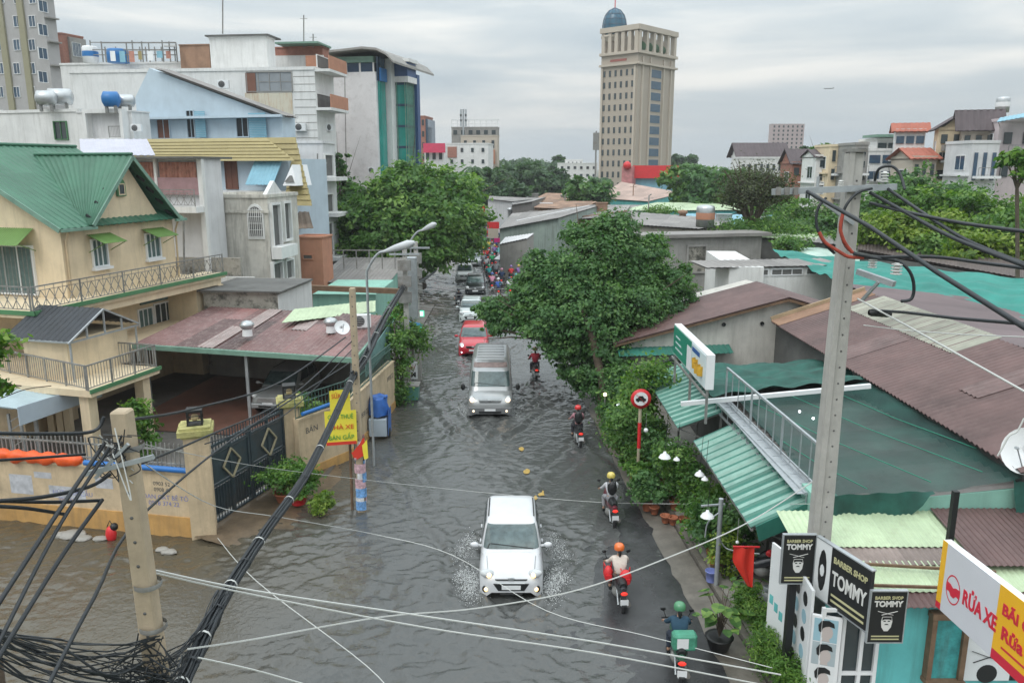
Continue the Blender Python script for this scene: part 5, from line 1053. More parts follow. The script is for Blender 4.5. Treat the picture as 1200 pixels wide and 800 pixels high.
# clutter on the middle roofscape
g_ = random.Random(9)
for k,(px,py,Y) in enumerate(((598,248,118),(640,244,122),(662,239,130),(684,252,104),(705,243,106),(720,258,94),(648,250,112),(672,262,96),(760,243,100),(800,252,90),(848,258,84),(890,268,74),(660,231,150),(625,232,150),(742,226,150))):
    q = D(px,py,Y); mb = MB(); s = .8 + .5 * g_.random()
    if k % 3 == 0: mb.lathe(q - Vector((0,0,1)),[(.35 * s,0),(.35 * s,1.1),(.5 * s,1.2),(.5 * s,1.45),(0,1.6)],10)
    elif k % 3 == 1: mb.box(q.x - .9 * s,q.x + .9 * s,q.y - .5,q.y + .5,q.z - 1,q.z + .7 * s); mb.box(q.x - 1. * s,q.x + 1. * s,q.y - .6,q.y + .6,q.z + .7 * s + .002,q.z + .8 * s)
    else: mb.tube([q - Vector((0,0,1)),q + Vector((0,0,1.4)),q + Vector((.3,0,1.6))],.09,6); mb.bar(q + Vector((-.6,0,1.1)),q + Vector((.6,0,1.1)),.06)
    tag(mb.build(['roof_vent','roof_hatch','aerial'][k % 3],MT[['silver','white2','iron','grey','rust'][k % 5]]),'%s standing on the middle roofs, %s' % (['metal vent stack','boxy roof hatch','thin bent aerial'][k % 3],['near the street end','by the rust orange roof','furthest back','above the big tree','in the middle of the roofs'][k // 3]),['vent','roof hatch','aerial'][k % 3],'clutter on the middle roofs')
for i,(a,b) in enumerate((((605,262,95),(690,244,105)),((640,262,98),(735,250,95)),((620,250,112),(700,243,112)))):
    mb = MB(); mb.bar(D(*a) + Vector((0,0,.3)),D(*b) + Vector((0,0,.3)),.25,.12); tag(mb.build('roof_ridge',MT[['white2','rust','grey'][i]]),['pale ridge strip over the grey green shop row','rusty ridge strip behind the big tree','grey ridge strip near the rust orange shed'][i],'ridge strip')
# ================================================================ the shops beside the pavement on the right
t = thing('gabled_workshop','rendered workshop with low dark maroon gabled roof behind the shop awnings','workshop',(9,36,0))
mb = MB(); GWp = [(4.9,34,-.3),(4.9,34,3.25),(11.85,34,5.1),(15,34,4.2),(15,34,-.3)]; mb.prism(GWp,(0,6,0)); mb.build('wall',M('workshop_wall',(.52,.50,.46),rough=.9,var=.15,scale=1,streak=.5,scol=(.2,.185,.165)),t)
mb = MB(); mb.sheet((4.4,33.6,3.2),(4.4,38.4,3.2),(11.85,38.4,5.25),(11.85,33.6,5.25),.22,.02,.05); mb.sheet((11.85,33.6,5.25),(11.85,38.4,5.25),(15.4,38.4,4.2),(15.4,33.6,4.2),.22,.02,.05)
mb.build('roof',MT['maroon'],t)
mb = MB(); mb.bar((4.4,33.65,3.1),(11.85,33.65,5.12),.05,.12); mb.bar((11.85,33.65,5.12),(15.4,33.65,4.1),.05,.12); mb.build('rafter',MT['wood'],t)
for px,py in ((848,380),(893,379)):
    q = D(px,py,33.98); MB().lathe(q,[(.0,.0),(.09,0),(.09,.04)],12,(0,-1,0)).build('vent_hole',MT['black'],t)
mb = MB(); mb.sheet((4.6,33.2,2.75),(9.5,33.2,2.9),(9.5,34,3.1),(4.6,34,2.95),.2,.015,.02); mb.build('flashing',MT['awng'],t)
# big maroon roof hall
t = thing('maroon_roofed_hall','broad hall roofed with weathered maroon corrugated sheets in two slopes','hall',(15,28,0))
mb = MB(); mb.sheet((11.1,16.2,4.2),(11.1,33.5,4.2),(15,33.5,5.5),(15,16.2,5.5),.22,.032,.03,prof='wave'); mb.build('roof_slope',MT['maroon'],t)
for (ya,yb,xa,xb,m_) in ((26.2,27.4,11.1,13.4,'maroon2'),(20.4,21.3,12.4,15,'maroon2'),(32.5,33.45,11.1,15,'rust')): Zx = lambda x: 4.24 + (x - 11.1) / 3.9 * 1.3; mb = MB(); mb.sheet((xa,ya,Zx(xa)),(xa,yb,Zx(xa)),(xb,yb,Zx(xb)),(xb,ya,Zx(xb)),.22,.032,.01); mb.build('replaced_sheet',MT[m_] if m_ == 'rust' else M('paler_maroon_sheet',(.15,.095,.09),rough=.5,var=.3,scale=1,streak=.4,scol=(.22,.17,.16)),t)
mb = MB(); mb.sheet((15,16.2,5.5),(15,36,5.5),(25,36,4.4),(25,16.2,4.4),.25,.02,.03); mb.build('roof_slope',M('purple_roof',(.135,.098,.102),rough=.5,var=.2,scale=.4,panel=.16),t)
mb = MB(); mb.sheet((13.6,24,5.06),(13.6,32,5.06),(15.1,32,5.56),(15.1,24,5.56),.16,.02,.02); mb.build('patch_sheet',M('patch_green_grey',(.27,.27,.22),rough=.5,var=.25,scale=1,panel=.25),t)
mb = MB(); mb.box(11.5,24,16.85,35.5,-.3,4.1); mb.build('wall',MT['dgrey'],t)
mb = MB(); mb.bar((11.1,33.52,4.3),(15,33.52,5.6),.1,.22); mb.build('barge_board',M('ochre_board',(.36,.27,.17),rough=.7,var=.2),t)
for (x,y,w_,l_) in ((11.9,24.5,.3,4),(13.2,20.5,.2,6)):
    pass
t = thing('far_hall','long dark brown roofed hall running below the hedge trees','hall',(30,55,0)); A = [G(1005,292,5.0),G(1230,331,5.0),G(1230,312,5.3),G(1005,281,5.3)]
mb = MB(); mb.sheet(*A,.4,.02,.1); mb.build('roof',M('dark_brown_roof',(.10,.075,.07),rough=.6,var=.2,scale=.4,panel=.2),t); mb = MB(); mb.prism([Vector((p.x,p.y,-.3)) for p in A],(0,0,5.1)); mb.build('wall',MT['dgrey'],t)
def cloth(corners,nu,nv,amp,freq,seed,hump=.0,edge=0.):
    p00,p10,p11,p01 = [Vector(c) for c in corners]; g = random.Random(seed); ph = [g.uniform(0,6) for _ in range(8)]; vs = []; fs = []
    for j in range(nv + 1):
        for i in range(nu + 1):
            a,b = i / nu,j / nv; p = (p00 * (1 - a) + p10 * a) * (1 - b) + (p01 * (1 - a) + p11 * a) * b
            z = amp * (math.sin(a * freq + ph[0] + 2 * math.sin(b * 3 + ph[1])) * .6 + math.sin(a * freq * 2.3 + b * 5 + ph[2]) * .35 + math.sin(b * freq * 1.4 + ph[3] + a * 3) * .5) - hump * 4 * b * (1 - b) + g.uniform(-.01,.01)
            vs.append(p + Vector((0,0,z)))
    for j in range(nv):
        for i in range(nu): q = j * (nu + 1) + i; fs.append((q,q + 1,q + nu + 2,q + nu + 1))
    return vs,fs
mb = MB(); v,f = cloth([G(905,293,5.0),G(1000,338,4.7),G(1240,385,4.9),G(1230,332,5.1)],60,30,.14,26,3); mb.add(v,f,smooth=True)
tn = mb.build('shade_net',MT['nett']); tag(tn,'wide bright teal shade net draped behind the maroon roofs','shade net')
mb = MB(); v,f = cloth([G(925,300,4.5),G(1005,318,4.5),G(1010,292,4.6),G(930,284,4.6)],20,12,.08,12,5); mb.add(v,f,smooth=True)
tag(mb.build('plastic_sheet',M('white_green_plastic',(.50,.64,.56),rough=.35,var=.2,scale=.6,streak=.5,scol=(.1,.4,.33))),'pale plastic sheeting with green stripes beyond the white rendered building','plastic sheet')
# grey underlying roof + dark green net
t = thing('netted_roof','grey sheet roof under a taut dark green net above the open shop','roof',(9,24,0))
mb = MB(); mb.sheet((6.95,16.6,3.25),(6.95,28,2.9),(11.4,28,3.1),(11.4,16.6,3.75),.4,.05,.03); mb.build('roof_sheet',MT['roofg'],t)
mb = MB(); mb.box(8.6,11.4,16.8,28,-.3,2.85); mb.build('shop_wall',MT['mint'],t)
def netmat():
    m = bpy.data.materials.new('see_through_net'); m.use_nodes = True; t_ = m.node_tree; n = t_.nodes; l = t_.links; b = n['Principled BSDF']; b.inputs['Roughness'].default_value = .8
    tc = n.new('ShaderNodeTexCoord'); nz = n.new('ShaderNodeTexNoise'); nz.inputs['Scale'].default_value = 1.1; nz.inputs['Detail'].default_value = 5; l.new(tc.outputs['Object'],nz.inputs[0])
    cr = n.new('ShaderNodeValToRGB'); e = cr.color_ramp.elements; e[0].position = .35; e[0].color = (.010,.05,.044,1); e[1].position = .7; e[1].color = (.022,.105,.085,1); l.new(nz.outputs[0],cr.inputs[0]); l.new(cr.outputs[0],b.inputs['Base Color'])
    b.inputs['Alpha'].default_value = .56; return m
NETM = netmat()
mb = MB(); v,f = cloth([(7.0,16.5,3.55),(7.0,24.2,3.6),(11.25,24.2,4.1),(11.25,16.5,4.0)],60,40,.05,15,8,.12); mb.add(v,f,smooth=True); mb.build('green_net',NETM,t)
mb = MB(); v,f = cloth([(6.4,24.3,3.62),(6.4,29.2,3.25),(12.3,29.6,3.6),(11.25,24.3,4.1)],60,44,.11,17,9,.0); mb.add(v,f,smooth=True); mb.build('green_net',MT['net'],t)
for (a,b) in (((7.3,23.5,3.66),(9.3,16.6,3.86)),((8.6,24,3.75),(10.6,16.9,3.98)),((9.9,24,3.9),(11.2,18.2,4.06)),((7.1,20,3.64),(7.9,16.6,3.7))):
    mb = MB(); mb.tube([a,(Vector(a) + Vector(b)) / 2 - Vector((0,0,.07)),b],.012,5); mb.build('net_seam',M('bright_green_cord',(.02,.22,.14),rough=.6,var=0),t)
# hanging end of the net
mb = MB(); vs = []; fs = []; nu,nv = 18,8
for j in range(nv + 1):
    for i in range(nu + 1):
        a = i / nu; b = j / nv; x = 6.95 + 2.35 * a; dpt = .95 * max(0,math.sin(math.pi * min(1,a * .95 + .1))) ** .7
        vs.append((x,16.48 - .12 * b - .04 * math.sin(a * 22),3.58 + .12 * a - max(dpt,.02) * b - .0))
for j in range(nv):
    for i in range(nu): q = j * (nu + 1) + i; fs.append((q,q + 1,q + nu + 2,q + nu + 1))
mb.add(vs,fs,smooth=True); mb.build('hanging_net',MT['net'],t)
mb = MB(); v,f = cloth([(11.0,16.4,3.95),(11.55,16.35,3.95),(11.5,16.3,2.95),(11.15,16.3,3.0)],8,8,.05,9,4); mb.add(v,f,smooth=True); tag(mb.build('net_bundle',MT['net']),'bundle of dark green net hanging below the satellite dish','net')
a,b = G(798,473,3.62),G(1020,452,4.25); mb = MB(); mb.bar(a,b,.12,.13); tag(mb.build('white_beam',MT['whitep']),'long white painted beam laid across the green net roof','beam')
# awnings
def awning(y0,y1,x0,x1,z0,z1,label):
    t = thing('corrugated_awning',label,'awning',(x0,(y0 + y1) / 2,0),0,'green corrugated awnings')
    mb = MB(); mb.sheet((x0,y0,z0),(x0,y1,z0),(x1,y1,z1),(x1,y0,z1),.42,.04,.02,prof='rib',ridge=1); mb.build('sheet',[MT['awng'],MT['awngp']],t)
    fr = MB()
    for y in (y0 + .15,(y0 + y1) / 2,y1 - .15): fr.bar((x0 + .05,y,z0 - .1),(x1,y,z1 - .1),.06); fr.bar((x1,y,.1),(x1,y,z1 - .1),.07); fr.bar((x0 + .1,y,z0 - .1),(x1,y,z0 - .65),.035)
    fr.bar((x0 + .06,y0,z0 - .09),(x0 + .06,y1,z0 - .09),.05); fr.bar((x1,y0,z1 - .1),(x1,y1,z1 - .1),.06); fr.build('steel_frame',MT['iron'],t)
    return t
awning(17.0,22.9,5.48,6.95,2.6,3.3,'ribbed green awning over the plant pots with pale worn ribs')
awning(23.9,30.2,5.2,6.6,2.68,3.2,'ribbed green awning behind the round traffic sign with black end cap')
mb = MB(); mb.bar((5.3,30.3,2.9),(6.7,30.3,3.4),.3,.25); tag(mb.build('roller_box',MT['black']),'dark roller box at the far end of the upper awning','roller box')
mb = MB(); mb.prism([(5.6,16.95,2.62),(6.9,16.95,3.28),(6.9,16.95,2.8),(5.7,16.95,2.25)],(0,.04,0)); tag(mb.build('awning_cheek',MT['awng']),'green sheet cheek closing the near end of lower awning','sheet')
mb = MB(); mb.box(6.75,7.3,16.6,17.4,2.5,3.5); tag(mb.build('mint_box',MT['mint']),'mint plastered pier between awning and hanging net','pier')
# galvanised catwalk rail
t = thing('catwalk_railing','galvanised steel catwalk railing sloping past the green awnings','railing',(6.9,20.5,3.4))
P0,P1 = Vector((6.78,24.3,3.42)),Vector((7.0,17.0,3.42)); fr = MB()
for dx,dz,w_ in ((0,0,.08),(-.28,-.02,.08),(-.28,-.3,.06),(0,1.08,.06),(0,.12,.03)): fr.bar(P0 + Vector((dx,0,dz)),P1 + Vector((dx,0,dz)),w_)
for k in range(13): q = P0.lerp(P1,k / 12); fr.bar(q,q + Vector((0,0,1.08)),.022 if k % 4 else .05); fr.bar(q,q + Vector((-.28,0,-.02)),.03); fr.bar(q + Vector((-.28,0,0)),q + Vector((-.28,0,-.3)),.025)
fr.bar(P1,P1 + Vector((0,0,1.08)),.05); fr.build('steelwork',MT['steel'],t)
mb = MB(); mb.box(6.5,6.98,17,24.2,3.40,3.405); mb.build('walk_plate',MT['steel'],t)
# long box sign on the roof edge
t = thing('box_sign','long two-panel shop sign box, green panel and white food picture panel','sign',(5.7,24.5,4.2))
mb = MB(); mb.box(5.62,5.86,22.3,27.,4.35,5.4); mb.build('casing',MT['whitep'],t,bevel=.01)
S = Wall((5.62,27.),(5.62,22.3)); S.n = Vector((-1,0,0)); gp = M('sign_green',(.02,.24,.16),rough=.4,var=.05)
wbox(S,'green_panel',t,gp,.05,2.1,4.4,5.35,.002,.02); wbox(S,'green_strip',t,gp,2.1,2.75,5.15,5.35,.003,.02); wbox(S,'white_panel',t,'whitep',2.16,2.7,4.4,5.14,.003,.02); wbox(S,'white_panel',t,M('sign_pale',(.60,.70,.72),rough=.4,var=.05),2.8,4.62,4.4,5.35,.002,.02)
for k in range(3): wbox(S,'faded_line',t,MATS['sign_pale'],.4,1.5 - .2 * k,4.62 + k * .2,4.68 + k * .2,.021,.024)
wbox(S,'blue_heading',t,M('sign_blue',(.02,.09,.30),rough=.5,var=0),2.9,3.9,5.12,5.26,.021,.026)
gl = M('beer_yellow',(.62,.36,.04),rough=.4,var=.2,scale=8)
for s,z in ((3.55,4.72),(3.85,4.64),(4.2,4.66)):
    mb = MB(); mb.lathe(S.p(s,z,.03),[(.13,0),(.15,.28),(.15,.3)],10); mb.build('glass_picture',gl,t)
fr = MB(); fr.bar((5.7,27,3.3),(5.7,27,4.35),.07); fr.bar((5.7,22.4,3.3),(5.7,22.4,4.35),.07); fr.bar((5.7,24.6,3.3),(5.7,24.6,4.35),.07); fr.bar((5.6,22.2,4.2),(5.6,27.1,4.2),.06); fr.build('sign_frame',MT['iron'],t)
# pale green lean-to with the barber shop below
t = thing('barber_shop','small teal walled shop under layered pale green and rusty corrugated sheets','shop',(9,14.5,0))
for (y0,y1,z0,z1,m_,x0,x1,o_) in ((15.25,16.55,2.98,3.2,'pale',5.9,9.6,0),(14.7,15.35,2.86,2.97,'rust',6.0,13.5,0),(13.95,14.85,2.70,2.87,'pale',6.2,13.5,0),(13.55,14.05,2.60,2.69,'maroon',6.3,13.5,0),(14.5,16.5,2.93,3.26,'maroon',9.3,13.5,.02)):
    mb = MB(); mb.sheet((x0,y0,z0 + o_),(x1,y0,z0 + o_),(x1,y1,z1 + o_),(x0,y1,z1 + o_),.13,.014,.008); mb.build('roof_sheet',MT[m_] if m_ != 'rust' else M('grey_brown_sheet',(.25,.20,.18),rough=.6,var=.3,scale=1,panel=.3,streak=.5,scol=(.16,.12,.10)),t)
for (a,b) in (((6.6,14.0,2.82),(8.8,13.9,2.8)),((6.9,14.6,2.95),(9.5,14.3,2.93))): mb = MB(); mb.bar(a,b,.05); mb.build('loose_batten',MT['wood'],t)
mb = MB(); mb.box(7.05,13.5,13.8,16.5,-.1,2.6); mb.build('wall',MT['tealw'],t)
mb = MB(); mb.prism([(7.0,16.56,-.1),(13.5,16.56,-.1),(13.5,16.56,4.1),(11.3,16.56,3.72),(7.0,16.56,3.28)],(0,.2,0)); mb.build('upper_wall',MT['mint'],t)
# glazed front of the barber shop, white frames
mb = MB()
for x in (5.95,6.35,6.72,7.02): mb.bar((x,13.72,.1),(x,13.72,2.5),.07)
for z in (.2,1.1,2.45): mb.bar((5.95,13.72,z),(7.02,13.72,z),.06)
mb.build('door_frame',MT['whitep'],t)
mb = MB(); mb.box(5.98,7.0,13.76,13.78,.15,2.45); mb.build('door_glass',MT['glassb'],t)
mb = MB(); x0 = 8.0; mb.box(8.0,8.09,13.62,13.798,1.0,2.3); mb.box(8.62,8.72,13.62,13.798,1.0,2.3); mb.box(7.98,8.74,13.6,13.798,2.3,2.42); mb.box(7.98,8.74,13.55,13.798,.92,.998); mb.build('niche_frame',MT['wood'],t)
mb = MB(); mb.box(8.09,8.62,13.70,13.797,1.0,2.3); mb.build('niche_back',M('niche_teal',(.05,.30,.30),rough=.8,var=.4,scale=4,streak=.6),t)
# poster at the right edge of the wall
t = thing('barber_poster','black and white barber poster with crossed razors on teal wall','poster',(9.6,13.79,1))
PW = Wall((8.75,13.8),(10.9,13.8)); pm = M('poster_white',(.70,.72,.73),rough=.5,var=.04)
wbox(PW,'board',t,'black',0,2.0,.9,2.02,.002,.03); wbox(PW,'paper',t,pm,.05,.95,.9,1.85,.031,.034); 
q = PW.p(.5,1.3,.036); mb = MB(); mb.disc(q + Vector((0,-.002,-.25)),.2,(0,-1,0)); mb.bar(q + Vector((-.35,-.002,.25)),q + Vector((.3,-.002,.0)),.04,.004); mb.bar(q + Vector((.35,-.002,.25)),q + Vector((-.3,-.002,.0)),.04,.004); mb.build('razor_emblem',MT['black'],t)
gy = M('sign_gold',(.52,.50,.28),rough=.5,var=0)
text('BARBER',gy,t,PW.p(1.45,1.45,.033),PW.a,(0,0,1),.26)
# -------- barber signs
def emblem(W_,s,z,h,par,n0):
    """bearded head under crossed razors, in flat raised shapes"""
    mb = MB(); P = lambda a,b,q=.0: W_.p(s + a * h,z + b * h,n0 + q)
    mb.prism([P(*p) for p in ((-.2,.22),(.2,.22),(.24,0),(.2,-.28),(.08,-.46),(-.08,-.46),(-.2,-.28),(-.24,0))],W_.n * .004)
    mb.bar(P(-.42,.48),P(.25,.3),.06 * h,.004); mb.bar(P(.42,.48),P(-.25,.3),.06 * h,.004); o = mb.build('head_emblem',M('emblem_white',(.68,.68,.66),rough=.5,var=0),par)
    mb = MB(); mb.prism([P(*p,.0045) for p in ((-.19,.2),(.19,.2),(.2,.05),(.1,.1),(-.1,.1),(-.2,.05))],W_.n * .003)
    for a in (-.09,.09): mb.prism([P(a - .05,-.01,.0045),P(a + .05,-.01,.0045),P(a + .05,.04,.0045),P(a - .05,.04,.0045)],W_.n * .003)
    mb.prism([P(-.1,-.16,.0045),P(.1,-.16,.0045),P(.04,-.11,.0045),P(-.04,-.11,.0045)],W_.n * .003); mb.build('face_mark',MT['black'],o)
def tommy(pl,pr,yt,yb,Y,label,grp='barber shop signs'):
    a,b = D(pl,(yt + yb) / 2,Y),D(pr,(yt + yb) / 2,Y); z1 = D((pl + pr) / 2,yt,Y).z; z0 = D((pl + pr) / 2,yb,Y).z
    W_ = Wall((a.x,a.y),(b.x,b.y)); t = thing('hanging_sign',label,'sign',(a + b) / 2,0,grp); Ln = W_.len; H_ = z1 - z0
    wbox(W_,'board',t,'black',0,Ln,z0,z1,-.06,0); mb = MB()
    for s0,s1,za,zb in ((-.02,Ln + .02,z1,z1 + .02),(-.02,Ln + .02,z0 - .02,z0),(-.02,0,z0,z1),(Ln,Ln + .02,z0,z1)): W_.box(mb,s0,s1,za,zb,-.065,.008)
    mb.build('edge_frame',MT['steel'],t)
    text('BARBER SHOP',gy,t,W_.p(Ln / 2,z0 + H_ * .88,.003),W_.a,(0,0,1),H_ * .085,bold=.002,width=Ln * .8); text('TOMMY',MATS['emblem_white'] if 'emblem_white' in MATS else M('emblem_white',(.68,.68,.66),rough=.5,var=0),t,W_.p(Ln / 2,z0 + H_ * .76,.003),W_.a,(0,0,1),H_ * .15,bold=.006,width=Ln * .82)
    emblem(W_,Ln / 2,z0 + H_ * .42,H_ * .42,t,.002)
    for k in range(2): mb = MB(); W_.box(mb,Ln * .1,Ln * .9,z0 + H_ * (.05 + .06 * k),z0 + H_ * (.075 + .06 * k),.002,.004); mb.build('small_print',gy,t)
    return W_,z0,z1
M('emblem_white',(.68,.68,.66),rough=.5,var=0)
tommy(917,954,627,683,14.4,'black barber shop sign hanging left of the concrete pole, above the black post')
tommy(1019,1060,693,752,12.95,'black barber shop sign hanging nearest the teal wall, right of the long slanted sign')
a,b = D(955,660,14.35),D(1017,715,13.0); W_ = Wall((a.x,a.y),(b.x,b.y)); z1 = D(955,629,14.35).z; z0 = D(955,694,14.35).z; t = thing('long_sign','long black and white barber shop signboard joining the two hanging signs','sign',(a + b) / 2); Ln = W_.len
wbox(W_,'board',t,'black',Ln * .3,Ln,z0,z1,-.08,0); wbox(W_,'white_board',t,pm,0,Ln * .3 - .005,z0,z1,-.08,.001)
for zz in (z1 + .001,z0 - .025): mb = MB(); W_.box(mb,-.02,Ln + .02,zz,zz + .024,-.085,.01); mb.build('edge_trim',MT['steel'],t)
H_ = z1 - z0
text('BARBER SHOP',gy,t,W_.p(Ln * .65,z0 + H_ * .8,.003),W_.a,(0,0,1),H_ * .14,bold=.004,width=Ln * .6); text('TOMMY',MATS['emblem_white'],t,W_.p(Ln * .65,z0 + H_ * .48,.003),W_.a,(0,0,1),H_ * .34,bold=.01,width=Ln * .62)
for k in range(2): mb = MB(); W_.box(mb,Ln * .35,Ln * .95,z0 + H_ * (.08 + .1 * k),z0 + H_ * (.12 + .1 * k),.002,.004); mb.build('small_print',gy,t)
mb = MB(); s_ = Ln * .15; zc = (z0 + z1) / 2; mb.prism([W_.p(s_ + .11 * math.cos(k * .5236),zc + .33 * H_ / .9 * math.sin(k * .5236),.002) for k in range(12)],W_.n * .004); o = mb.build('face_emblem',MT['black'],t)
mb = MB(); mb.prism([W_.p(s_ + .06 * math.cos(k * .785),zc + .0 + .13 * math.sin(k * .785),.007) for k in range(8)],W_.n * .003); mb.build('face_mark',pm,o)
mb = MB(); q = D(927,700,14.5); mb.box(q.x - .07,q.x + .07,q.y - .07,q.y + .07,.1,D(927,684,14.5).z + .9); tag(mb.build('black_post',MT['black']),'black square post carrying the left hanging barber sign','post')
# haircut poster boards (generic heads)
def heads(p,W_,s0,s1,z0,z1,n,t):
    bgc = [M('poster_blue',(.30,.48,.56),rough=.5,var=.1),pm,M('poster_grey',(.38,.45,.48),rough=.5,var=.1)]
    for k in range(n):
        za = z0 + (z1 - z0) * k / n; zb = z0 + (z1 - z0) * (k + 1) / n; h = zb - za; w_ = (s1 - s0); c = (s0 + s1) / 2
        o = wbox(W_,'haircut_photo',t,bgc[k % 3],s0 + .02,s1 - .02,za + .01,zb - .01,.002,.006)
        mb = MB(); mb.prism([W_.p(c + .02 + w_ * .25 * math.cos(a),za + h * .42 + h * .3 * math.sin(a),.007) for a in [i * .5236 for i in range(12)]],W_.n * .003); mb.prism([W_.p(c - w_ * .12,za + .02,.0065),W_.p(c + w_ * .2,za + .02,.0065),W_.p(c + w_ * .12,za + h * .3,.0065),W_.p(c - w_ * .05,za + h * .3,.0065)],W_.n * .003); mb.build('portrait_face',M('print_skin',(.50,.44,.42),rough=.5,var=0),o)
        mb = MB(); mb.prism([W_.p(c + w_ * x,za + h * y,.011) for x,y in ((-.26,.45),(-.3,.7),(-.18,.9),(.1,.94),(.3,.84),(.34,.66),(.12,.7),(-.02,.66),(-.12,.58),(-.16,.4))],W_.n * .003); mb.build('portrait_hair',MT['black'],o)
a,b = D(952,740,13.75),D(983,740,13.6); W_ = Wall((a.x,a.y),(b.x,b.y)); t = thing('haircut_board','tall white board of stacked haircut pictures facing the road','advertising board',(a.x,a.y,0)); z1 = D(965,722,13.7).z
wbox(W_,'board',t,'whitep',-.02,W_.len + .05,.25,z1,-.08,0); heads(None,W_,0,W_.len,.3,z1 - .03,4,t)
a,b = D(929,700,14.9),D(951,700,13.85); W_ = Wall((a.x,a.y),(b.x,b.y)); t = thing('haircut_board','narrow teal and white haircut board turned towards the pavement','advertising board',(a.x,a.y,0)); z1 = D(940,672,14.5).z
wbox(W_,'board',t,pm,0,W_.len,.25,z1,-.06,0); 
for k in range(6):
    z = .4 + k * (z1 - .5) / 6; mb = MB()
    for s in (.25,.7): mb.prism([W_.p(W_.len * s + .13 * math.cos(i * .6283),z + .13 + .15 * math.sin(i * .6283),.003) for i in range(10)],W_.n * .003)
    mb.build('face_print',MT['black'] if k % 2 else MATS['poster_blue'],t)
a,b = D(903,660,15.5),D(925,660,14.9); W_ = Wall((a.x,a.y),(b.x,b.y)); t = thing('white_partition','white partition panel with worn teal lettering left of barber posters','partition',(a.x,a.y,0)); z1 = D(914,643,15.2).z
wbox(W_,'panel',t,pm,0,W_.len,.2,z1,-.05,0); 
for k in range(3): wbox(W_,'teal_mark',t,MT['tealw'],W_.len * (.1 + .28 * k),W_.len * (.3 + .28 * k),z1 - 1.35 - .1 * k,z1 - 1.15 - .1 * k,.002,.005)
# car wash sign
a,b = D(1101,670,12.9),D(1201,740,10.75); W_ = Wall((a.x,a.y),(b.x,b.y)); z1 = D(1101,632,12.9).z; z0 = D(1099,709,12.9).z; H_ = z1 - z0; t = thing('car_wash_sign','slanting white and yellow car wash signboard with red lettering at the right edge','sign',(a.x,a.y,z0))
Ln = 4.2; wr = M('sign_white',(.62,.63,.68),rough=.4,var=.03); wy = M('sign_yellow',(.85,.46,.02),rough=.4,var=.03); rr = M('sign_red',(.62,.02,.05),rough=.4,var=0)
s1_ = W_.uv(1172,690)[0]; s0_ = .14
wbox(W_,'casing',t,'whitep',-.0,Ln,z0,z1,-.14,-.004); wbox(W_,'yellow_edge',t,wy,0,s0_,z0 + .12,z1,-.003,.004); wbox(W_,'red_corner',t,rr,0,s0_,z0,z0 + .119,-.003,.004)
wbox(W_,'white_face',t,wr,s0_,s1_,z0,z1,-.003,.003); wbox(W_,'yellow_face',t,wy,s1_,Ln,z0 + .17,z1,-.003,.005); wbox(W_,'red_band',t,rr,s1_,Ln,z0,z0 + .169,-.003,.005)
def lab(px,py): return W_.uv(px,py)
s,z = lab(1117,691); R_ = abs(lab(1126,691)[0] - lab(1108,691)[0]) / 2; mb = MB(); n = 28
mb.add([W_.p(s + r * math.cos(2 * math.pi * k / n),z + r * H_ * .21 / R_ * math.sin(2 * math.pi * k / n),.006) for r in (R_,R_ - .02) for k in range(n)],[(k,(k + 1) % n,n + (k + 1) % n,n + k) for k in range(n)]); mb.prism([W_.p(s + x * R_,z + y * H_ * .21,.005) for x,y in ((-.92,.3),(-.4,.28),(0,.12),(.4,.28),(.92,.3),(.97,0),(.92,-.3),(.5,-.26),(.2,-.5),(-.2,-.5),(-.5,-.26),(-.92,-.3),(-.97,0))],W_.n * .004); mb.build('wheel_emblem',rr,t)
sA,zA = lab(1128,707); sB,zB = lab(1168,715)
text('RỬA XE',rr,t,W_.p((lab(1129,700)[0] + lab(1169,720)[0]) / 2,z0 + H_ * .45,.003),W_.a,(0,0,1),.36,bold=.012,width=lab(1168,720)[0] - lab(1127,700)[0])
text('BÃI GIỮ XE',rr,t,W_.p(s1_ + .75,z0 + H_ * .72,.006),W_.a,(0,0,1),.26,bold=.008,width=1.25); text('Rửa xe',rr,t,W_.p(s1_ + .6,z0 + H_ * .42,.006),W_.a,(0,0,1),.3,bold=.01)
mb = MB(); W_.box(mb,s1_ + .2,s1_ + 1.6,z0 + H_ * .22,z0 + H_ * .25,.0055,.008); mb.build('small_print',rr,t)
mb = MB(); q = D(1117,600,13.6); mb.bar((q.x,q.y,2.6),(q.x,q.y,D(1117,575,13.6).z),.1); mb.bar((q.x,q.y,2.75),W_.p(.3,z0 + .1,-.14),.06); tag(mb.build('iron_stake',MT['black']),'short dark iron stake standing behind the car wash sign','stake')
dish((11.35,16.6,4.1),.52,R(-150),'white satellite dish at the corner of the big maroon roof',20)
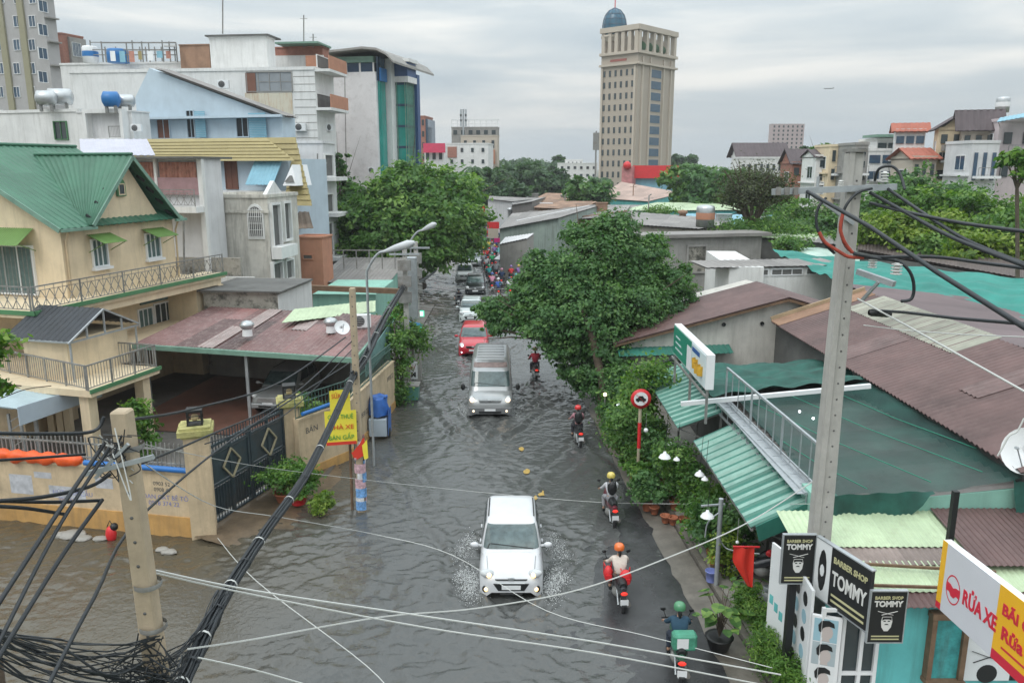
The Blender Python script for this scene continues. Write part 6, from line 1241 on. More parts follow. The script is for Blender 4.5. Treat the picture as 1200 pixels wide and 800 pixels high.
# ================================================================ poles, lamps, cables
def sqpole(name,label,p,w0,w1,d0,h,mat,holes=(),group='utility poles',lean=(0,0),recess=False):
    t = thing(name,label,'utility pole',(p[0],p[1],0),0,group); x,y = p[0],p[1]; lx,ly = lean
    mb = MB(); b = .02
    mb.hexa([(x - w0 / 2,y - d0 / 2,-.3),(x + w0 / 2,y - d0 / 2,-.3),(x + w0 / 2,y + d0 / 2,-.3),(x - w0 / 2,y + d0 / 2,-.3),(x + lx - w1 / 2,y + ly - d0 / 2,h),(x + lx + w1 / 2,y + ly - d0 / 2,h),(x + lx + w1 / 2,y + ly + d0 / 2,h),(x + lx - w1 / 2,y + ly + d0 / 2,h)])
    mb.build('shaft',mat,t,bevel=b)
    if recess:   # left flange, a little proud
        mb = MB(); mb.hexa([(x - w0 / 2 - .0,y - d0 / 2 - .05,-.3),(x - w0 / 2 + w0 * .3,y - d0 / 2 - .05,-.3),(x - w0 / 2 + w0 * .3,y - d0 / 2 - .001,-.3),(x - w0 / 2,y - d0 / 2 - .001,-.3),(x + lx - w1 / 2,y + ly - d0 / 2 - .05,h),(x + lx - w1 / 2 + w1 * .3,y + ly - d0 / 2 - .05,h),(x + lx - w1 / 2 + w1 * .3,y + ly - d0 / 2 - .001,h),(x + lx - w1 / 2,y + ly - d0 / 2 - .001,h)]); mb.build('flange',mat,t)
    for z in holes:
        f = z / h; cx = x + lx * f + (w0 + (w1 - w0) * f) * (.12 if recess else 0); cy = y + ly * f - d0 / 2
        mb = MB(); mb.lathe((cx,cy - .001,z),[(.021,0),(.021,.002),(0,.0021)],8,(0,-1,0)); mb.build('bolt_hole',MT['dgrey'],t)
    return t
# pole by the barber shop
PR = (6.25,15.0); HR = 10.95
t = sqpole('utility_pole','tall grey concrete pole with steel crossarms beside the barber shop',PR,.47,.27,.26,HR,MT['pole2'],[3.4 + k * .32 for k in range(23)],recess=True,lean=(.03,0))
TX = PR[0] + .03
def insul(t,p,r=.07,h=.24,mat='whitep',up=1):
    p = Vector(p); prof = []
    for k in range(4): prof += [(r * .5,h * k / 4),(r,h * (k + .2) / 4),(r,h * (k + .5) / 4),(r * .5,h * (k + .7) / 4)]
    mb = MB(); mb.lathe(p,[(0,0)] + prof + [(r * .4,h),(0,h)],12,(0,0,up)); mb.build('insulator',M('porcelain',(.62,.62,.60),rough=.25,var=0) if mat == 'whitep' else MT[mat],t)
za = D(975,221,14.8).z
A1,A2 = D(905,225,14.8),D(1050,219,14.8)
mb = MB(); mb.bar(A1,A2,.09,.11); mb.build('crossarm',MT['steel'],t)
mb = MB(); mb.bar(D(950,226,14.8),D(1000,262,14.8),.07); mb.build('brace',MT['steel'],t)
for px in (912,922,932): q = D(px,224,14.74); mb = MB(); mb.box(q.x - .04,q.x + .04,q.y - .05,q.y + .02,q.z - .07,q.z + .07); mb.build('clamp',MT['iron'],t)
B1,B2 = D(1005,318,14.8),D(1048,333,14.2); mb = MB(); mb.bar(B1,B2,.1,.1); mb.build('crossarm',MT['steel'],t); mb = MB(); mb.bar(D(1030,330,14.4),D(1010,352,14.8),.05); mb.build('brace',MT['steel'],t)
insul(t,D(1050,322,14.2) ,.1,.22); insul(t,D(1022,314,14.5),.08,.18); insul(t,D(1036,214,14.8),.07,.2); insul(t,D(985,219,14.8),.05,.12)
mb = MB(); mb.tube([D(958,219,14.8),D(959,207,14.8)],.025,6); mb.build('pin',MT['steel'],t)
mb = MB(); a = D(1018,366,14.4); mb.lathe(a,[(.05,0),(.07,.05),(.07,.35),(.05,.4)],10,(1,-.1,-.05)); mb.build('line_fuse',MT['black'],t)
mb = MB(); q = D(1016,196,15.0); mb.box(TX - .15,TX + .15,14.8,15.2,HR + .002,HR + .06); mb.build('cap_plate',MT['iron'],t)
CB = {}
def cable(label,pts,r,mat='cable',group=None,sag=None,n=5,name='cable',jit=0.):
    if sag is not None: pts = catenary(pts[0],pts[1],sag,16,jit)
    mb = MB(); mb.tube(pts,r,n); return tag(mb.build(name,MT[mat] if isinstance(mat,str) else mat),label,'cable',group)
GC = 'cables on the right pole'
def px3(l): return [D(*q) for q in l]
redc = M('red_insulation',(.36,.06,.035),rough=.6,var=.25,scale=8)
def smooth(pts,k=4):
    P = [Vector(p) for p in pts]; out = []
    for i in range(len(P) - 1):
        a = P[max(i - 1,0)]; b = P[i]; c = P[i + 1]; d = P[min(i + 2,len(P) - 1)]
        for j in range(k): t_ = j / k; out.append(.5 * ((2 * b) + (c - a) * t_ + (2 * a - 5 * b + 4 * c - d) * t_ ** 2 + (3 * b - a - 3 * c + d) * t_ ** 3))
    return out + [P[-1]]
cable('black jumper cable looping down from the left of the crossarm',smooth(px3([(968,232,14.7),(958,245,14.6),(957,265,14.55),(966,285,14.5),(978,297,14.5)])),.027,group=GC)
cable('red taped length of cable low on the outer left loop',smooth(px3([(960,272,14.5),(967,284,14.48),(982,294,14.46),(995,301,14.45),(1012,302,14.45)])),.034,redc,GC)
cable('black jumper cable looping close beside the pole head',smooth(px3([(1022,221,14.6),(1005,226,14.55),(992,240,14.5),(987,256,14.5),(986,275,14.5),(994,292,14.5),(1012,301,14.45)])),.027,group=GC)
cable('red taped length of cable on the inner loop',smooth(px3([(988,250,14.47),(985,268,14.47),(990,284,14.47),(999,296,14.47)])),.034,redc,GC)
cable('black cable curling round to the hanging insulator',smooth(px3([(1000,297,14.42),(1030,303,14.3),(1052,306,14.2),(1066,318,14.1),(1071,335,14.1),(1068,350,14.1),(1056,353,14.1)])),.03,group=GC)
cable('black loop arching over the right end of the crossarm',smooth(px3([(1025,212,14.7),(1030,198,14.6),(1045,195,14.5),(1055,205,14.4),(1060,222,14.2)])),.027,group=GC)
cable('thick black cable running from crossarm down to the right edge',[D(945,224,14.8),D(1020,266,12.6),D(1100,320,10.8),D(1230,402,8.6)],.036,group=GC)
cable('black cable leaving the crossarm end for the upper right',smooth([D(1040,221,14.8),D(1090,255,13),D(1140,285,11.7),D(1230,320,10)]),.03,group=GC)
cable('black cable sagging from the pole head through the green trees',smooth([D(1020,226,14.8),D(1060,248,13.6),D(1120,280,12),D(1230,322,10)]),.033,group=GC)
cable('slack black cable crossing in front of the teal net',smooth([D(1020,238,14.8),D(1060,248,13.6),D(1130,262,12.2),D(1230,275,10.6)]),.03,group=GC)
cable('black service cable running low across the teal net',smooth([D(1012,302,14.6),D(1090,301,13.5),D(1150,308,12.5),D(1230,318,11)]),.03,group=GC)
cable('black cable running from line fuse across the purple roof',[D(1030,364,14.3),D(1060,366,13.5),D(1120,373,12),D(1230,382,10)],.028,group=GC)
cable('pale service wire from the pole down across the maroon roof',[D(1005,350,14.8),D(1060,380,13.6),D(1230,475,10.5)],.018,'wirew',GC)
cable('thin pale wire lying over the ridge of the maroon roof',[D(1012,381,14.8),D(1060,387,14),D(1130,392,13),D(1230,396,11.6)],.01,'wirew',GC)
cable('grey wavy lead beside the satellite dish',smooth(px3([(1169,534,16.4),(1176,522,16.4),(1183,510,16.4),(1192,505,16.4),(1200,490,16.4)])),.02,'wirew',GC)
# leaning pole at bottom left
PL = (-4.33,8.5); HL = D(133,480,8.5).z
t = sqpole('utility_pole','weathered leaning concrete pole wrapped in tangled cables at the lane corner',(-4.15,8.5),.29,.19,.2,HL,MT['pole'],[HL - .35 - k * .3 for k in range(14)],lean=(PL[0] + 4.15 - .02,0))
for z in (5.9,5.35,7.6): mb = MB(); mb.lathe((-4.31 + (HL - z) * .02,8.5,z),[(.155,0),(.16,.03),(.155,.06)],14); mb.build('steel_band',MT['iron'],t)
mb = MB(); mb.bar(D(100,555,8.3),D(180,535,8.3),.05); mb.bar(D(112,560,8.3),D(150,520,8.3),.035); mb.build('bracket_arm',MT['steel'],t)
# second pole (posters wrapped round its foot)
P2 = (-4.78,23.6)
t = sqpole('utility_pole','slender concrete pole with leaflets wrapped round its foot beside the street wall',P2,.24,.17,.18,7.15,MT['pole'],[6.9 - k * .3 for k in range(18)])
lp = M('leaflets',(.42,.50,.66),rough=.8,var=.6,scale=9)
for k in range(15):
    z = .05 + k * .155 + random.uniform(-.03,.03); g = [M('leaflet_blue',(.15,.32,.60),rough=.8,var=.6,scale=12),M('leaflet_white',(.62,.62,.64),rough=.8,var=.35,scale=14),M('leaflet_pink',(.52,.34,.38),rough=.8,var=.5,scale=12)][k % 3]
    mb = MB(); r = .175 + random.uniform(-.012,.02); a0 = random.uniform(0,6); vs = []
    for i in range(9): a = a0 + i * .42; vs += [(P2[0] + math.cos(a) * r,P2[1] + math.sin(a) * r * .85,z),(P2[0] + math.cos(a) * r,P2[1] + math.sin(a) * r * .85,z + .3)]
    mb.add(vs,[(2 * i,2 * i + 2,2 * i + 3,2 * i + 1) for i in range(8)]); mb.build('leaflet',g,t)
MB().tube([(P2[0] - .32,P2[1] + .1,0),(P2[0] - .3,P2[1] + .1,2.9)],.05,6).build('conduit',MT['wood'],t)
mb = MB(); mb.box(P2[0] - .55,P2[0] - .15,P2[1] - .2,P2[1] + .1,2.6,3.3); tag(mb.build('meter_box',MT['black'],bevel=.02),'black electricity meter box on the slender pole above the banners','meter box')
# yellow banners
for (x0,x1,yt,yb,lab,lines) in ((387,411,458,484,'small upper yellow banner tied beside the slender pole',('SỬA XE','')),(382,419,482,522,'lower yellow banner with red and green lettering and red bottom edge',('CHO THUÊ','NHÀ XE','BÁN GẤP'))):
    a,b = D(x0,yb,23.2),D(x1,yb,23.4); W_ = Wall((a.x,a.y),(b.x,b.y)); z0,z1 = a.z,D(x0,yt,23.2).z; t = thing('banner',lab,'banner',(a.x,a.y,z0),0,'yellow banners')
    mb = MB(); v,f = cloth([W_.p(0,z1),W_.p(W_.len,z1),W_.p(W_.len,z0),W_.p(0,z0)],12,8,.012,9,2); mb.add([p + W_.n * random.uniform(0,.008) for p in v],f,smooth=True); mb.build('cloth',M('banner_yellow',(.80,.68,.06),rough=.6,var=.08),t)
    for k,ln in enumerate(lines):
        if ln: text(ln,[M('banner_red',(.6,.04,.02),var=0),M('banner_green',(.05,.30,.06),var=0)][(k + 1) % 2] if x0 == 382 else MATS['banner_red'] if 'banner_red' in MATS else M('banner_red',(.6,.04,.02),var=0),t,W_.p(W_.len / 2,z1 - (z1 - z0) * (k + .6) / (len(lines) + .3),.02),W_.a,(0,0,1),.2,width=W_.len * .8)
    if x0 == 382: wbox(W_,'red_border',t,MATS['banner_red'],.02,W_.len - .02,z0,z0 + .1,.012,.02)
mb = MB(); v,f = cloth([(-4.98,23.35,2.0),(-4.55,23.3,2.55),(-4.5,23.3,2.1),(-4.8,23.32,1.8)],8,6,.04,6,4); mb.add(v,f,smooth=True); fl_ = mb.build('flag',MATS['banner_red']); mb = MB(); v,f = cloth([(-4.62,23.27,2.3),(-4.46,23.26,2.5),(-4.44,23.26,1.9),(-4.58,23.27,1.85)],5,5,.02,6,6); mb.add(v,f,smooth=True); mb.build('yellow_fold',MATS['banner_yellow'],fl_); tag(fl_,'crumpled red and yellow flag tied to the slender pole','flag')
# poles 3 at the bend with boxes
for (px,py,Y,lab) in ((474,290,37,'concrete pole with stacked junction boxes among street signs'),(487,283,39.5,'concrete pole bearing the far street lamp')):
    p = D(px,py,Y); t = sqpole('utility_pole',lab,(p.x,p.y),.26,.2,.2,p.z,MT['pole2'],[p.z - .4 - k * .4 for k in range(9)])
    for k in range(3): mb = MB(); z = p.z - .8 - k * .75; mb.box(p.x - .3,p.x + .3,p.y - .35,p.y - .11,z - .25,z + .25); mb.build('junction_box',MT['iron'],t)
    mb = MB(); mb.bar((p.x - .7,p.y - .12,p.z - .3),(p.x + .7,p.y - .12,p.z - .3),.08); mb.build('crossarm',MT['steel'],t)
mb = MB(); p = D(483,330,38); mb.box(p.x - .3,p.x + .25,p.y - .25,p.y + .1,p.z - 1.8,p.z + 1.2); tag(mb.build('cabinet',MT['steel'],bevel=.03),'tall grey cable cabinet strapped between the twin poles','cabinet')
def lamp(label,foot,z,arm,head,r=.045):
    t = thing('street_lamp',label,'street lamp',foot,0,'street lamps'); f = Vector(foot); a = Vector(arm); h = Vector(head); top = Vector((f.x,f.y,z))
    mb = MB(); mb.tube([f,top] + [top.lerp(a,k / 6) + Vector((0,0,(a.z - z) * (math.sin(k / 6 * math.pi / 2) - k / 6))) for k in range(1,7)] + [h.lerp(a,.6)],r,8); mb.build('post',MT['steel'],t)
    d = (h - a).normalized(); mb = MB(); mb.tube([a,a.lerp(h,.15),a.lerp(h,.4),a.lerp(h,.8),h],[r,r * 1.6,.12,.15,.06],10); mb.build('lamp_head',M('lamp_grey',(.50,.52,.54),rough=.4,var=.1),t); mb = MB(); mb.ball(a.lerp(h,.72) - Vector((0,0,.07)),.13,8,(1,1,.5)); mb.build('diffuser',M('lamp_diffuser',(.6,.6,.56),rough=.3,var=0),t)
q = D(430,330,27.5); a,h = D(449,295,27.3),D(486,284,27.1); lamp('near street lamp arching over the flooded road',(q.x,q.y,0),D(431,318,27.5).z,a,h)
q = D(487,286,39.5); a,h = D(494,270,39.3),D(511,262,39.); lamp('farther street lamp on a pole beyond the first one',(q.x - .25,q.y,0),D(483,282,39.5).z,a,h)
mb = MB(); 
# main bundle of cables: left pole -> second pole -> twin poles
def bundle(label,pts,n,rad,r,seed,name='cable_bundle',tie=True,spread=None,jitter=.25):
    t = thing(name,label,'cable bundle',pts[0]); g = random.Random(seed); S_ = smooth(pts,6)
    for k in range(n):
        a = g.uniform(0,6.28); q = rad * math.sqrt(g.random()); ph = g.uniform(0,6); out = []
        for i,p in enumerate(S_):
            f = i / (len(S_) - 1); aa = a + .9 * math.sin(f * 5 + ph) * .4; e = q * (1 + (spread * (max(0,1 - f * 5)) ** 1.5 if spread else 0)); d = (S_[min(i + 1,len(S_) - 1)] - S_[max(i - 1,0)]).normalized(); x = d.orthogonal().normalized(); y = d.cross(x)
            out.append(p + (x * math.cos(aa) + y * math.sin(aa)) * e + Vector((g.uniform(-1,1),g.uniform(-1,1),g.uniform(-1,1))) * r * jitter)
        MB().tube(out,r * g.uniform(.7,1.3),5).build('strand',MT['cable'],t)
    if tie:
        for i in range(3,len(S_) - 1,2):
            d = (S_[i + 1] - S_[i]).normalized(); MB().lathe(S_[i] - d * .02,[(rad * 1.12,0),(rad * 1.16,.02),(rad * 1.12,.04)],10,d).build('tie',MT['wirew'] if i % 4 == 1 else MT['cable'],t)
    return t
Pz = lambda z: Vector((-4.22,8.45,z))
b0 = D(222,800,8.6)
bundle('thick black cable bundle rising from the leaning pole to the slender pole',[D(196,830,8.2),D(218,790,8.8),D(262,700,10.6),D(312,622,13.2),D(365,545,17.),D(414,440,23.3)],26,.09,.02,5,spread=1.4)
bundle('black cable bundle running on from slender pole to the twin poles',[D(414,440,23.3),D(430,415,27),D(452,370,32),D(474,335,37)],10,.11,.03,6)
bundle('thin cable bundle leaving the twin poles down the street',[D(476,330,37),D(492,330,48),D(510,318,66)],7,.12,.03,9,tie=False)
# tangle at the left pole
rr_ = random.Random(4); C0 = Pz(5.0)
for k in range(26):
    e = D(rr_.uniform(-60,-25),rr_.uniform(722,748),7.7); s_ = Pz(rr_.uniform(4.6,5.4)) + Vector((rr_.uniform(-.15,.15),-.1,0))
    cable('one of many slack black cables fanning left from the leaning pole',catenary(s_,e,rr_.uniform(-.05,.45),10,.02),rr_.uniform(.006,.013),group='slack cables left of the leaning pole',n=4)
for k in range(30):
    a = rr_.uniform(0,6.28); pts = [Pz(rr_.uniform(4.5,5.4)) + Vector((rr_.uniform(-.2,.2),-.12,0))]
    for j in range(3): pts.append(Pz(rr_.uniform(4.4,5.05)) + Vector((rr_.uniform(-.6,.35),rr_.uniform(-.3,.1),0)))
    cable('one of the tangled loops of black cable hanging round the leaning pole',smooth(pts,8),rr_.uniform(.005,.009),group='tangled loops round the leaning pole',n=4)
for k in range(16):
    cable('one of the black cables fanning from the leaning pole into the thick bundle',catenary(Pz(rr_.uniform(4.5,5.2)) + Vector((rr_.uniform(-.1,.15),-.1,0)),D(rr_.uniform(252,270),rr_.uniform(690,712),10.6),rr_.uniform(.02,.3),10,.015),rr_.uniform(.006,.012),group='cables fanning right from the leaning pole',n=4)
for k in range(12):
    pts = [Pz(rr_.uniform(7.3,7.9)) + Vector((rr_.uniform(-.15,.15),-.12,0))]
    for j in range(2): pts.append(Pz(rr_.uniform(7.1,7.9)) + Vector((rr_.uniform(-.5,.1),rr_.uniform(-.25,.1),0)))
    cable('one of the short looped leads tied near the leaning pole top',smooth(pts,8),rr_.uniform(.006,.011),'cable' if k % 5 else 'wirew',group='looped leads at the leaning pole top',n=4)
L_ = 'single cables crossing at the leaning pole'
for (pts,r,m_,lab) in (
    ([(122,520,8.4),(60,612,7.4),(-20,735,6.4)],.024,'cable','steep black cable from the leaning pole top to the lower left, outermost'),
    ([(128,525,8.4),(66,622,7.4),(-10,770,6.2)],.02,'cable','steep black cable from the leaning pole top to the lower left, middle'),
    ([(120,585,8.4),(70,655,7.6),(-20,800,6.2)],.024,'cable','steep black cable from the leaning pole, nearest its shaft'),
    ([(-20,588,7),(50,582,7.6),(105,570,8.2),(130,555,8.4)],.022,'cable','black cable sagging left from the pole across the lane wall'),
    ([(-20,586,7.2),(60,588,7.8),(118,586,8.4)],.02,'cable','level black cable crossing the stencilled lane wall'),
    ([(-20,592,7),(30,595,7.4),(75,602,8.)],.02,'cable','lowest black cable crossing the ochre wall base'),
    ([(-20,540,7.2),(30,537,7.8),(100,532,8.4)],.016,'cable','thin black cable along the orange tarpaulin lower edge'),
    ([(-20,507,7.2),(60,508,7.8),(110,505,8.3),(122,488,8.4)],.02,'cable','black cable looped up to the leaning pole head'),
    ([(50,815,5.6),(110,700,7),(170,600,10),(290,502,16),(410,425,23.4)],.02,'cable','long single black cable crossing from the bottom edge up to the slender pole'),
    ([(150,492,8.5),(230,478,12),(330,447,17),(405,395,23.4)],.02,'cable','black cable from the leaning pole head to the slender pole head'),
    ([(160,545,8.5),(240,512,12),(340,465,18),(412,400,23.4)],.018,'cable','black cable passing above the first gate pillar'),
    ([(155,500,8.5),(260,560,11),(345,470,20),(413,405,23.4)],.0,'cable',''),
    ([(240,520,16),(335,485,20),(412,410,23.4)],.014,'cable','thin cable from gate pillar lantern up to the slender pole'),
    ([(-20,745,7.5),(60,752,7.8),(125,790,8),(170,775,8.3)],.014,'cable','slack cable drooping at the bottom left corner')):
    if r: cable(lab,smooth(px3(pts),5),r,m_,L_)
WG = 'pale wires across the flooded road'
for (pts,r,lab) in (
    ([(182,668,9),(300,692,9.6),(500,722,10.5),(700,752,11),(915,790,11.6)],.017,'pale wire crossing the road just in front of the white car bumper'),
    ([(182,671,9),(300,697,9.6),(500,735,10.5),(700,765,11),(900,803,11.4)],.016,'pale wire crossing the road, second below the white car'),
    ([(220,760,8.6),(300,748,9.5),(450,722,11),(560,712,12),(680,690,13),(790,650,14),(880,610,14.8),(970,552,15.2)],.017,'pale wire rising from bundle past the orange helmeted rider to the right pole'),
    ([(232,770,8.6),(300,785,9),(370,805,9.4)],.014,'short pale wire leaving the bundle at the bottom edge'),
    ([(150,530,9),(250,592,14),(330,606,16),(440,626,19),(530,650,18),(640,715,16.5),(760,745,15.5),(905,782,14)],.012,'thin pale wire drooping across the brown water and over the road'),
    ([(255,630,21),(300,680,16),(430,780,13.6),(470,830,12)],.013,'pale stay wire running down from the first gate pillar'),
    ([(165,517,8.6),(200,527,12),(330,550,19),(520,572,24),(700,588,24),(870,590,20),(960,590,15.1)],.010,'very thin pale wire crossing level with the parked bikes'),
    ([(0,640,9),(130,660,11),(460,800,12)],.0,'')):
    if r: cable(lab,smooth(px3(pts),6),r * .72,'wirew',WG,n=4)
for k in range(9): cable('one of the thin lines strung from the twin poles over the road',catenary(D(482,322 + k * 5,38),D(620 + k * 8,330 + k * 3,44),.4,10),.011,'wirew' if k % 2 else 'cable','thin lines from the twin poles',n=3)
# ================================================================ vehicles
def sgn(x): return -1. if x < 0 else 1.
def car(name,label,cat,P,col,loc,rz=0.,lit=(1,.62,.2),lit_on=True,rough=.28):
    """front of the car points to -y; P holds its measurements"""
    t = thing(name,label,cat,(0,0,0)); W2 = P['W'] / 2; st = P['st']; body = col
    paint = M('paint_' + name + '_' + '_'.join('%02d' % int(c * 99) for c in col),col,rough=rough,metal=P.get('metal',0.),var=.05,scale=3,coat=.6,streak=.12,scol=tuple(c * .6 for c in col))
    mb = MB(); K = 18; vs = []; fs = []
    for i,(y,hw,zt,zb) in enumerate(st):
        for k in range(K + 1):      # from left sill over the top to right sill
            a = math.pi * k / K; c = -math.cos(a); s = math.sin(a); n = P.get('n',6.5)
            x = hw * sgn(c) * abs(c) ** (2 / n); h = abs(s) ** (2 / n)
            z = zb + (zt - zb) * h - .02 * (x / W2) ** 2; tw = 1 - .05 * max(0,(h - .55)) ; vs.append((x * tw,y,z))
        if i:
            for k in range(K): q = (i - 1) * (K + 1) + k; fs.append((q,q + 1,q + K + 2,q + K + 1))
    n0 = len(vs); fs.append(tuple(range(K,-1,-1))); fs.append(tuple(n0 - K - 1 + k for k in range(K + 1)))
    mb.add(vs,fs,smooth=True)
    g = P['gh']; n = g.get('n',6.)    # greenhouse: (t, halfwidth, yfront, yrear, z)
    def S(tt,a=None,off=0.):
        L_ = g['lv']; f = tt * (len(L_) - 1); i = min(int(f),len(L_) - 2); f -= i; hw,yf,yr,z = [L_[i][j] * (1 - f) + L_[i + 1][j] * f for j in range(4)]
        c,s = math.cos(a),math.sin(a); yc = (yf + yr) / 2; hl = (yr - yf) / 2
        return Vector(((hw + off) * sgn(c) * abs(c) ** (2 / n),yc + (hl + off) * sgn(s) * abs(s) ** (2 / n),z))
    NA = 64; vs = []; fs = []; NL = (len(g['lv']) - 1) * 3
    for i in range(NL + 1):
        for k in range(NA): vs.append(S(i / NL,2 * math.pi * k / NA))
        if i:
            for k in range(NA): fs.append(((i - 1) * NA + k,(i - 1) * NA + (k + 1) % NA,i * NA + (k + 1) % NA,i * NA + k))
    top = vs[-NA:]; hw,yf,yr,z = g['lv'][-1]
    for r in (.8,.45): b = len(vs); vs += [Vector((p.x * r,(yf + yr) / 2 + (p.y - (yf + yr) / 2) * r,z + .035 * (1 - r))) for p in top]; fs += [(b - NA + k,b - NA + (k + 1) % NA,b + (k + 1) % NA,b + k) for k in range(NA)]
    fs.append(tuple(range(len(vs) - NA,len(vs)))); mb.add(vs,fs,smooth=True)
    bo = mb.build('body',paint,t)
    def glass(nm,t0,t1,a0,a1,m=12,mat='glassb',par=t,off=.008):
        v = []; f = []
        for j in range(5):
            tt = t0 + (t1 - t0) * j / 4
            for i in range(m + 1): v.append(S(tt,a0 + (a1 - a0) * i / m,off))
        for j in range(4):
            for i in range(m): q = j * (m + 1) + i; f.append((q,q + 1,q + m + 2,q + m + 1))
        b = MB(); b.add(v,f,smooth=True); return b.build(nm,MT[mat] if isinstance(mat,str) else mat,par)
    wg = M('windscreen_glass',(.07,.10,.10),rough=.06,var=.5,scale=3.5,spec=.8)  # pale teal mottling in the base colour stands in for reflections
    A = g.get('wa',.78); t0,t1 = g['t']
    ws = glass('windscreen',t0 + .02,t1,-math.pi / 2 - A,-math.pi / 2 + A,16,wg); glass('rear_window',t0 + .05,t1,math.pi / 2 - A * .9,math.pi / 2 + A * .9)
    def ay(s): return math.asin(max(-1,min(1,sgn(s) * abs(s) ** (n / 2))))
    for a,b in g['side']:
        for sd_ in (1,-1):
            a0,a1 = ay(a),ay(b)
            if sd_ < 0: a0,a1 = math.pi - a0,math.pi - a1
            glass('side_window',t0 + .06,t1 - .02,a0,a1,8)
    for k in (-.35,.25):
        w_ = MB(); p = S(t0 + .03,-math.pi / 2 + k * A * 1.3,.02); q = S(t0 + .12,-math.pi / 2 + k * A * .1 - .25,.022); w_.bar(p,q,.018); w_.build('wiper',MT['black'],ws)
    for sd_ in (1,-1):
        h = MB(); h.tube([(sd_ * .60,st[3][0] + .02,st[3][2] + .0),(sd_ * (W2 - .2),-1.1,st[4][2] - .0)],.006,4); h.build('bonnet_seam',MT['dgrey'],t)
        if P.get('rails',1): L4 = g['lv'][-2]; h = MB(); h.tube([(sd_ * (L4[0] - .04),L4[1] + .3,L4[3] + .03),(sd_ * (L4[0] - .04),L4[2] - .25,L4[3] + .03)],.018,6); h.build('roof_rail',MT['black'],t)
        h = MB(); xx = sd_ * (W2 - .0); h.box(min(xx,xx - sd_ * .06),max(xx,xx - sd_ * .06) ,-1.3,1.5,.2,.32); h.build('sill_trim',MT['dgrey'],t)
    yf = st[0][0]; zf = P['zlamp']; lx = P['xlamp']
    lm = M('headlamp_lit_%d' % int(lit[2] * 100),(.8,.8,.8),var=0,emit=lit,estr=1.7) if lit_on else M('headlamp_clear',(.62,.64,.65),rough=.15,var=0)
    for sd_ in (1,-1):
        c = Vector((sd_ * lx,P['ylamp'],zf)); h = MB(); h.ball((0,0,0),1,14,P['lamp']); rt = Matrix.Rotation(-sd_ * P.get('tilt',0),3,'Y') @ Matrix.Rotation(-sd_ * P.get('swp',0),3,'Z'); h.v = [c + rt @ v for v in h.v]; ho = h.build('headlight',M('lamp_glass',(.55,.57,.58),rough=.12,var=0),t)
        b = MB(); b.ball(c + Vector((-sd_ * P['lamp'][0] * .15,-P['lamp'][1] * .75,-.0)),P['lamp'][2] * .62,10); b.build('bulb',lm,ho)
        if P.get('fog'):
            fx,fy,fz = P['fog']; b = MB(); b.lathe((sd_ * fx,fy,fz),[(.10,-.0),(.10,.03),(.0,.035)],14,(0,-1,0)); fo = b.build('fog_lamp',MT['black'],t); b = MB(); b.ball((sd_ * fx,fy - .04,fz),.055,8); b.build('bulb',lm if lit_on else MT['silver'],fo)
        m = MB(); mx_,my_,mz_ = P['mir']; m.ball((sd_ * mx_,my_,mz_),1,10,P.get('mirs',(.12,.07,.075))); m.bar((sd_ * (mx_ - .2),my_ + .03,mz_ - .04),(sd_ * mx_,my_,mz_),.04); m.build('side_mirror',paint if not P.get('bmir') else MT['black'],t)
        for yy in P['handles']: hh = MB(); hh.box(min(sd_ * (W2 - .01),sd_ * (W2 + .02)),max(sd_ * (W2 - .01),sd_ * (W2 + .02)),yy,yy + .17,P['zh'],P['zh'] + .035); hh.build('door_handle',paint,t)
        for yy in P['seams']: hh = MB(); xx = sd_ * (W2 * .995); hh.box(min(xx,xx + sd_ * .006),max(xx,xx + sd_ * .006),yy,yy + .012,.3,P['zh'] + .1); hh.build('door_seam',MT['black'],t)
    for nm,(x,y0,z0,z1,mat,taper) in P['front'].items():
        b = MB(); pts = [(-x,y0,z1),(x,y0,z1),(x * taper,y0,z0),(-x * taper,y0,z0)]; mid = []
        b.hexa([(-x * taper,y0,z0),(x * taper,y0,z0),(x * taper,y0 + .2,z0),(-x * taper,y0 + .2,z0),(-x,y0,z1),(x,y0,z1),(x,y0 + .2,z1),(-x,y0 + .2,z1)]); b.build(nm.split('.')[0],MT[mat] if isinstance(mat,str) else mat,t,bevel=.012)
    b = MB(); b.box(-.24,.24,P['ypl'] - .012,P['ypl'],P['zpl'] - .055,P['zpl'] + .055); pl = b.build('number_plate',MT['whitep'],t); 
    b = MB(); b.ball((0,P['ypl'] + P.get('bdg',0) - .0,P['zbadge']),1,10,(.09,.015,.05)); b.build('badge',MT['silver'],t)
    for sx in (1,-1):
        for yy in P['wh']:
            c = Vector((sx * (W2 - .12),yy,.30)); w_ = MB(); w_.lathe(c - Vector((sx * .1,0,0)),[(.2,0),(.3,.0),(.315,.03),(.315,.18),(.3,.21),(.2,.21)],22,(sx,0,0)); wo = w_.build('wheel',MT['rub'],t); r = MB(); r.lathe(c + Vector((sx * .105,0,0)),[(.2,0),(.19,.0),(.06,-.03),(.0,-.0)],14,(sx,0,0)); r.build('rim',MT['silver'],wo)
    for sx in (1,-1): b = MB(); b.ball((sx * (W2 - .22),st[-1][0] - .05,P['zh'] + .0),1,8,(.09,.05,.13)); b.build('tail_light',MT['red'],t)
    t.location = loc; t.rotation_euler = (0,0,rz); return t
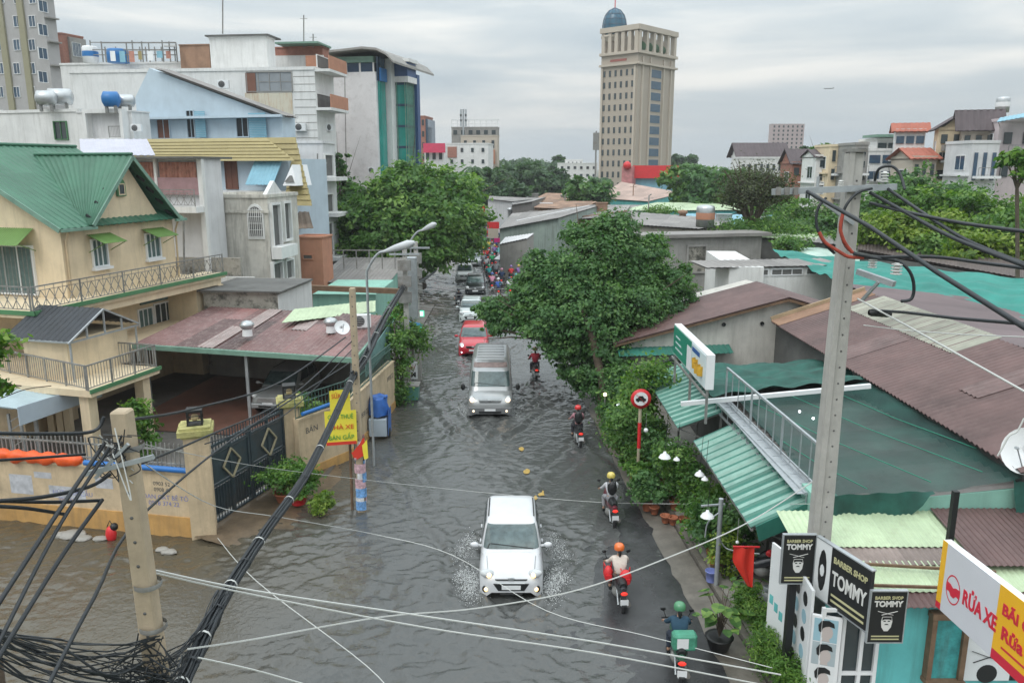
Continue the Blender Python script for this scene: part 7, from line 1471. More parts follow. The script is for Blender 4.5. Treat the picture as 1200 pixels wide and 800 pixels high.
HATCH = dict(W=1.68,st=[(-1.90,.50,.58,.36),(-1.87,.62,.68,.26),(-1.80,.73,.76,.22),(-1.62,.81,.85,.2),(-1.2,.84,.96,.2),(-.85,.84,1.02,.2),(-.4,.84,1.0,.2),(.6,.84,1.0,.2),(1.3,.83,1.02,.2),(1.7,.78,1.0,.22),(1.85,.7,.9,.26),(1.89,.55,.75,.32)],
 gh=dict(n=8.,lv=[(.81,-1.05,1.80,.92),(.765,-.74,1.74,1.18),(.71,-.42,1.66,1.40),(.66,-.20,1.55,1.50),(.58,-.08,1.42,1.54)],t=(.10,.66),side=[(-.70,-.02),(.03,.5),(.55,.82)],wa=.84),
 tilt=.38,swp=.45,zlamp=.79,xlamp=.60,ylamp=-1.73,lamp=(.22,.12,.11),fog=(.64,-1.815,.42),mir=(.98,-.72,1.08),handles=(-.15,.75),zh=.86,seams=(-.75,.18,1.02),ypl=-1.93,zpl=.51,zbadge=.73,bdg=.03,wh=(-1.2,1.18),
 front={'grille': (.46,-1.915,.40,.60,'black',.72),'grille_slot': (.42,-1.89,.665,.70,'black',.9),'grille_bar': (.36,-1.925,.605,.625,'silver',.98),'bumper_vent': (.30,-1.91,.27,.33,'black',.9)})
car('hatchback_car','white hatchback with lit headlights ploughing through the flood nearest the camera','car',HATCH,(.62,.63,.65),(-.02,20.25,-.20),R(0))
VAN = dict(W=2.0,metal=.35,rails=0,st=[(-2.78,.6,.78,.4),(-2.74,.82,.92,.32),(-2.6,.95,1.06,.28),(-2.3,.99,1.2,.28),(-2.0,1.0,1.3,.28),(-1.5,1.0,1.32,.28),(0,1.,1.32,.28),(1.5,1.,1.32,.28),(2.6,.98,1.3,.28),(2.75,.93,1.28,.3)],
 gh=dict(lv=[(.975,-2.16,2.74,1.22),(.95,-1.86,2.72,1.6),(.91,-1.58,2.69,1.98),(.87,-1.18,2.66,2.22),(.80,-.95,2.62,2.36)],n=7.,t=(.10,.50),side=[(-.74,-.45),(-.4,-.02),(.03,.42),(.47,.86)],wa=.74),
 zlamp=.98,xlamp=.80,ylamp=-2.56,lamp=(.13,.14,.17),fog=(.72,-2.74,.52),mir=(1.22,-1.75,1.32),mirs=(.1,.06,.16),bmir=1,handles=(-1.2,),zh=1.0,seams=(-1.55,-.6,.4),ypl=-2.80,zpl=.56,zbadge=.98,bdg=.03,wh=(-1.85,1.7),
 front={'grille': (.50,-2.76,.84,1.02,'silver',.9),'grille_bar': (.46,-2.775,.90,.925,'black',.95),'bumper': (.93,-2.80,.38,.66,M('bumper_grey',(.16,.165,.17),rough=.55,var=.1),.95),'bumper_vent': (.5,-2.82,.42,.52,'black',.95)})
vn = car('passenger_van','silver grey high roofed van with round warm headlights in mid street','van',VAN,(.36,.37,.375),(-.98,36.0,-.22),R(.5),lit=(1,.72,.45))
mb = MB(); v,f = [],[]
for j in range(5):
    for i in range(13):
        a = -math.pi / 2 - .6 + 1.2 * i / 12; tt = .64 + .22 * j / 4; L4 = VAN['gh']['lv']; ff = tt * 4; i0 = int(ff); ff -= i0; hw,yf,yr,z = [L4[i0][q] * (1 - ff) + L4[i0 + 1][q] * ff for q in range(4)]; c,s = math.cos(a),math.sin(a)
        v.append(Vector((-.98,36.0,-.22)) + Vector(((hw + .01) * sgn(c) * abs(c) ** (2 / 7),(yf + yr) / 2 + ((yr - yf) / 2 + .012) * sgn(s) * abs(s) ** (2 / 7),z + .004)))
for j in range(4):
    for i in range(12): q = j * 13 + i; f.append((q,q + 1,q + 14,q + 13))
mb.add(v,f,smooth=True); mb.build('faded_sticker',M('faded_sticker',(.20,.15,.14),rough=.5,var=.5,scale=3),vn)
for k in range(7): mb = MB(); y = 34.9 + k * .55; mb.box(-.98 - .62,-.98 + .62,y,y + .04,2.155,2.178); mb.build('roof_rib',MATS['paint_passenger_van_35_36_37'] if 'paint_passenger_van_35_36_37' in MATS else MT['silver'],vn)
SUVP = dict(HATCH); SUVP.update(W=1.78,st=[(-2.1,.55,.62,.36),(-2.06,.68,.76,.28),(-1.98,.78,.84,.24),(-1.75,.86,.92,.22),(-1.2,.89,1.02,.22),(-.85,.89,1.06,.22),(.6,.89,1.05,.22),(1.5,.88,1.06,.22),(1.95,.83,1.05,.24),(2.1,.74,.92,.3)],
 gh=dict(n=8.,lv=[(.85,-1.1,1.95,.96),(.80,-.74,1.88,1.22),(.74,-.42,1.78,1.46),(.68,-.2,1.66,1.58),(.60,-.05,1.5,1.62)],t=(.10,.66),side=[(-.66,-.02),(.03,.55),(.6,.8)],wa=.8),zlamp=.80,xlamp=.66,ylamp=-1.86,lamp=(.16,.18,.13),fog=(.66,-2.0,.42),mir=(1.03,-.75,1.12),ypl=-2.12,zpl=.55,zbadge=.74,wh=(-1.3,1.3),
 front={'grille': (.42,-2.09,.60,.78,'black',.85),'bumper_vent': (.5,-2.10,.34,.46,'black',.9)})
car('red_car','bright red car with lit white headlights directly behind the silver van','car',SUVP,(.50,.012,.03),(-2.28,46.9,-.22),R(1),lit=(.95,.85,1.))
car('white_car','pale white car half hidden under the big tree behind the red car','car',HATCH,(.55,.60,.60),(-2.95,56.9,-.2),R(1),lit_on=False)
car('black_car','black car in the middle distance right of the white sedan','car',SUVP,(.015,.017,.02),(-3.2,69.2,-.2),R(2),lit_on=False)
car('white_car','white sedan in the middle distance left of the black car','car',SUVP,(.62,.64,.63),(-4.6,77.2,-.2),R(2),lit_on=False)
car('grey_car','dull silver car queueing farthest away behind the white sedan','car',SUVP,(.28,.31,.33),(-4.2,89,-.2),R(2),lit_on=False)
JEEP = dict(SUVP); JEEP.update(lamp=(.16,.1,.1),front={'grille': (.46,-2.1,.62,.82,'silver',1.),'bumper': (.8,-2.16,.36,.54,'steel',1.),'bumper_vent': (.4,-2.18,.4,.48,'black',1.)})
car('parked_suv','old silver grey off-road car parked inside the dark carport','car',JEEP,(.25,.26,.26),(-10.3,35.2,.1),R(-8),lit_on=False)
# ---------------------------------------------------------------- motorbikes
def moto(label,loc,rz,col,big=None,box=None,group='motorbikes in the flooded street'):
    t = thing('motorbike',label,'motorbike',(0,0,0),0,group); pc = M('bike_%02d_%02d_%02d' % tuple(int(c * 99) for c in col),col,rough=.3,var=.1,coat=.4)
    for y in (-.60,.62):
        w_ = MB(); w_.lathe((-.045,y,.28),[(.2,.0),(.26,.0),(.285,.03),(.285,.06),(.26,.09),(.2,.09)],18,(1,0,0)); wo = w_.build('wheel',MT['rub'],t); r = MB(); r.lathe((-.03,y,.28),[(.2,0),(.2,.06)],16,(1,0,0))
        for k in range(6): a = k * math.pi / 3; r.bar((0,y,.28),(0,y + .2 * math.cos(a),.28 + .2 * math.sin(a)),.02)
        r.build('rim',MT['silver'],wo)
    b = MB(); b.tube([(0,-.82,.78),(0,-.6,.74),(0,-.2,.66),(0,.1,.52),(0,.32,.5),(0,.45,.78),(0,.5,.93)],[.06,.13,.15,.12,.13,.15,.08],12); b.tube([(0,.62,.52),(0,.66,.50),(0,.8,.42)],[.09,.1,.06],8); b.build('body',pc,t)
    s = MB(); s.tube([(0,-.72,.83),(0,-.5,.83),(0,-.1,.8),(0,.08,.72)],[.09,.13,.12,.05],10); s.build('seat',MT['black'],t)
    e = MB(); e.tube([(.08,.1,.3),(.12,-.3,.27),(.14,-.75,.36)],[.05,.06,.06],8); e.ball((0,-.05,.35),.17,10,(1,1.3,.9)); e.build('engine',MT['iron'],t)
    f = MB(); 
    for sd_ in (-1,1): f.tube([(sd_ * .07,.5,.85),(sd_ * .07,.62,.28)],.022,6); f.tube([(sd_ * .09,-.35,.55),(sd_ * .09,-.6,.28)],.025,6)
    f.build('suspension',MT['steel'],t)
    h = MB(); h.tube([(-.34,.40,1.0),(-.15,.47,.98),(.15,.47,.98),(.34,.40,1.0)],.017,6); hb = h.build('handlebar',MT['black'],t)
    for sd_ in (-1,1): m = MB(); m.tube([(sd_ * .24,.44,1.0),(sd_ * .3,.42,1.18)],.009,5); m.ball((sd_ * .31,.42,1.2),1,8,(.06,.015,.045)); m.build('mirror',MT['black'],hb)
    l = MB(); l.ball((0,-.86,.72),1,8,(.09,.03,.05)); l.build('tail_light',M('tail_lit',(.7,.02,.02),var=0,emit=(1,.06,.03),estr=.6),t)
    p = MB(); p.box(-.1,.1,-.93,-.925,.45,.6); p.build('number_plate',MT['whitep'],t)
    g = MB(); g.bar((0,-.8,.7),(0,-.94,.42),.12,.02); g.build('mudguard',MT['black'],t)
    l = MB(); l.ball((0,.56,.82),1,8,(.1,.04,.07)); l.build('headlight',M('lamp_glass',(.55,.57,.58)),t)
    t.location = loc; t.rotation_euler = (0,0,rz); return t
def skin_mesh(nodes,edges,rad,name,sub=1):
    me = bpy.data.meshes.new(name); me.from_pydata(nodes,edges,[]); o = bpy.data.objects.new(name,me); COL.objects.link(o)
    md = o.modifiers.new('s','SKIN'); md.use_smooth_shade = True
    for i,r in enumerate(rad): me.skin_vertices[0].data[i].radius = (r,r) if not isinstance(r,tuple) else r
    me.skin_vertices[0].data[0].use_root = True
    s = o.modifiers.new('u','SUBSURF'); s.levels = sub; s.render_levels = sub
    bpy.context.view_layer.update(); m2 = bpy.data.meshes.new_from_object(o.evaluated_get(bpy.context.evaluated_depsgraph_get())); bpy.data.objects.remove(o); return m2
J = dict(pel=(0,-.18,.90),waist=(0,-.15,1.05),chest=(0,-.07,1.25),neck=(0,-.02,1.42),head=(0,.02,1.50))
def pose(kind='ride'):
    if kind == 'ride':
        return dict(pel=(0,-.2,.93),waist=(0,-.18,1.08),chest=(0,-.10,1.28),neck=(0,-.04,1.44),head=(0,0,1.53),sh=(.18,-.08,1.37),el=(.25,.13,1.16),wr=(.30,.33,1.06),ha=(.31,.40,1.03),hip=(.1,-.17,.9),kn=(.19,.24,.84),an=(.2,.12,.42),toe=(.21,.30,.36))
    return dict(pel=(0,0,.92),waist=(0,0,1.08),chest=(0,0,1.28),neck=(0,0,1.46),head=(0,.02,1.56),sh=(.18,0,1.40),el=(.24,.02,1.12),wr=(.24,.14,.90),ha=(.24,.18,.84),hip=(.1,0,.9),kn=(.11,.03,.5),an=(.11,0,.09),toe=(.12,.14,.04))
_RM = {}
def person(label,loc,rz,shirt,pants,helmet=None,kind='ride',group=None,backpack=None,long_sleeve=True,hair=True,scale=1.):
    t = thing('person',label,'person',(0,0,0),0,group); p = pose(kind); mi = lambda q: (-q[0],q[1],q[2])
    key = (kind,)
    if key not in _RM:
        nodes = [p['pel'],p['waist'],p['chest'],p['neck'],p['head']]; ed = [(0,1),(1,2),(2,3),(3,4)]; rd = [(.12,.10),(.11,.085),(.115,.075),.05,.05]
        for f in (lambda q: q,mi):
            b = len(nodes); nodes += [f(p['sh']),f(p['el']),f(p['wr']),f(p['ha'])]; ed += [(2,b),(b,b + 1),(b + 1,b + 2),(b + 2,b + 3)]; rd += [.045,.04,.03,.036]
            b = len(nodes); nodes += [f(p['hip']),f(p['kn']),f(p['an']),f(p['toe'])]; ed += [(0,b),(b,b + 1),(b + 1,b + 2),(b + 2,b + 3)]; rd += [.09,.062,.038,.034]
        body = skin_mesh(nodes,ed,rd,'body')
        # clothes: the same skeleton, a little wider, cut at neck, wrists and ankles
        nd = [p['pel'],p['waist'],p['chest'],tuple(np.array(p['neck']) - (0,0,.04))]; e2 = [(0,1),(1,2),(2,3)]; r2 = [(.16,.15),(.15,.145),(.175,.16),.085]
        for f in (lambda q: q,mi): b = len(nd); nd += [f(p['sh']),f(p['el']),f(tuple(np.array(p['wr']) * .85 + np.array(p['el']) * .15))]; e2 += [(2,b),(b,b + 1),(b + 1,b + 2)]; r2 += [.076,.06,.045]
        sh = skin_mesh(nd,e2,r2,'shirt')
        nd = [tuple(np.array(p['pel']) + (0,0,.02))]; e3 = []; r3 = [(.145,.122)]
        for f in (lambda q: q,mi): b = len(nd); nd += [f(p['hip']),f(p['kn']),f(tuple(np.array(p['an']) * .9 + np.array(p['kn']) * .1))]; e3 += [(0,b),(b,b + 1),(b + 1,b + 2)]; r3 += [.105,.078,.055]
        pa = skin_mesh(nd,e3,r3,'trousers')
        # head with face, ears and hands joined into the body
        h = MB(); hx = Vector(p['head']) + Vector((0,.015,.09)); h.ball(hx,.105,16,(.82,.95,1.12)); h.ball(hx + Vector((0,.105,-.01)),.02,6,(.8,1,1.3))
        for s in (-1,1): h.ball(hx + Vector((s * .088,-.0,-.01)),.025,6,(.5,.8,1.2)); h.ball(hx + Vector((s * .035,.09,.02)),.012,6)
        h.ball(hx + Vector((0,.09,-.055)),.022,6,(1.2,.5,.35))
        for s in (-1,1):
            hd = Vector((s * p['ha'][0],p['ha'][1],p['ha'][2])); d = (hd - Vector((s * p['wr'][0],p['wr'][1],p['wr'][2]))).normalized()
            for k in range(4): o_ = Vector((s * (-.03 + k * .02),0,0)); L4 = (.06,.07,.066,.052)[k]; h.tube([hd + o_,hd + o_ + d * L4 * .6 + Vector((0,0,.012)),hd + o_ + d * L4 + Vector((0,0,-.02)),hd + o_ + d * L4 * .75 + Vector((0,0,-.045))],[.011,.01,.009,.007],5)
            h.tube([hd + Vector((-s * .03,-.01,0)),hd + Vector((-s * .055,.02,-.01)),hd + Vector((-s * .05,.04,-.03))],[.012,.011,.008],5)
        tmp = h.build('tmp',MT['skin'],t); bm = bmesh.new(); bm.from_mesh(body); bm.from_mesh(tmp.data); bm.to_mesh(body); bm.free(); bpy.data.objects.remove(tmp)
        for m in (body,sh,pa): m.polygons.foreach_set('use_smooth',[True] * len(m.polygons))
        _RM[key] = (body,sh,pa)
    def add(me,nm,mat):
        me = me.copy() if not len(me.materials) else me; 
        o = bpy.data.objects.new(nm,me); COL.objects.link(o); o.parent = t
        if not len(me.materials): me.materials.append(mat)
        o.material_slots[0].link = 'OBJECT'; o.material_slots[0].material = mat; return o
    b_,s_,q_ = _RM[key]; cm = lambda c,n: M('cloth_%s_%02d_%02d_%02d' % (n,*[int(x * 99) for x in c]),c,rough=.85,var=.15,scale=6)
    if not len(b_.materials):
        for m in (b_,s_,q_): m.materials.append(MT['skin'])
    add(b_,'body',MT['skin']); add(s_,'shirt',cm(shirt,'a')); add(q_,'trousers',cm(pants,'b'))
    hx = Vector(p['head']) + Vector((0,.01,.09))
    if helmet:
        h = MB(); h.lathe(hx + Vector((0,-.005,-.02)),[(.135,-.02),(.142,.03),(.132,.09),(.095,.135),(.04,.152),(0,.155)],18); h.lathe(hx + Vector((0,0,-.04)),[(.137,0),(.14,.02)],18); ho = h.build('helmet',M('helmet_%02d_%02d_%02d' % tuple(int(c * 99) for c in helmet),helmet,rough=.25,var=.05,coat=.5),t)
        v = MB(); v.box(-.1,.1,.1,.17,hx.z - .0,hx.z + .012); v.build('visor',MT['black'],ho)
    else:
        h = MB(); h.lathe(hx + Vector((0,-.02,-.03)),[(.095,-.02),(.108,.05),(.1,.1),(.06,.14),(0,.148)],14); h.build('hair',MT['black'],t)
    if hair and helmet: h = MB(); h.tube([hx + Vector((0,-.1,-.04)),hx + Vector((0,-.13,-.12)),hx + Vector((0,-.13,-.22))],[.05,.05,.02],8); h.build('hair',MT['black'],t)
    for s in (-1,1): f = MB(); a = Vector((s * p['toe'][0],p['toe'][1],p['toe'][2])); c = Vector((s * p['an'][0],p['an'][1],p['an'][2] - .04)); f.tube([c - Vector((0,.05,0)),c.lerp(a,.5),a + Vector((0,.04,0))],[.045,.048,.035],8); f.build('shoe',MT['black'],t)
    t.location = loc; t.rotation_euler = (0,0,rz); t.scale = (scale,) * 3; return t
def bag(label,c,s,mat,name='backpack',cat='bag'):
    m = MB(); m.ball(c,1,12,s); m.box(c[0] - s[0] * .6,c[0] + s[0] * .6,c[1] - s[1] * 1.15,c[1] - s[1] * .9,c[2] - s[2] * .5,c[2] + s[2] * .1)
    for k in (-1,1): m.tube([(c[0] + k * s[0] * .6,c[1] + s[1] * .5,c[2] + s[2] * .8),(c[0] + k * s[0] * .8,c[1] + s[1] * 1.6,c[2] + s[2] * .9),(c[0] + k * s[0] * .8,c[1] + s[1] * 1.2,c[2] - s[2] * .4)],.015,5)
    return tag(m.build(name,MT[mat] if isinstance(mat,str) else mat),label,cat)
RG = 'riders in the flooded street'; Z_ = -.17
x,y = 2.70,18.45; moto('dark motorbike under the rider in the orange helmet',(x,y,Z_),R(2),(.03,.03,.035)); person('person in beige jacket and orange helmet riding away on a motorbike',(x,y,Z_),R(2),(.62,.54,.48),(.10,.07,.06),(.75,.16,.03),scale=.93,group=RG)
bag('red bag slung at the left of the orange helmeted rider',(x - .27,y - .1,.68),(.12,.13,.22),'red','bag'); bag('red bag hanging behind the orange helmeted rider',(x + .12,y - .38,.72),(.16,.11,.22),'red','bag')
x,y = 3.07,23.2; moto('dark red and black motorbike ridden by person with yellow helmet',(x,y,Z_),R(3),(.12,.02,.03)); person('person in white grey shirt, yellow helmet and dark backpack riding away',(x,y,Z_),R(3),(.50,.50,.52),(.30,.30,.32),(.62,.50,.12),scale=.93,group=RG); bag('dark backpack worn by the rider in white shirt',(x,y - .36,1.08),(.15,.1,.23),'black')
x,y = 2.62,30.3; moto('black motorbike ridden by person with red helmet and pink sleeves',(x,y,Z_),R(4),(.02,.02,.025)); person('person with red helmet and pink sleeves riding near the kerb',(x,y,Z_),R(4),(.45,.22,.26),(.03,.03,.04),(.60,.03,.03),scale=.93,group=RG); bag('black backpack worn by the red helmeted rider',(x,y - .36,1.05),(.17,.1,.26),'black')
x,y = 1.2,40.2; moto('dark motorbike ridden by person in red jacket',(x,y,Z_),R(4),(.05,.02,.02)); person('person in dark red hooded jacket riding beside the big tree',(x,y,Z_),R(4),(.36,.03,.05),(.04,.04,.05),(.32,.03,.05),group=RG)
x,y = 3.62,15.55; moto('motorbike with pink plate at bottom edge by the gutter',(x,y,Z_ + .08),R(-6),(.03,.10,.06)); person('person in navy jacket and green white helmet riding at the bottom edge',(x,y,Z_ + .08),R(-6),(.02,.06,.10),(.02,.03,.05),(.07,.24,.12),scale=.93,group=RG); mb = MB(); mb.box(x - .24,x + .27,y - .62,y - .34,.74,1.12); gb = mb.build('delivery_bag',M('bag_green_white',(.06,.26,.17),rough=.6,var=.35,scale=5),bevel=.05); tag(gb,'green and white delivery bag strapped behind the bottom edge rider','bag'); mb = MB(); mb.box(x - .16,x + .08,y - .626,y - .621,.82,1.05); mb.build('white_panel',MT['whitep'],gb)
x,y = -4.1,60.6; moto('dark motorbike coming towards camera left of the cars',(x,y,Z_),R(182),(.02,.02,.02)); person('person in black riding towards camera left of the cars',(x,y,Z_),R(182),(.02,.022,.03),(.02,.02,.03),(.03,.03,.04),group=RG)
# the packed queue of riders far down the street
g_ = random.Random(12); cols = [('blue',(.04,.10,.35)),('white',(.6,.6,.62)),('green',(.03,.36,.12)),('pink',(.55,.25,.35)),('navy',(.02,.04,.10)),('red',(.55,.04,.05)),('violet',(.25,.15,.40)),('teal',(.05,.35,.36)),('grey',(.25,.26,.28)),('yellow',(.62,.45,.08))]
protoM = None; qn = 0; row = 0; used = []
spots = []
for (px,py) in ((584,344),(597,343),(605,338),(577,337),(588,331),(599,327),(608,326),(573,326),(581,322),(592,317),(603,315),(570,315),(577,310),(587,308),(598,306),(571,303),(580,299),(590,298),(600,297),(573,292),(582,290),(593,288),(568,286),(577,283),(586,280),(571,277),(580,274),(574,270),(567,310),(566,296),(562,284),(584,268)):
    c = G(px,py + 3); spots.append((c.x,c.y))
for i,(x,y) in enumerate(spots):
    nm,c = cols[i % 10]; nh,hc = cols[(i * 3 + 1) % 10]; L2 = 'rider in %s jacket and %s helmet, distant queue' % (nm,nh); kk = (i // 10); 
    if kk: L2 += [', middle of queue',', back of queue',', end of the queue'][kk - 1]
    r = R(3 + g_.uniform(-5,5))
    if protoM is None: protoM = moto('one of the dark motorbikes packed in the distant queue',(x,y,Z_),r,(.04,.04,.05),group='distant queue of motorbikes'); protoM['label'] = 'motorbike under the ' + L2
    else: m_ = copy_tree(protoM); m_.location = (x,y,Z_); m_.rotation_euler = (0,0,r); m_['label'] = 'motorbike under the ' + L2
    person(L2,(x,y,Z_),r,c,(.05,.05,.07),hc,group='riders in the distant queue',hair=False)
# person on the loggia
q = D(325,282,51.3); person('person standing on the old white loggia in dark shirt',(q.x,q.y,D(325,288,51).z),R(200),(.03,.03,.04),(.2,.2,.22),None,'stand',hair=False)
# ================================================================ trees and plants
def tx(name,label,px,py_top,Y,base,rx,rz,nl,size,mat,nb=7,sub=.52,seed=1,r0=.2,ry=None,cat='tree',group=None,off=(0,0),flat=.8,**k):
    zt = D(px,py_top,Y).z; c = (D(px,py_top,Y).x + off[0],Y + off[1],zt - rz); 
    return tree(name,label,base if base else (c[0],Y,0),rblobs(c,(rx,ry or rx,rz),nb,sub,seed,flat) + [(c,(rx * .6,(ry or rx) * .6,rz * .6))],nl,size,mat,r0,cat,group,**k)
# the big tree on the right pavement
bl = []
for (px,py,Y,r) in ((720,268,38,1.45),(700,300,37,1.9),(745,305,38,1.7),(640,318,37,1.5),(665,335,36,1.9),(620,345,36.5,1.3),(600,372,36,1.0),(585,380,36,.7),(640,375,35,1.6),(690,370,35,2.0),(740,355,36,2.0),(785,330,38,1.3),(785,370,37,1.2),(760,395,36,1.2),(710,410,34.5,1.5),(660,405,34.5,1.2),(700,440,34,1.1),(735,425,35,1.0),(570,366,36.5,.75),(582,362,37,1.0),(800,350,38,1.0),(800,372,37,.9),(578,385,35.5,.5),(698,452,34,1.0),(722,446,34.5,.9),(676,436,34.2,.9),(640,350,40,2.0),(700,340,41,2.3),(750,330,41,1.8),(765,290,39,1.0),(680,275,38,1.0)):
    p = D(px,py,Y); r *= .82; bl.append((tuple(p),(r,r,r * .78)))
for k in range(26):
    a = random.random() * 6.28; b_ = bl[k % 31]; e = random.uniform(.9,1.15); bl.append(((b_[0][0] + math.cos(a) * b_[1][0] * e,b_[0][1] + random.uniform(-.5,.5),b_[0][2] + math.sin(a) * b_[1][2] * e),(b_[1][0] * .33,) * 3))
T = thing('pavement_tree','large dense dark green tree leaning over the flooded street','tree',(4.15,34.3,0))
limbs(T,(4.15,34.3,0),bl[:31],.3,fork=.42,n=46,tw=.25); mb = MB(); mb.tube([(3.9,33.2,-.2),(3.95,33.3,1.5),(3.5,33.8,3.4),(3.0,34.5,4.8)],[.26,.2,.17,.1],9); mb.tube([(4.5,35.,-.2),(4.6,35,2),(4.9,35.2,4.4)],[.2,.16,.1],9); mb.build('side_trunk',bark,T)
leaves('crown',T,bl,115000,.088,LF['dark'],clump=.16,gap=.55,shell=.45)
# left tree
bl = []
for (px,py,Y,r) in ((480,222,72,2.8),(450,240,71,2.8),(515,225,74,2.9),(535,250,75,2.6),(500,255,70,3.2),(465,265,69,3.0),(425,265,70,2.4),(415,290,70,2.0),(450,290,69,2.3),(490,285,69,2.6),(530,285,72,2.4),(545,275,76,1.9),(440,305,68,1.6),(505,300,68,1.7),(540,225,80,2.2),(405,275,73,1.6),(475,205,74,1.6),(430,238,72,1.4)):
    p = D(px,py,Y); bl.append((tuple(p),(r,r,r * .75)))
T = thing('street_tree','broad bright green tree with rounded crown in front of the teal office','tree',(-8.2,72,0)); limbs(T,(-8.2,72,0),bl,.38,n=18); leaves('crown',T,bl,60000,.22,LF['bright' if False else 'mid'],clump=.17,gap=.6,shell=.5)
p = D(402,225,86); tree('slim_tree','slim dark tree squeezed between grey house and office wall',(p.x,86,0),[((p.x,86,p.z),(1.5,1.5,1.8)),((p.x - .3,85,p.z + 2.6),(.9,.9,1.6)),((p.x + .6,85,p.z - 3),(2,2,2.2)),((p.x - .2,84,p.z - 5.5),(2,2,2))],9000,.26,LF['dark'],.2)
# distant trees along the horizon
FG = 'distant trees along the horizon'
for i,(px,yt,Y,rx,rz,mt,lab,bot) in enumerate((
    (575,195,165,5.5,4.5,'far','dense round tree at the far end of the street',0),(555,205,150,4.2,4.,'far','rounded tree just right of the bright street tree',0),(597,212,150,4.,3.4,'far','lower bushy tree left of the round dark crown',0),
    (630,192,190,7,5,'far','wide dark tree before the hazy tree line',0),(655,198,200,5,4,'far','dark rounded crown left of the balustrade house',0),(683,203,140,5.2,4.6,'dark','spreading dark green tree left of hotel tower',0),
    (600,186,330,16,6,'far','hazy tree mass beyond the far street, left',0),(620,183,420,18,7,'far','hazy tree mass beyond the far street, middle',0),(659,182,300,6,4,'far','umbrella shaped hazy tree on the skyline',0),(570,190,300,10,6,'far','hazy tree mass behind the distant pink houses',0),
    (790,180,300,4.5,4.5,'far','narrow hazy tree just right of the hotel tower',0),(807,180,320,4.0,4.0,'far','small round hazy tree further right of hotel',0),
    (832,182,125,5.6,4.6,'dark','feathery dark green tree behind the red billboard',0),(812,190,130,5,4.2,'mid','bushy green tree directly behind the red billboard',0),(855,192,120,5.2,4.5,'dark','dark tree behind the bare branched tree',0),
    (905,205,110,5,4,'mid','green tree below the white villa',0),(930,170,165,4.5,3.6,'far','dark rooftop high tree left of cream house',0),(962,168,135,2.3,2.2,'bright','small bright tree between brown roofed and cream houses',0),(948,176,200,6,4,'far','dark tree line under the pink grey tower block',0))):
    tx('distant_tree',lab,px,yt,Y,None,rx,rz,int(3200 + rx * 500),.12 + Y * .0022,LF[mt],seed=i,r0=.3,cat='tree',group=FG,nb=6,n=8)
def palm(label,px,py,Y,h=None):
    p = D(px,py,Y); t = thing('palm_tree',label,'palm tree',(p.x,Y,0)); mb = MB(); mb.tube([(p.x,Y,-.3),(p.x + .3,Y,p.z * .5),(p.x,Y,p.z)],[.25,.18,.14],8); mb.build('trunk',bark,t); mb = MB(); g = random.Random(px)
    for k in range(16):
        a = 2 * math.pi * k / 16 + g.uniform(-.2,.2); L_ = g.uniform(2.2,3.2); up = g.uniform(.1,.9); pts = [p + Vector((math.cos(a) * L_ * f,math.sin(a) * L_ * f,up * L_ * f - 1.5 * f * f * L_ * .6)) for f in (0,.25,.5,.75,1)]
        for i in range(4):
            d = (pts[i + 1] - pts[i]); sd_ = d.cross(Vector((0,0,1))).normalized() * (.5 * (1 - i / 5)); 
            for s in (1,-1): mb.add([pts[i],pts[i + 1],pts[i + 1] + sd_ * s - Vector((0,0,.35)),pts[i] + sd_ * s * 1.1 - Vector((0,0,.3))],[(0,1,2,3)])
    o = mb.build('fronds',LF['far'],t); a_ = o.data.attributes.new('rnd','FLOAT','FACE'); a_.data.foreach_set('value',[g.random() for _ in o.data.polygons]); return t
palm('feathery palm rising beside the distant white house',555,197,160); palm('lower palm right of the first palm',566,203,170); palm('small palm at the foot of the hotel tower',702,211,150); 
# bare-branched tree
p = D(880,248,68); bl = [(tuple(D(px,py,68 + dy)),(r,r,r * .7)) for px,py,dy,r in ((868,212,0,1.8),(885,207,1,1.9),(902,214,0,1.7),(858,226,0,1.4),(882,222,-1,1.8),(912,224,0,1.3),(895,230,-1,1.4),(865,236,0,1.0))]
t = thing('sparse_tree','brownish tree with thin leaves and dark bare trunk above the low roofs','tree',(p.x,68,0)); limbs(t,(p.x,68,0),bl,.42,fork=.62,n=60); leaves('crown',t,bl,7500,.11,LF['grey'],clump=.3,gap=.1,shell=.3)
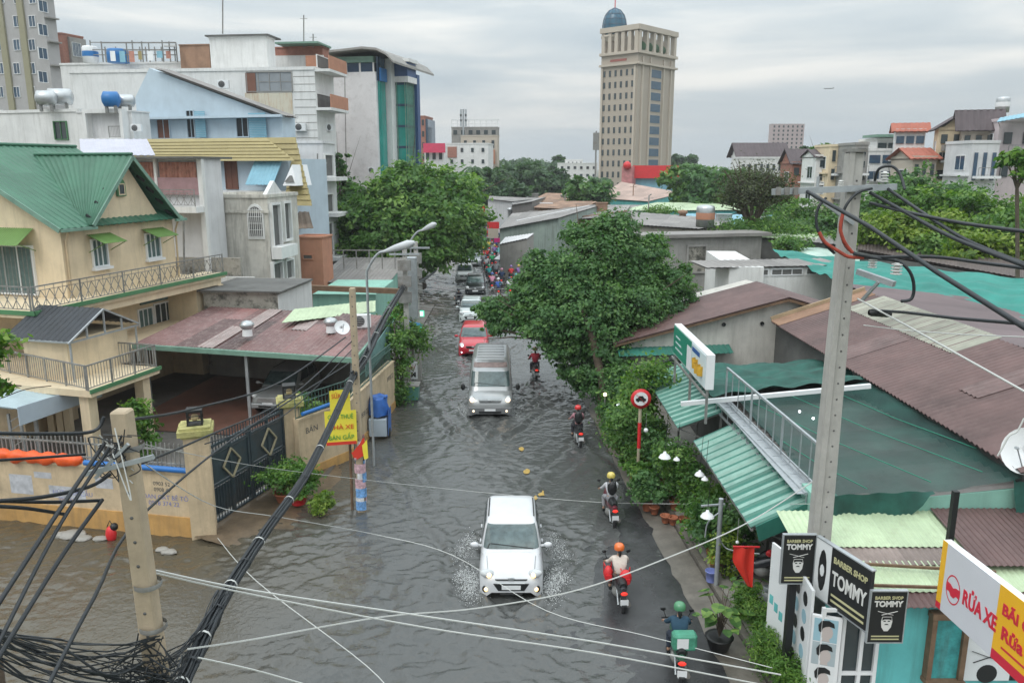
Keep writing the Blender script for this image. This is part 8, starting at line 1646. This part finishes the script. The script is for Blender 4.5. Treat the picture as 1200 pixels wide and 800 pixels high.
# hedge of trees right, behind the teal net
HG = 'trees growing behind the teal net'
for i,(px,yt,Y,rx,rz,mt,lab) in enumerate((
    (940,232,78,4.2,3.4,'mid','low spreading tree left of utility pole behind roofs'),(905,240,76,3.6,3.,'dark','dark low tree beside the bare tree'),(970,226,75,3.8,3.6,'mid','dense green tree behind the pole crossarm'),(1000,225,72,3.2,3.4,'dark','dark tree directly behind the utility pole'),(925,258,72,4,2.2,'mid','low rounded bush tree left of pole'),(975,262,68,4,2.4,'bright','light green rounded tree left of pole over grey roof'),
    (1060,190,64,3.2,3.6,'dark','tall dark tree right of pole below the red awning house'),(1035,215,63,3.0,3.2,'dark','dark narrow tree just right of utility pole'),(1085,205,60,3.2,3.2,'bright','bright yellow green tree in middle of hedge'),(1060,235,58,3.,2.6,'yel','lowest yellow green tree right of pole'),(1110,215,58,3.,3.,'dark','deep green tree between two yellowish ones'),(1095,245,55,3,2.4,'yel','yellowish leafy tree low in the hedge middle'),
    (1135,205,60,3.4,3.4,'dark','dark tree below the white blue framed windows'),(1150,235,55,3.2,2.8,'mid','mid green tree at the right of hedge'),(1180,215,56,3.4,3.2,'bright','bright tree at the right edge under pink house'),(1175,250,50,3.2,2.6,'yel','yellow green tree at lower right of hedge'),(1125,262,52,3,2.,'mid','low mid green bush above the brown hall roof'),(1205,235,50,3,3,'mid','green tree cut by the right edge'))):
    tx('hedge_tree',lab,px,yt,Y,None,rx,rz,9000,.17,LF[mt],seed=40 + i,r0=.2,group=HG,nb=7,n=10,clump=.2)
p = D(1185,210,40); bl = [(tuple(D(px,py,40)),(r,r,r * .6)) for px,py,r in ((1190,184,.5),(1180,193,.4),(1198,192,.5),(1186,204,.5),(1200,205,.6))]
t = thing('leafy_branches','loose bright branch tips reaching in at the right edge','tree',(p.x + 2,40,0)); limbs(t,(p.x + 2,40,0),bl,.12,fork=.9,n=10); leaves('crown',t,bl,700,.16,LF['bright'],clump=.4,gap=.0)
# roof tufts
for px,py,Y,w_,lab in ((925,285,60,1.3,'green tuft growing on the grey building roof end'),(872,266,66,2.6,'creeping green bushes below the bare tree'),(898,264,68,2.,'creeping bushes right of bare tree trunk'),(775,247,95,2,'low green weeds on the mossy block roof')):
    p = D(px,py,Y); t = thing('roof_bush',lab,'bush',(p.x,Y,p.z - .8),0,'bushes among the roofs'); limbs(t,(p.x,Y,p.z - .8),[(tuple(p),(w_,w_ * .6,.4))],.03,n=3); leaves('foliage',t,[(tuple(p),(w_,w_ * .6,.45))],1400,.12,LF['mid'],clump=.3)
# ---- plants and pots of the plant seller under the awnings
g_ = random.Random(31)
def potted(label,x,y,h,w_,mat,n=1800,sz=.07,pot=True,z0=.16,nm='potted_plant',grp='potted plants under the green awnings',potm='terra',pr=.17,yellow=False):
    t = thing(nm,label,'plant',(x,y,z0),0,grp)
    if pot: MB().lathe((x,y,z0),[(pr * .7,0),(pr,.26),(pr * 1.1,.27),(pr * 1.1,.31),(pr * .9,.31),(pr * .85,.27),(0,.27)],14).build('pot',MT[potm],t)
    zb = z0 + (.28 if pot else 0); b = [((x + g_.uniform(-.3,.3) * w_,y + g_.uniform(-.3,.3) * w_,zb + h * f),(w_ * g_.uniform(.4,.6),w_ * g_.uniform(.4,.6),h * .25)) for f in (.3,.5,.7,.85)]
    limbs(t,(x,y,zb),b,.03,name='stem',fork=.3,n=4).name = 'stem'; leaves('foliage',t,b,n,sz,mat,clump=.3,gap=.1,shell=.3); return t
adj = ['broad leafed','fine leafed','yellowish','dark glossy','bushy','tall loose','low round','feathery']; wh_ = ['nearest the pavement gap','next to the round sign post','below the lower awning edge','by the gutter','against the awning posts','beside the big tree trunk','between lamp shades','at the back of the row']
k = 0
for y in np.arange(20.4,31.5,.95):
    for xo,hh in ((4.85,.8),(5.65,1.6)):
        if xo < 5 and int(y * 10) % 3 == 0: k += 1; continue
        x = xo + KX(y) + g_.uniform(-.15,.25) + (.35 if y < 22 else 0); lf = [LF['mid'],LF['dark'],LF['mid'],LF['bright'],LF['dark'],LF['mid'],LF['dark']][k % 7]
        potted('%s green plant %s, %s row' % (adj[k % 8],wh_[(k * 3 + k // 8) % 8],'front' if xo < 5 else 'back'),x,y + g_.uniform(-.2,.2),hh * g_.uniform(.6,1.3),g_.uniform(.5,.9),lf,1900,.07,z0=.10 if xo < 5.3 else .17); k += 1
for (px,py,lab) in ((779,610,'terracotta pot standing on the gutter at the bush foot'),(788,612,'second small terracotta pot beside the gutter'),(800,613,'orange pot under the bush, right of the small pots'),(766,600,'terracotta pot at the road edge below the foliage')):
    q = G(px,py,.1); MBo = MB(); MBo.lathe((q.x,q.y - .1,.1),[(.1,0),(.15,.2),(.17,.2),(.17,.24),(.13,.24),(.12,.2),(0,.19)],14); tag(MBo.build('flower_pot',MT['terra']),lab,'flower pot','empty pots by the gutter')
# climbing plant high beside the sign
potted('tall bright climber rising behind the round traffic sign',4.95,28.2,3.6,1.3,LF['bright'],4200,.08,False)
potted('tall dark shrub at the foot of the big tree',4.5,31.6,2.4,1.5,LF['dark'],4500,.08,False)
potted('fine tall shrub leaning over the gutter beside the riders',4.4,27,2.3,1.3,LF['mid'],4200,.07,False,.1)
potted('flowering shrub with yellow green tips hanging beside the blue bucket',5.55,19.2,1.3,.7,LF['yel'],1500,.06,False)
potted('dark shrub in front of the shop opening',5.9,19.6,1.6,.9,LF['dark'],2200,.07,True)
# big-leaved plant leaning over the gutter, bush by the barber shop
def bigleaf(label,x,y,z0,h,n,L_,mat,seed,pot=None,grp=None):
    t = thing('large_leaved_plant',label,'plant',(x,y,z0),0,grp); g = random.Random(seed); st_ = MB(); lv = MB()
    for k in range(n):
        a = g.uniform(0,6.28); r = g.uniform(.15,.6) * h; tip = Vector((x + math.cos(a) * r,y + math.sin(a) * r,z0 + h * g.uniform(.5,1))); st_.tube([(x,y,z0),(x + math.cos(a) * r * .3,y + math.sin(a) * r * .3,z0 + h * .5),tip],[.015,.012,.008],5)
        d = Vector((math.cos(a),math.sin(a),g.uniform(-.4,.1))).normalized(); s = d.cross(Vector((0,0,1))).normalized(); L2 = L_ * g.uniform(.7,1.2); vs = []
        for f,w_ in ((0,.1),(.2,.42),(.5,.5),(.8,.28),(1,.02)): c = tip + d * L2 * f - Vector((0,0,.25 * f * f * L2)); vs += [c - s * w_ * L2 + Vector((0,0,.06 * L2)),c,c + s * w_ * L2 + Vector((0,0,.06 * L2))]
        lv.add(vs,[(3 * i + j,3 * i + j + 1,3 * i + j + 4,3 * i + j + 3) for i in range(4) for j in (0,1)],smooth=True)
    st_.build('stem',bark,t); o = lv.build('foliage',mat,t); a_ = o.data.attributes.new('rnd','FLOAT','FACE'); a_.data.foreach_set('value',[g.random() for _ in o.data.polygons])
    if pot: MB().lathe((x,y,z0 - .3),[(pot * .7,0),(pot,.28),(pot * 1.08,.3),(pot * .8,.3),(0,.27)],14).build('pot',MT['black'],t)
    return t
q = G(842,760,.1); bigleaf('broad leaved plant in black tub leaning over the gutter near the bottom',q.x,q.y,.42,.95,22,.26,LF['mid'],5,.3)
q = G(868,722,.2); bigleaf('pale broad leaved plant on the pavement behind the fine bush',5.75,17.6,.3,.7,14,.22,LF['mid'],8,.2)
for (px,py,w_,lab) in ((897,735,.62,'fluffy bright green bush beside the white partition, upper'),(905,770,.7,'fluffy bright green bush below the first one'),(925,800,.65,'fluffy green bush at the bottom edge by the haircut board'),(880,712,.45,'small fluffy bush behind, next to the broad leaves')):
    q = G(px,py,.5); t = thing('feathery_bush',lab,'bush',(q.x,q.y,.16),0,'feathery bushes by the barber shop'); b = [((q.x + g_.uniform(-.15,.15),q.y + g_.uniform(-.1,.1),.5 + f * .35),(w_ * .6,w_ * .6,w_ * .5)) for f in (0,.6,1)]; limbs(t,(q.x,q.y,.16),b,.03,n=4); leaves('foliage',t,b,5200,.05,LF['bright'],clump=.25,gap=.1,shell=.4,asp=.22)
# plants at the gate
for (px,py,dx,lab,c,pm_) in ((350,588,0,'bright green shrub in red basin beside the gate pillar',LF['bright'],'red'),(333,585,0,'smaller leafy shrub in terracotta pot left of red basin',LF['mid'],'terra'),(375,597,0,'yellow green weed clump right of the red basin',LF['yel'],None)):
    q = G(px,py,.15); potted(lab,q.x,q.y,.95 if pm_ != None else .5,.95 if pm_ else .55,c,2600,.055,bool(pm_),.1,'gate_plant','plants beside the iron gate',pm_ or 'terra',.3)
potted('bright leafy shrub in the yard behind the lane wall',*tuple(D(163,500,28))[:2],2.2,.9,LF['bright'],2600,.09,False,.1,grp=None)
potted('rounded shrub inside the street wall behind the banners',-7.6,28.6,2.2,.9,LF['mid'],2200,.07,False,.1,grp=None)
# vine hanging over the end of the street wall
bl = [(tuple(D(px,py,Y)),(.5,.5,.6)) for px,py,Y in ((463,400,36),(470,420,36),(466,440,35.5),(464,460,35.3),(468,475,35.3),(478,395,37),(486,390,38),(462,380,37),(495,398,38),(470,362,38))]
t = thing('climbing_vine','straggling vine smothering the corner of the street wall','vine',(-5.2,35.2,0)); mb = MB()
for k in range(9): mb.tube(smooth([(-5.1 + g_.uniform(-.2,.2),35.3,0)] + [tuple(bl[(k + j * 3) % 10][0]) for j in range(3)],3),.018,5)
mb.build('stems',bark,t); leaves('foliage',t,bl,5200,.085,LF['mid'],clump=.4,gap=.2,shell=.2)
# twigs at the left edge
bl = [(tuple(D(px,py,9)),(r,r,r * .8)) for px,py,r in ((0,395,.12),(8,405,.1),(-5,420,.14),(3,445,.1),(16,455,.08),(25,452,.05),(-4,455,.1))]
p = D(-40,460,9); t = thing('branch_tips','bright leafy twigs entering at the left edge above the canopy','tree',(p.x,9,0)); mb = MB(); mb.tube([(p.x - .3,9,-.3),(p.x - .2,9,3),p],[.12,.09,.05],8)
for b in bl: mb.tube(smooth([p,(p + Vector(b[0])) / 2 + Vector((0,0,.06)),b[0]],3),.009,4)
mb.tube(smooth(px3([(-40,480,9),(0,467,9),(30,456,9),(60,452,9)]),3),.007,4); mb.build('trunk',bark,t); leaves('crown',t,bl,420,.045,LF['bright'],clump=.5,gap=0,shell=.2)
# ================================================================ signs, lamps and small things
t = thing('traffic_sign','round red and white no entry for cars sign on red striped post','traffic sign',(4.2,25.6,0)); c = D(751,467,25.5); px_,py_ = c.x,c.y
mb = MB(); mb.tube([(px_,py_ + .06,0),(px_,py_ + .06,c.z + .3)],.055,8); mb.build('post',M('weathered_post',(.42,.36,.26),rough=.8,var=.3),t); mb = MB(); mb.tube([(px_,py_ + .06,c.z - 1.75),(px_,py_ + .06,c.z - .85)],.062,8); mb.build('red_band',MT['red'],t)
mb = MB(); mb.lathe(c,[(.0,0),(.34,0),(.34,.02),(0,.021)],32,(0,-1,0)); d_ = mb.build('disc',MT['red'],t)
mb = MB(); mb.disc(c + Vector((0,-.024,0)),.235,(0,-1,0),32); mb.build('white_field',MT['whitep'],d_)
mb = MB(); mb.prism([c + Vector((x * 1.1,-.026,z * 1.1)) for x,z in ((-.15,-.07),(.15,-.07),(.16,.0),(.1,.02),(.06,.09),(-.06,.09),(-.1,.02),(-.16,0))],(0,-.003,0)); mb.ball(c + Vector((-.09,-.028,-.08)),.035,8,(1,.1,1)); mb.ball(c + Vector((.09,-.028,-.08)),.035,8,(1,.1,1)); mb.build('car_symbol',MT['black'],d_)
mb = MB(); mb.bar(c + Vector((-.18,-.034,.18)),c + Vector((.18,-.034,-.18)),.05,.006); mb.build('diagonal_bar',MT['red'],d_)
# hanging bell lampshades and globes
def bell(label,px,py,Y,s=1.,lit=False):
    s *= .82
    c = D(px,py,Y); t = thing('hanging_lamp',label,'lamp',c,0,'lamps hanging among the plants'); mb = MB(); mb.lathe(c,[(.2 * s,-.09 * s),(.15 * s,.0),(.06 * s,.06 * s),(.04 * s,.12 * s),(.0,.13 * s)],16); mb.lathe(c,[(.195 * s,-.09 * s),(.145 * s,.0),(.055 * s,.055 * s)],16); mb.build('shade',MT['whitep'],t)
    b = MB(); b.ball(c - Vector((0,0,.08 * s)),.05 * s,8); b.build('bulb',M('bulb_off',(.7,.7,.68),var=0),t); w_ = MB(); w_.tube([c + Vector((0,0,.12 * s)),c + Vector((.05,.02,1.1))],.008,4); w_.build('wire',MT['black'],t)
bell('large white bell lampshade hanging by the lower awning post',829,602,18.6,1.05); bell('white bell lampshade above the plants left of awning',779,533,22.5,1.1); bell('narrow white lampshade hanging just right of the bell',793,537,22.3,.6); bell('double white shade at awning edge',820,554,21,.85); bell('smaller shade beside the double shade',826,560,20.6,.6)
for i,(px,py,Y,e) in enumerate(((709,462,31,(1,.8,.55)),(725,474,29,(.75,.8,1)),(785,520,24,None),(757,504,25,None),(864,635,17.3,None))):
    c = D(px,py,Y); t = thing('globe_lamp',['warm lit globe lamp on thin pole by tree trunk','cool lit globe lamp on thin pole before the climber','unlit white globe near the bell shades','unlit white globe beside the red striped post','small hanging bulb over the red cloth'][i],'lamp',(c.x,c.y,.1 if i < 2 else c.z),0,'globe lamps among the plants')
    MB().ball(c,.075 if i != 4 else .04,12).build('globe',M('globe_lit_%d' % i,(.8,.8,.8),var=0,emit=e,estr=3) if e else MT['whitep'],t); mb = MB(); mb.tube([(c.x,c.y,.1),(c.x,c.y,c.z - .09)] if i < 2 else [c + Vector((0,0,.05)),c + Vector((0,0,.6))],.025 if i < 2 else .007,6); mb.build('post',MT['iron'],t)
# lit lamps showing through the net
for i,(px,py) in enumerate(((937,482),(953,490))): c = G(px,py,3.86); t = MB().ball(c,.035,10).build('lamp_bulb',M('bulb_cool',(.8,.8,.8),var=0,emit=(.9,.95,1),estr=5)); tag(t,['lit white bulb glowing over the green net, left','lit white bulb glowing over the green net, right'][i],'lamp','bulbs over the green net')
# iron frame under the upper awning / shop post with pipes
t = thing('support_post','thick wrapped shop post with white pipe arms near the lampshade','post',(5.55,18.9,0)); mb = MB(); q = D(843,620,18.7); mb.tube([(q.x,q.y,.1),(q.x,q.y,2.55)],.06,8); mb.build('post',MT['steel'],t); mb = MB(); mb.bar((q.x - .5,q.y,2.35),(q.x + .1,q.y,2.4),.04); mb.tube(smooth([(q.x,q.y,2.2),(q.x - .3,q.y,1.9),(q.x - .35,q.y,1.5)],4),.02,6); mb.tube(smooth([(q.x,q.y,1.5),(q.x + .2,q.y,1.2),(q.x + .5,q.y - .3,1.25),(q.x + .9,q.y - .5,1.3)],4),.02,6); mb.build('pipe',MT['steel'],t)
# red cloth flag hanging in the shop front
c = D(872,641,16.6); mb = MB(); vs = []; fs = []
for j in range(11):
    for i in range(9):
        a,b = i / 8,j / 10; wd = .48; left = max(0,(b - .35) * 1.25); a2 = min(.9,left) + a * (1 - min(.9,left)); vs.append((c.x - .24 + wd * a2,c.y + .04 * math.sin(a * 9 + b * 2),c.z - .98 * b + .02 * math.sin(a * 7)))
for j in range(10):
    for i in range(8): q = j * 9 + i; fs.append((q,q + 1,q + 10,q + 9))
mb.add(vs,fs,smooth=True); t = thing('red_flag','plain red cloth flag hanging from a short rod at the shop front','flag',c); mb.build('cloth',M('red_cloth',(.66,.035,.02),rough=.7,var=.12),t); mb = MB(); mb.bar(c + Vector((-.25,0,.02)),c + Vector((.36,.02,.0)),.03); mb.build('rod',MT['red'],t)
# buckets, drums, cylinder, goods in the shop opening
def bucket(label,px,py,Y,r,h,mat,z=.17): c = D(px,py,Y); t = thing('bucket',label,'bucket',(c.x,c.y,z),0,'buckets at the shop front'); MB().lathe((c.x,c.y,z),[(r * .8,0),(r,h),(r * 1.06,h),(r * 1.06,h - .03),(r * .95,h - .02),(r * .76,.02),(0,.02)],18).build('shell',mat,t); mb = MB(); mb.tube([(c.x + r * math.cos(a),c.y - r * .3,z + h * .95 - .12 * math.sin(a)) for a in [i * math.pi / 8 for i in range(9)]],.008,5); mb.build('handle',MT['steel'],t)
bucket('lavender blue bucket on the kerb edge',833,680,18.9,.15,.3,M('lavender_plastic',(.22,.27,.62),rough=.4,var=.05)); bucket('dark blue drum behind the lavender bucket',851,665,19.6,.2,.6,MT['bluetank']); bucket('pale blue tall drum beside the dark blue drum',858,668,19.5,.17,.55,M('pale_blue_plastic',(.35,.50,.62),rough=.4,var=.05)); bucket('small orange tub among the plants behind bucket',834,667,19.3,.09,.2,M('orange_plastic',(.7,.3,.03),rough=.4,var=0),.45); bucket('pink bowl on the dark barrel',841,656,19.6,.12,.08,M('pink_plastic',(.6,.18,.3),rough=.4,var=0),.72)
c = D(841,668,19.6); tag(MB().lathe((c.x,c.y,.17),[(.2,0),(.24,.15),(.25,.3),(.22,.5),(.2,.52),(0,.52)],16).build('barrel',MT['wood']),'dark wooden coloured barrel carrying the pink bowl','barrel')
t = thing('gas_cylinder','grey gas cylinder standing behind the red cloth','gas cylinder',(6.55,16.9,.17)); c = D(900,685,17.3); MB().lathe((c.x,c.y,.17),[(.0,0),(.14,.0),(.155,.08),(.155,.5),(.12,.6),(.04,.64),(.03,.7),(0,.7)],16).build('cylinder',M('cyl_grey',(.30,.31,.31),rough=.5,var=.15),t); MB().lathe((c.x,c.y,.8),[(.09,0),(.1,.02),(.1,.1),(.09,.12)],12).build('collar',MT['steel'],t)
t = thing('motor_scooter_parked','dark scooter parked in the gloom of the open shop front','scooter',(0,0,0)); bpy.data.objects.remove(t)
m_ = copy_tree(protoM); m_.location = (6.4,18.8,.17); m_.rotation_euler = (0,0,R(70)); m_['label'] = 'dark motorbike parked in the gloom behind the red cloth'; del m_['group']
mb = MB(); q = D(903,648,17.8); mb.ball(q,.12,8,(1,.6,.8)); mb.bar(q,q + Vector((.2,0,.1)),.06); tag(mb.build('red_bag',MT['red']),'small red bag hung inside the shop','bag')
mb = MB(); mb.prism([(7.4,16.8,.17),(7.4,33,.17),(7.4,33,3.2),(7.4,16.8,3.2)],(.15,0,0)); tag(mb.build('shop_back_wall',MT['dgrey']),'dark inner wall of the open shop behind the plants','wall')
# blue wrapped stall cart at the street wall
t = thing('wrapped_cart','pushcart wrapped in blue tarpaulin against the street wall','cart',(-4.9,28.8,0)); c = G(443,515,0)
mb = MB(); x,y = c.x + .0,c.y + .3; mb.box(x - .36,x + .36,y - .3,y + .5,.12,.85); mb.build('cart_body',M('cart_pale',(.40,.47,.54),rough=.4,var=.1),t,bevel=.02)
tp = M('blue_tarp',(.03,.12,.40),rough=.45,var=.25,scale=3); mb = MB(); vs = []; fs = []
for j in range(9):
    f = j / 8; ww = .44 - .12 * f; zz = .95 + .85 * f - .12 * (f > .9)
    for i in range(16): a = 2 * math.pi * i / 16; vs.append((x + ww * math.cos(a) * (1 + .12 * math.sin(3 * a + j)),y + .15 + .45 * math.sin(a) * (1 - .3 * f),zz + .03 * math.sin(5 * a)))
    if j:
        for i in range(16): fs.append(((j - 1) * 16 + i,(j - 1) * 16 + (i + 1) % 16,j * 16 + (i + 1) % 16,j * 16 + i))
fs.append(tuple(range(8 * 16,9 * 16))); mb.add(vs,fs,smooth=True); mb.build('tarpaulin',tp,t)
for s in (-1,1): mb = MB(); v,f = cloth([(x + s * .42,y - .2,1.2),(x + s * .44,y + .5,1.2),(x + s * .42,y + .5,.1),(x + s * .40,y - .25,.1)],6,8,.03,7,3); mb.add(v,f,smooth=True); mb.build('tarpaulin_flap',tp,t)
mb = MB(); v,f = cloth([(x - .9,y - .1,1.35),(x - .4,y - .15,1.6),(x - .45,y - .1,1.0),(x - .85,y,.9)],6,6,.06,8,2); mb.add(v,f,smooth=True); mb.build('tarpaulin_flap',tp,t)
for s in (-1,1): MB().lathe((x + s * .38,y + .1,.18),[(0,0),(.2,.0),(.2,.05),(0,.05)],14,(s,0,0)).build('wheel',MT['rub'],t)
# signs at the bend
def board(name,label,x0,x1,yt,yb,Y,mat,cat='sign',post=True,th=.08,group=None):
    a,b = D(x0,(yt + yb) / 2,Y),D(x1,(yt + yb) / 2,Y); z1,z0 = D(x0,yt,Y).z,D(x0,yb,Y).z; W_ = Wall((a.x,a.y),(b.x,b.y)); t = thing(name,label,cat,(a.x,a.y,0),0,group); wbox(W_,'board',t,mat,0,W_.len,z0,z1,-th,0)
    if post: mb = MB(); mb.bar(W_.p(W_.len / 2,0,-th - .03),W_.p(W_.len / 2,z0 + .1,-th - .03),.06); mb.build('post',MT['iron'],t)
    return t,W_,z0,z1
t,W_,z0,z1 = board('pharmacy_sign','small lit green framed white sign above the water',486,497,364,371,41,M('sign_green_lit',(.1,.5,.3),var=0,emit=(.1,.9,.5),estr=.7)); wbox(W_,'lit_panel',t,M('sign_white_lit',(.8,.9,.8),var=0,emit=(.85,1,.9),estr=1.),.05,W_.len - .05,z0 + .05,z1 - .05,.002,.02)
mb = MB(); v,f = cloth([D(473,373,39.5),D(495,380,39),D(493,388,38.8),D(475,381,39.3)],10,8,.04,9,3); mb.add(v,f,smooth=True); t = thing('umbrella_canopy','folded blue and green stall canopy below the small lit sign','stall canopy',tuple(D(484,390,39))[:2] + (0,)); mb.build('cloth',M('canopy_blue',(.04,.22,.45),rough=.6,var=.2),t)
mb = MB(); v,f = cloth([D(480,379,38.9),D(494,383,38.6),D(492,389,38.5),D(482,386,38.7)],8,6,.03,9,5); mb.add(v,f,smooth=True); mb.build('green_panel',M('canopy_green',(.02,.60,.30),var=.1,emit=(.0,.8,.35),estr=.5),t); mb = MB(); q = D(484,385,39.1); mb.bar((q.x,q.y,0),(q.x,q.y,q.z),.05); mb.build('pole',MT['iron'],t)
t,W_,z0,z1 = board('meat_sign','white sign with red figure over black letters on the street side',475,489,424,444,37,'whitep'); text('AM',MT['black'],t,W_.p(W_.len / 2,z0 + (z1 - z0) * .25,.004),W_.a,(0,0,1),.3,bold=.02); mb = MB()
for a in range(4): an = a * math.pi / 4 + .3; c = W_.p(W_.len / 2,z0 + (z1 - z0) * .68,.01); mb.bar(c - W_.a * math.cos(an) * .2 - Vector((0,0,math.sin(an) * .14)),c + W_.a * math.cos(an) * .2 + Vector((0,0,math.sin(an) * .14)),.07,.008)
mb.build('red_figure',MT['red'],t)
t,W_,z0,z1 = board('grey_board','dark framed notice board above the white sign',476,489,388,400,38,'dgrey')
t = thing('street_cart','green topped low stall cart below the red figured sign','cart',tuple(G(480,468))[:2] + (0,)); c = G(480,470); mb = MB(); mb.box(c.x - .45,c.x + .4,c.y,c.y + .7,.05,.7); mb.build('cart_body',M('cart_green',(.08,.22,.18),rough=.5,var=.2),t); mb = MB(); mb.box(c.x - .5,c.x + .45,c.y - .05,c.y + .75,.702,.76); mb.build('cart_top',MT['grey'],t)
board('lime_sign','lime green leaning board beside the pole bundle',458,467,362,373,40,M('lime_board',(.15,.6,.15),var=.1),post=True)
# market signs far down the street
for (x0,x1,yt,yb,Y,m_,lab) in ((571,585,260,268,108,'red','red and yellow shop sign far down the street, upper'),(572,584,268,279,107.5,'tancol','cream panel hanging under the red and yellow sign'),(579,587,279,284,95,M('magenta',(.6,.02,.2),rough=.5,var=0),'magenta awning sign over the queue'),(560,566,245,255,130,M('coral',(.75,.18,.08),rough=.5,var=0),'coral round topped sign beside the left tree'),(563,568,241,248,132,'red','small deep red banner behind the coral sign'),(560,564,268,278,120,M('orange_sign',(.7,.25,.04),var=0),'orange vertical sign by the left tree trunk'),(585,596,290,300,92,'tealw','teal stall screen beside the queue'),(588,594,286,291,90,'bluetank','small blue sign above the teal screen')):
    board('shop_sign',lab,x0,x1,yt,yb,Y,m_,group='market signs far down the street')
t = thing('market_umbrella','pale market umbrella beside the distant queue','umbrella',(0,0,0)); c = D(592,303,84); t.location = (c.x,c.y,0); MB().lathe(c,[(1.2,0),(.7,.35),(0,.5)],10).build('canopy',MT['whitep'],t); MB().tube([(c.x,c.y,0),c + Vector((0,0,.45))],.03,6).build('pole',MT['steel'],t)
t = thing('market_umbrella','blue green market umbrella behind the pale one','umbrella',(0,0,0)); c = D(590,294,96); t.location = (c.x,c.y,0); MB().lathe(c,[(1.3,0),(.7,.35),(0,.5)],10).build('canopy',MT['tealw'],t); MB().tube([(c.x,c.y,0),c + Vector((0,0,.45))],.03,6).build('pole',MT['steel'],t)
# red bag and stones at the lane wall
q = G(131,632,0); t = thing('red_bag','red and black bag floating at the foot of the lane wall','bag',(q.x,q.y,0)); mb = MB(); mb.ball((q.x,q.y,.18),.2,10,(.8,.7,1.3)); mb.build('bag_body',MT['red'],t); mb = MB(); mb.ball((q.x + .1,q.y + .02,.4),.12,8); mb.tube([(q.x - .1,q.y,.4),(q.x,q.y,.6),(q.x + .1,q.y,.4)],.015,5); mb.build('strap',MT['black'],t)
for (px,py,s,lb_) in ((85,628,.28,'largest pale stone in the water beside the lane wall'),(97,632,.18,'pale stone just right of the largest stone'),(72,628,.2,'leftmost pale stone at the lane wall'),(190,645,.14,'small dark wet stone left of the gate pillar'),(198,648,.16,'small wet stone nearest the gate pillar foot'),(118,632,.15,'small stone beside the red bag')):
    q = G(px,py); bm = bmesh.new(); bmesh.ops.create_icosphere(bm,subdivisions=2,radius=s)
    for v in bm.verts: v.co = Vector((v.co.x * 1.5,v.co.y,v.co.z * .45)) * random.uniform(.88,1.1)
    me = bpy.data.meshes.new('stone'); bm.to_mesh(me); bm.free(); me.materials.append(conc2); o = bpy.data.objects.new('stone',me); COL.objects.link(o); o.location = (q.x,q.y,.04); tag(o,lb_,'stone','stones at the lane wall')
# splashes thrown up by the cars: small drops and torn foam
foam = M('foam',(.72,.74,.74),rough=.4,var=0)
def splash(label,spots,seed):
    g = random.Random(seed); mb = MB()
    for (x,y,sx,sy,h,n) in spots:
        for k in range(n):
            a,b = g.gauss(0,sx),g.gauss(0,sy); r = g.uniform(.005,.016); z = .03 + abs(g.gauss(0,h)) * math.exp(-(a / sx) ** 2 * .5)
            p = Vector((x + a,y + b,z)); q = [Vector((g.uniform(-1,1),g.uniform(-1,1),g.uniform(-1,1))).normalized() * r for _ in range(4)]; mb.add([p + v for v in q],[(0,1,2),(0,2,3),(0,3,1),(1,3,2)])
    tag(mb.build('splash',foam),label,kind='stuff')
splash('white spray thrown out beside the wheels of the white hatchback',[(x * s - .0,y,.15,.26,.10,int(n * 1.4)) for s in (-1,1) for (x,y,n) in ((1.05,18.9,900),(1.25,19.3,700),(.98,18.5,500),(1.2,21.3,450),(1.4,20.6,300))],3)
splash('white bow wave foam under the silver van',[(-.98 + s * x,y,.14,.3,.05,n) for s in (-1,1) for (x,y,n) in ((1.15,33.8,350),(1.35,34.6,300),(1.2,36,150))],4)

# air: pale haze over the whole place
hz = MB(); hz.box(-1500,1500,-250,3000,-1.5,95); ho = hz.build('haze',M('x_tmp',(1,1,1),var=0)); hm = bpy.data.materials.new('haze_air'); hm.use_nodes = True; n_ = hm.node_tree.nodes; n_.clear(); pv = n_.new('ShaderNodeVolumePrincipled'); pv.inputs['Color'].default_value = (.93,.96,1,1); pv.inputs['Density'].default_value = .00034; pv.inputs['Anisotropy'].default_value = .1; oo = n_.new('ShaderNodeOutputMaterial'); hm.node_tree.links.new(pv.outputs[0],oo.inputs['Volume']); ho.data.materials[0] = hm; ho['kind'] = 'stuff'; ho['label'] = 'thin pale air haze over the far streets'
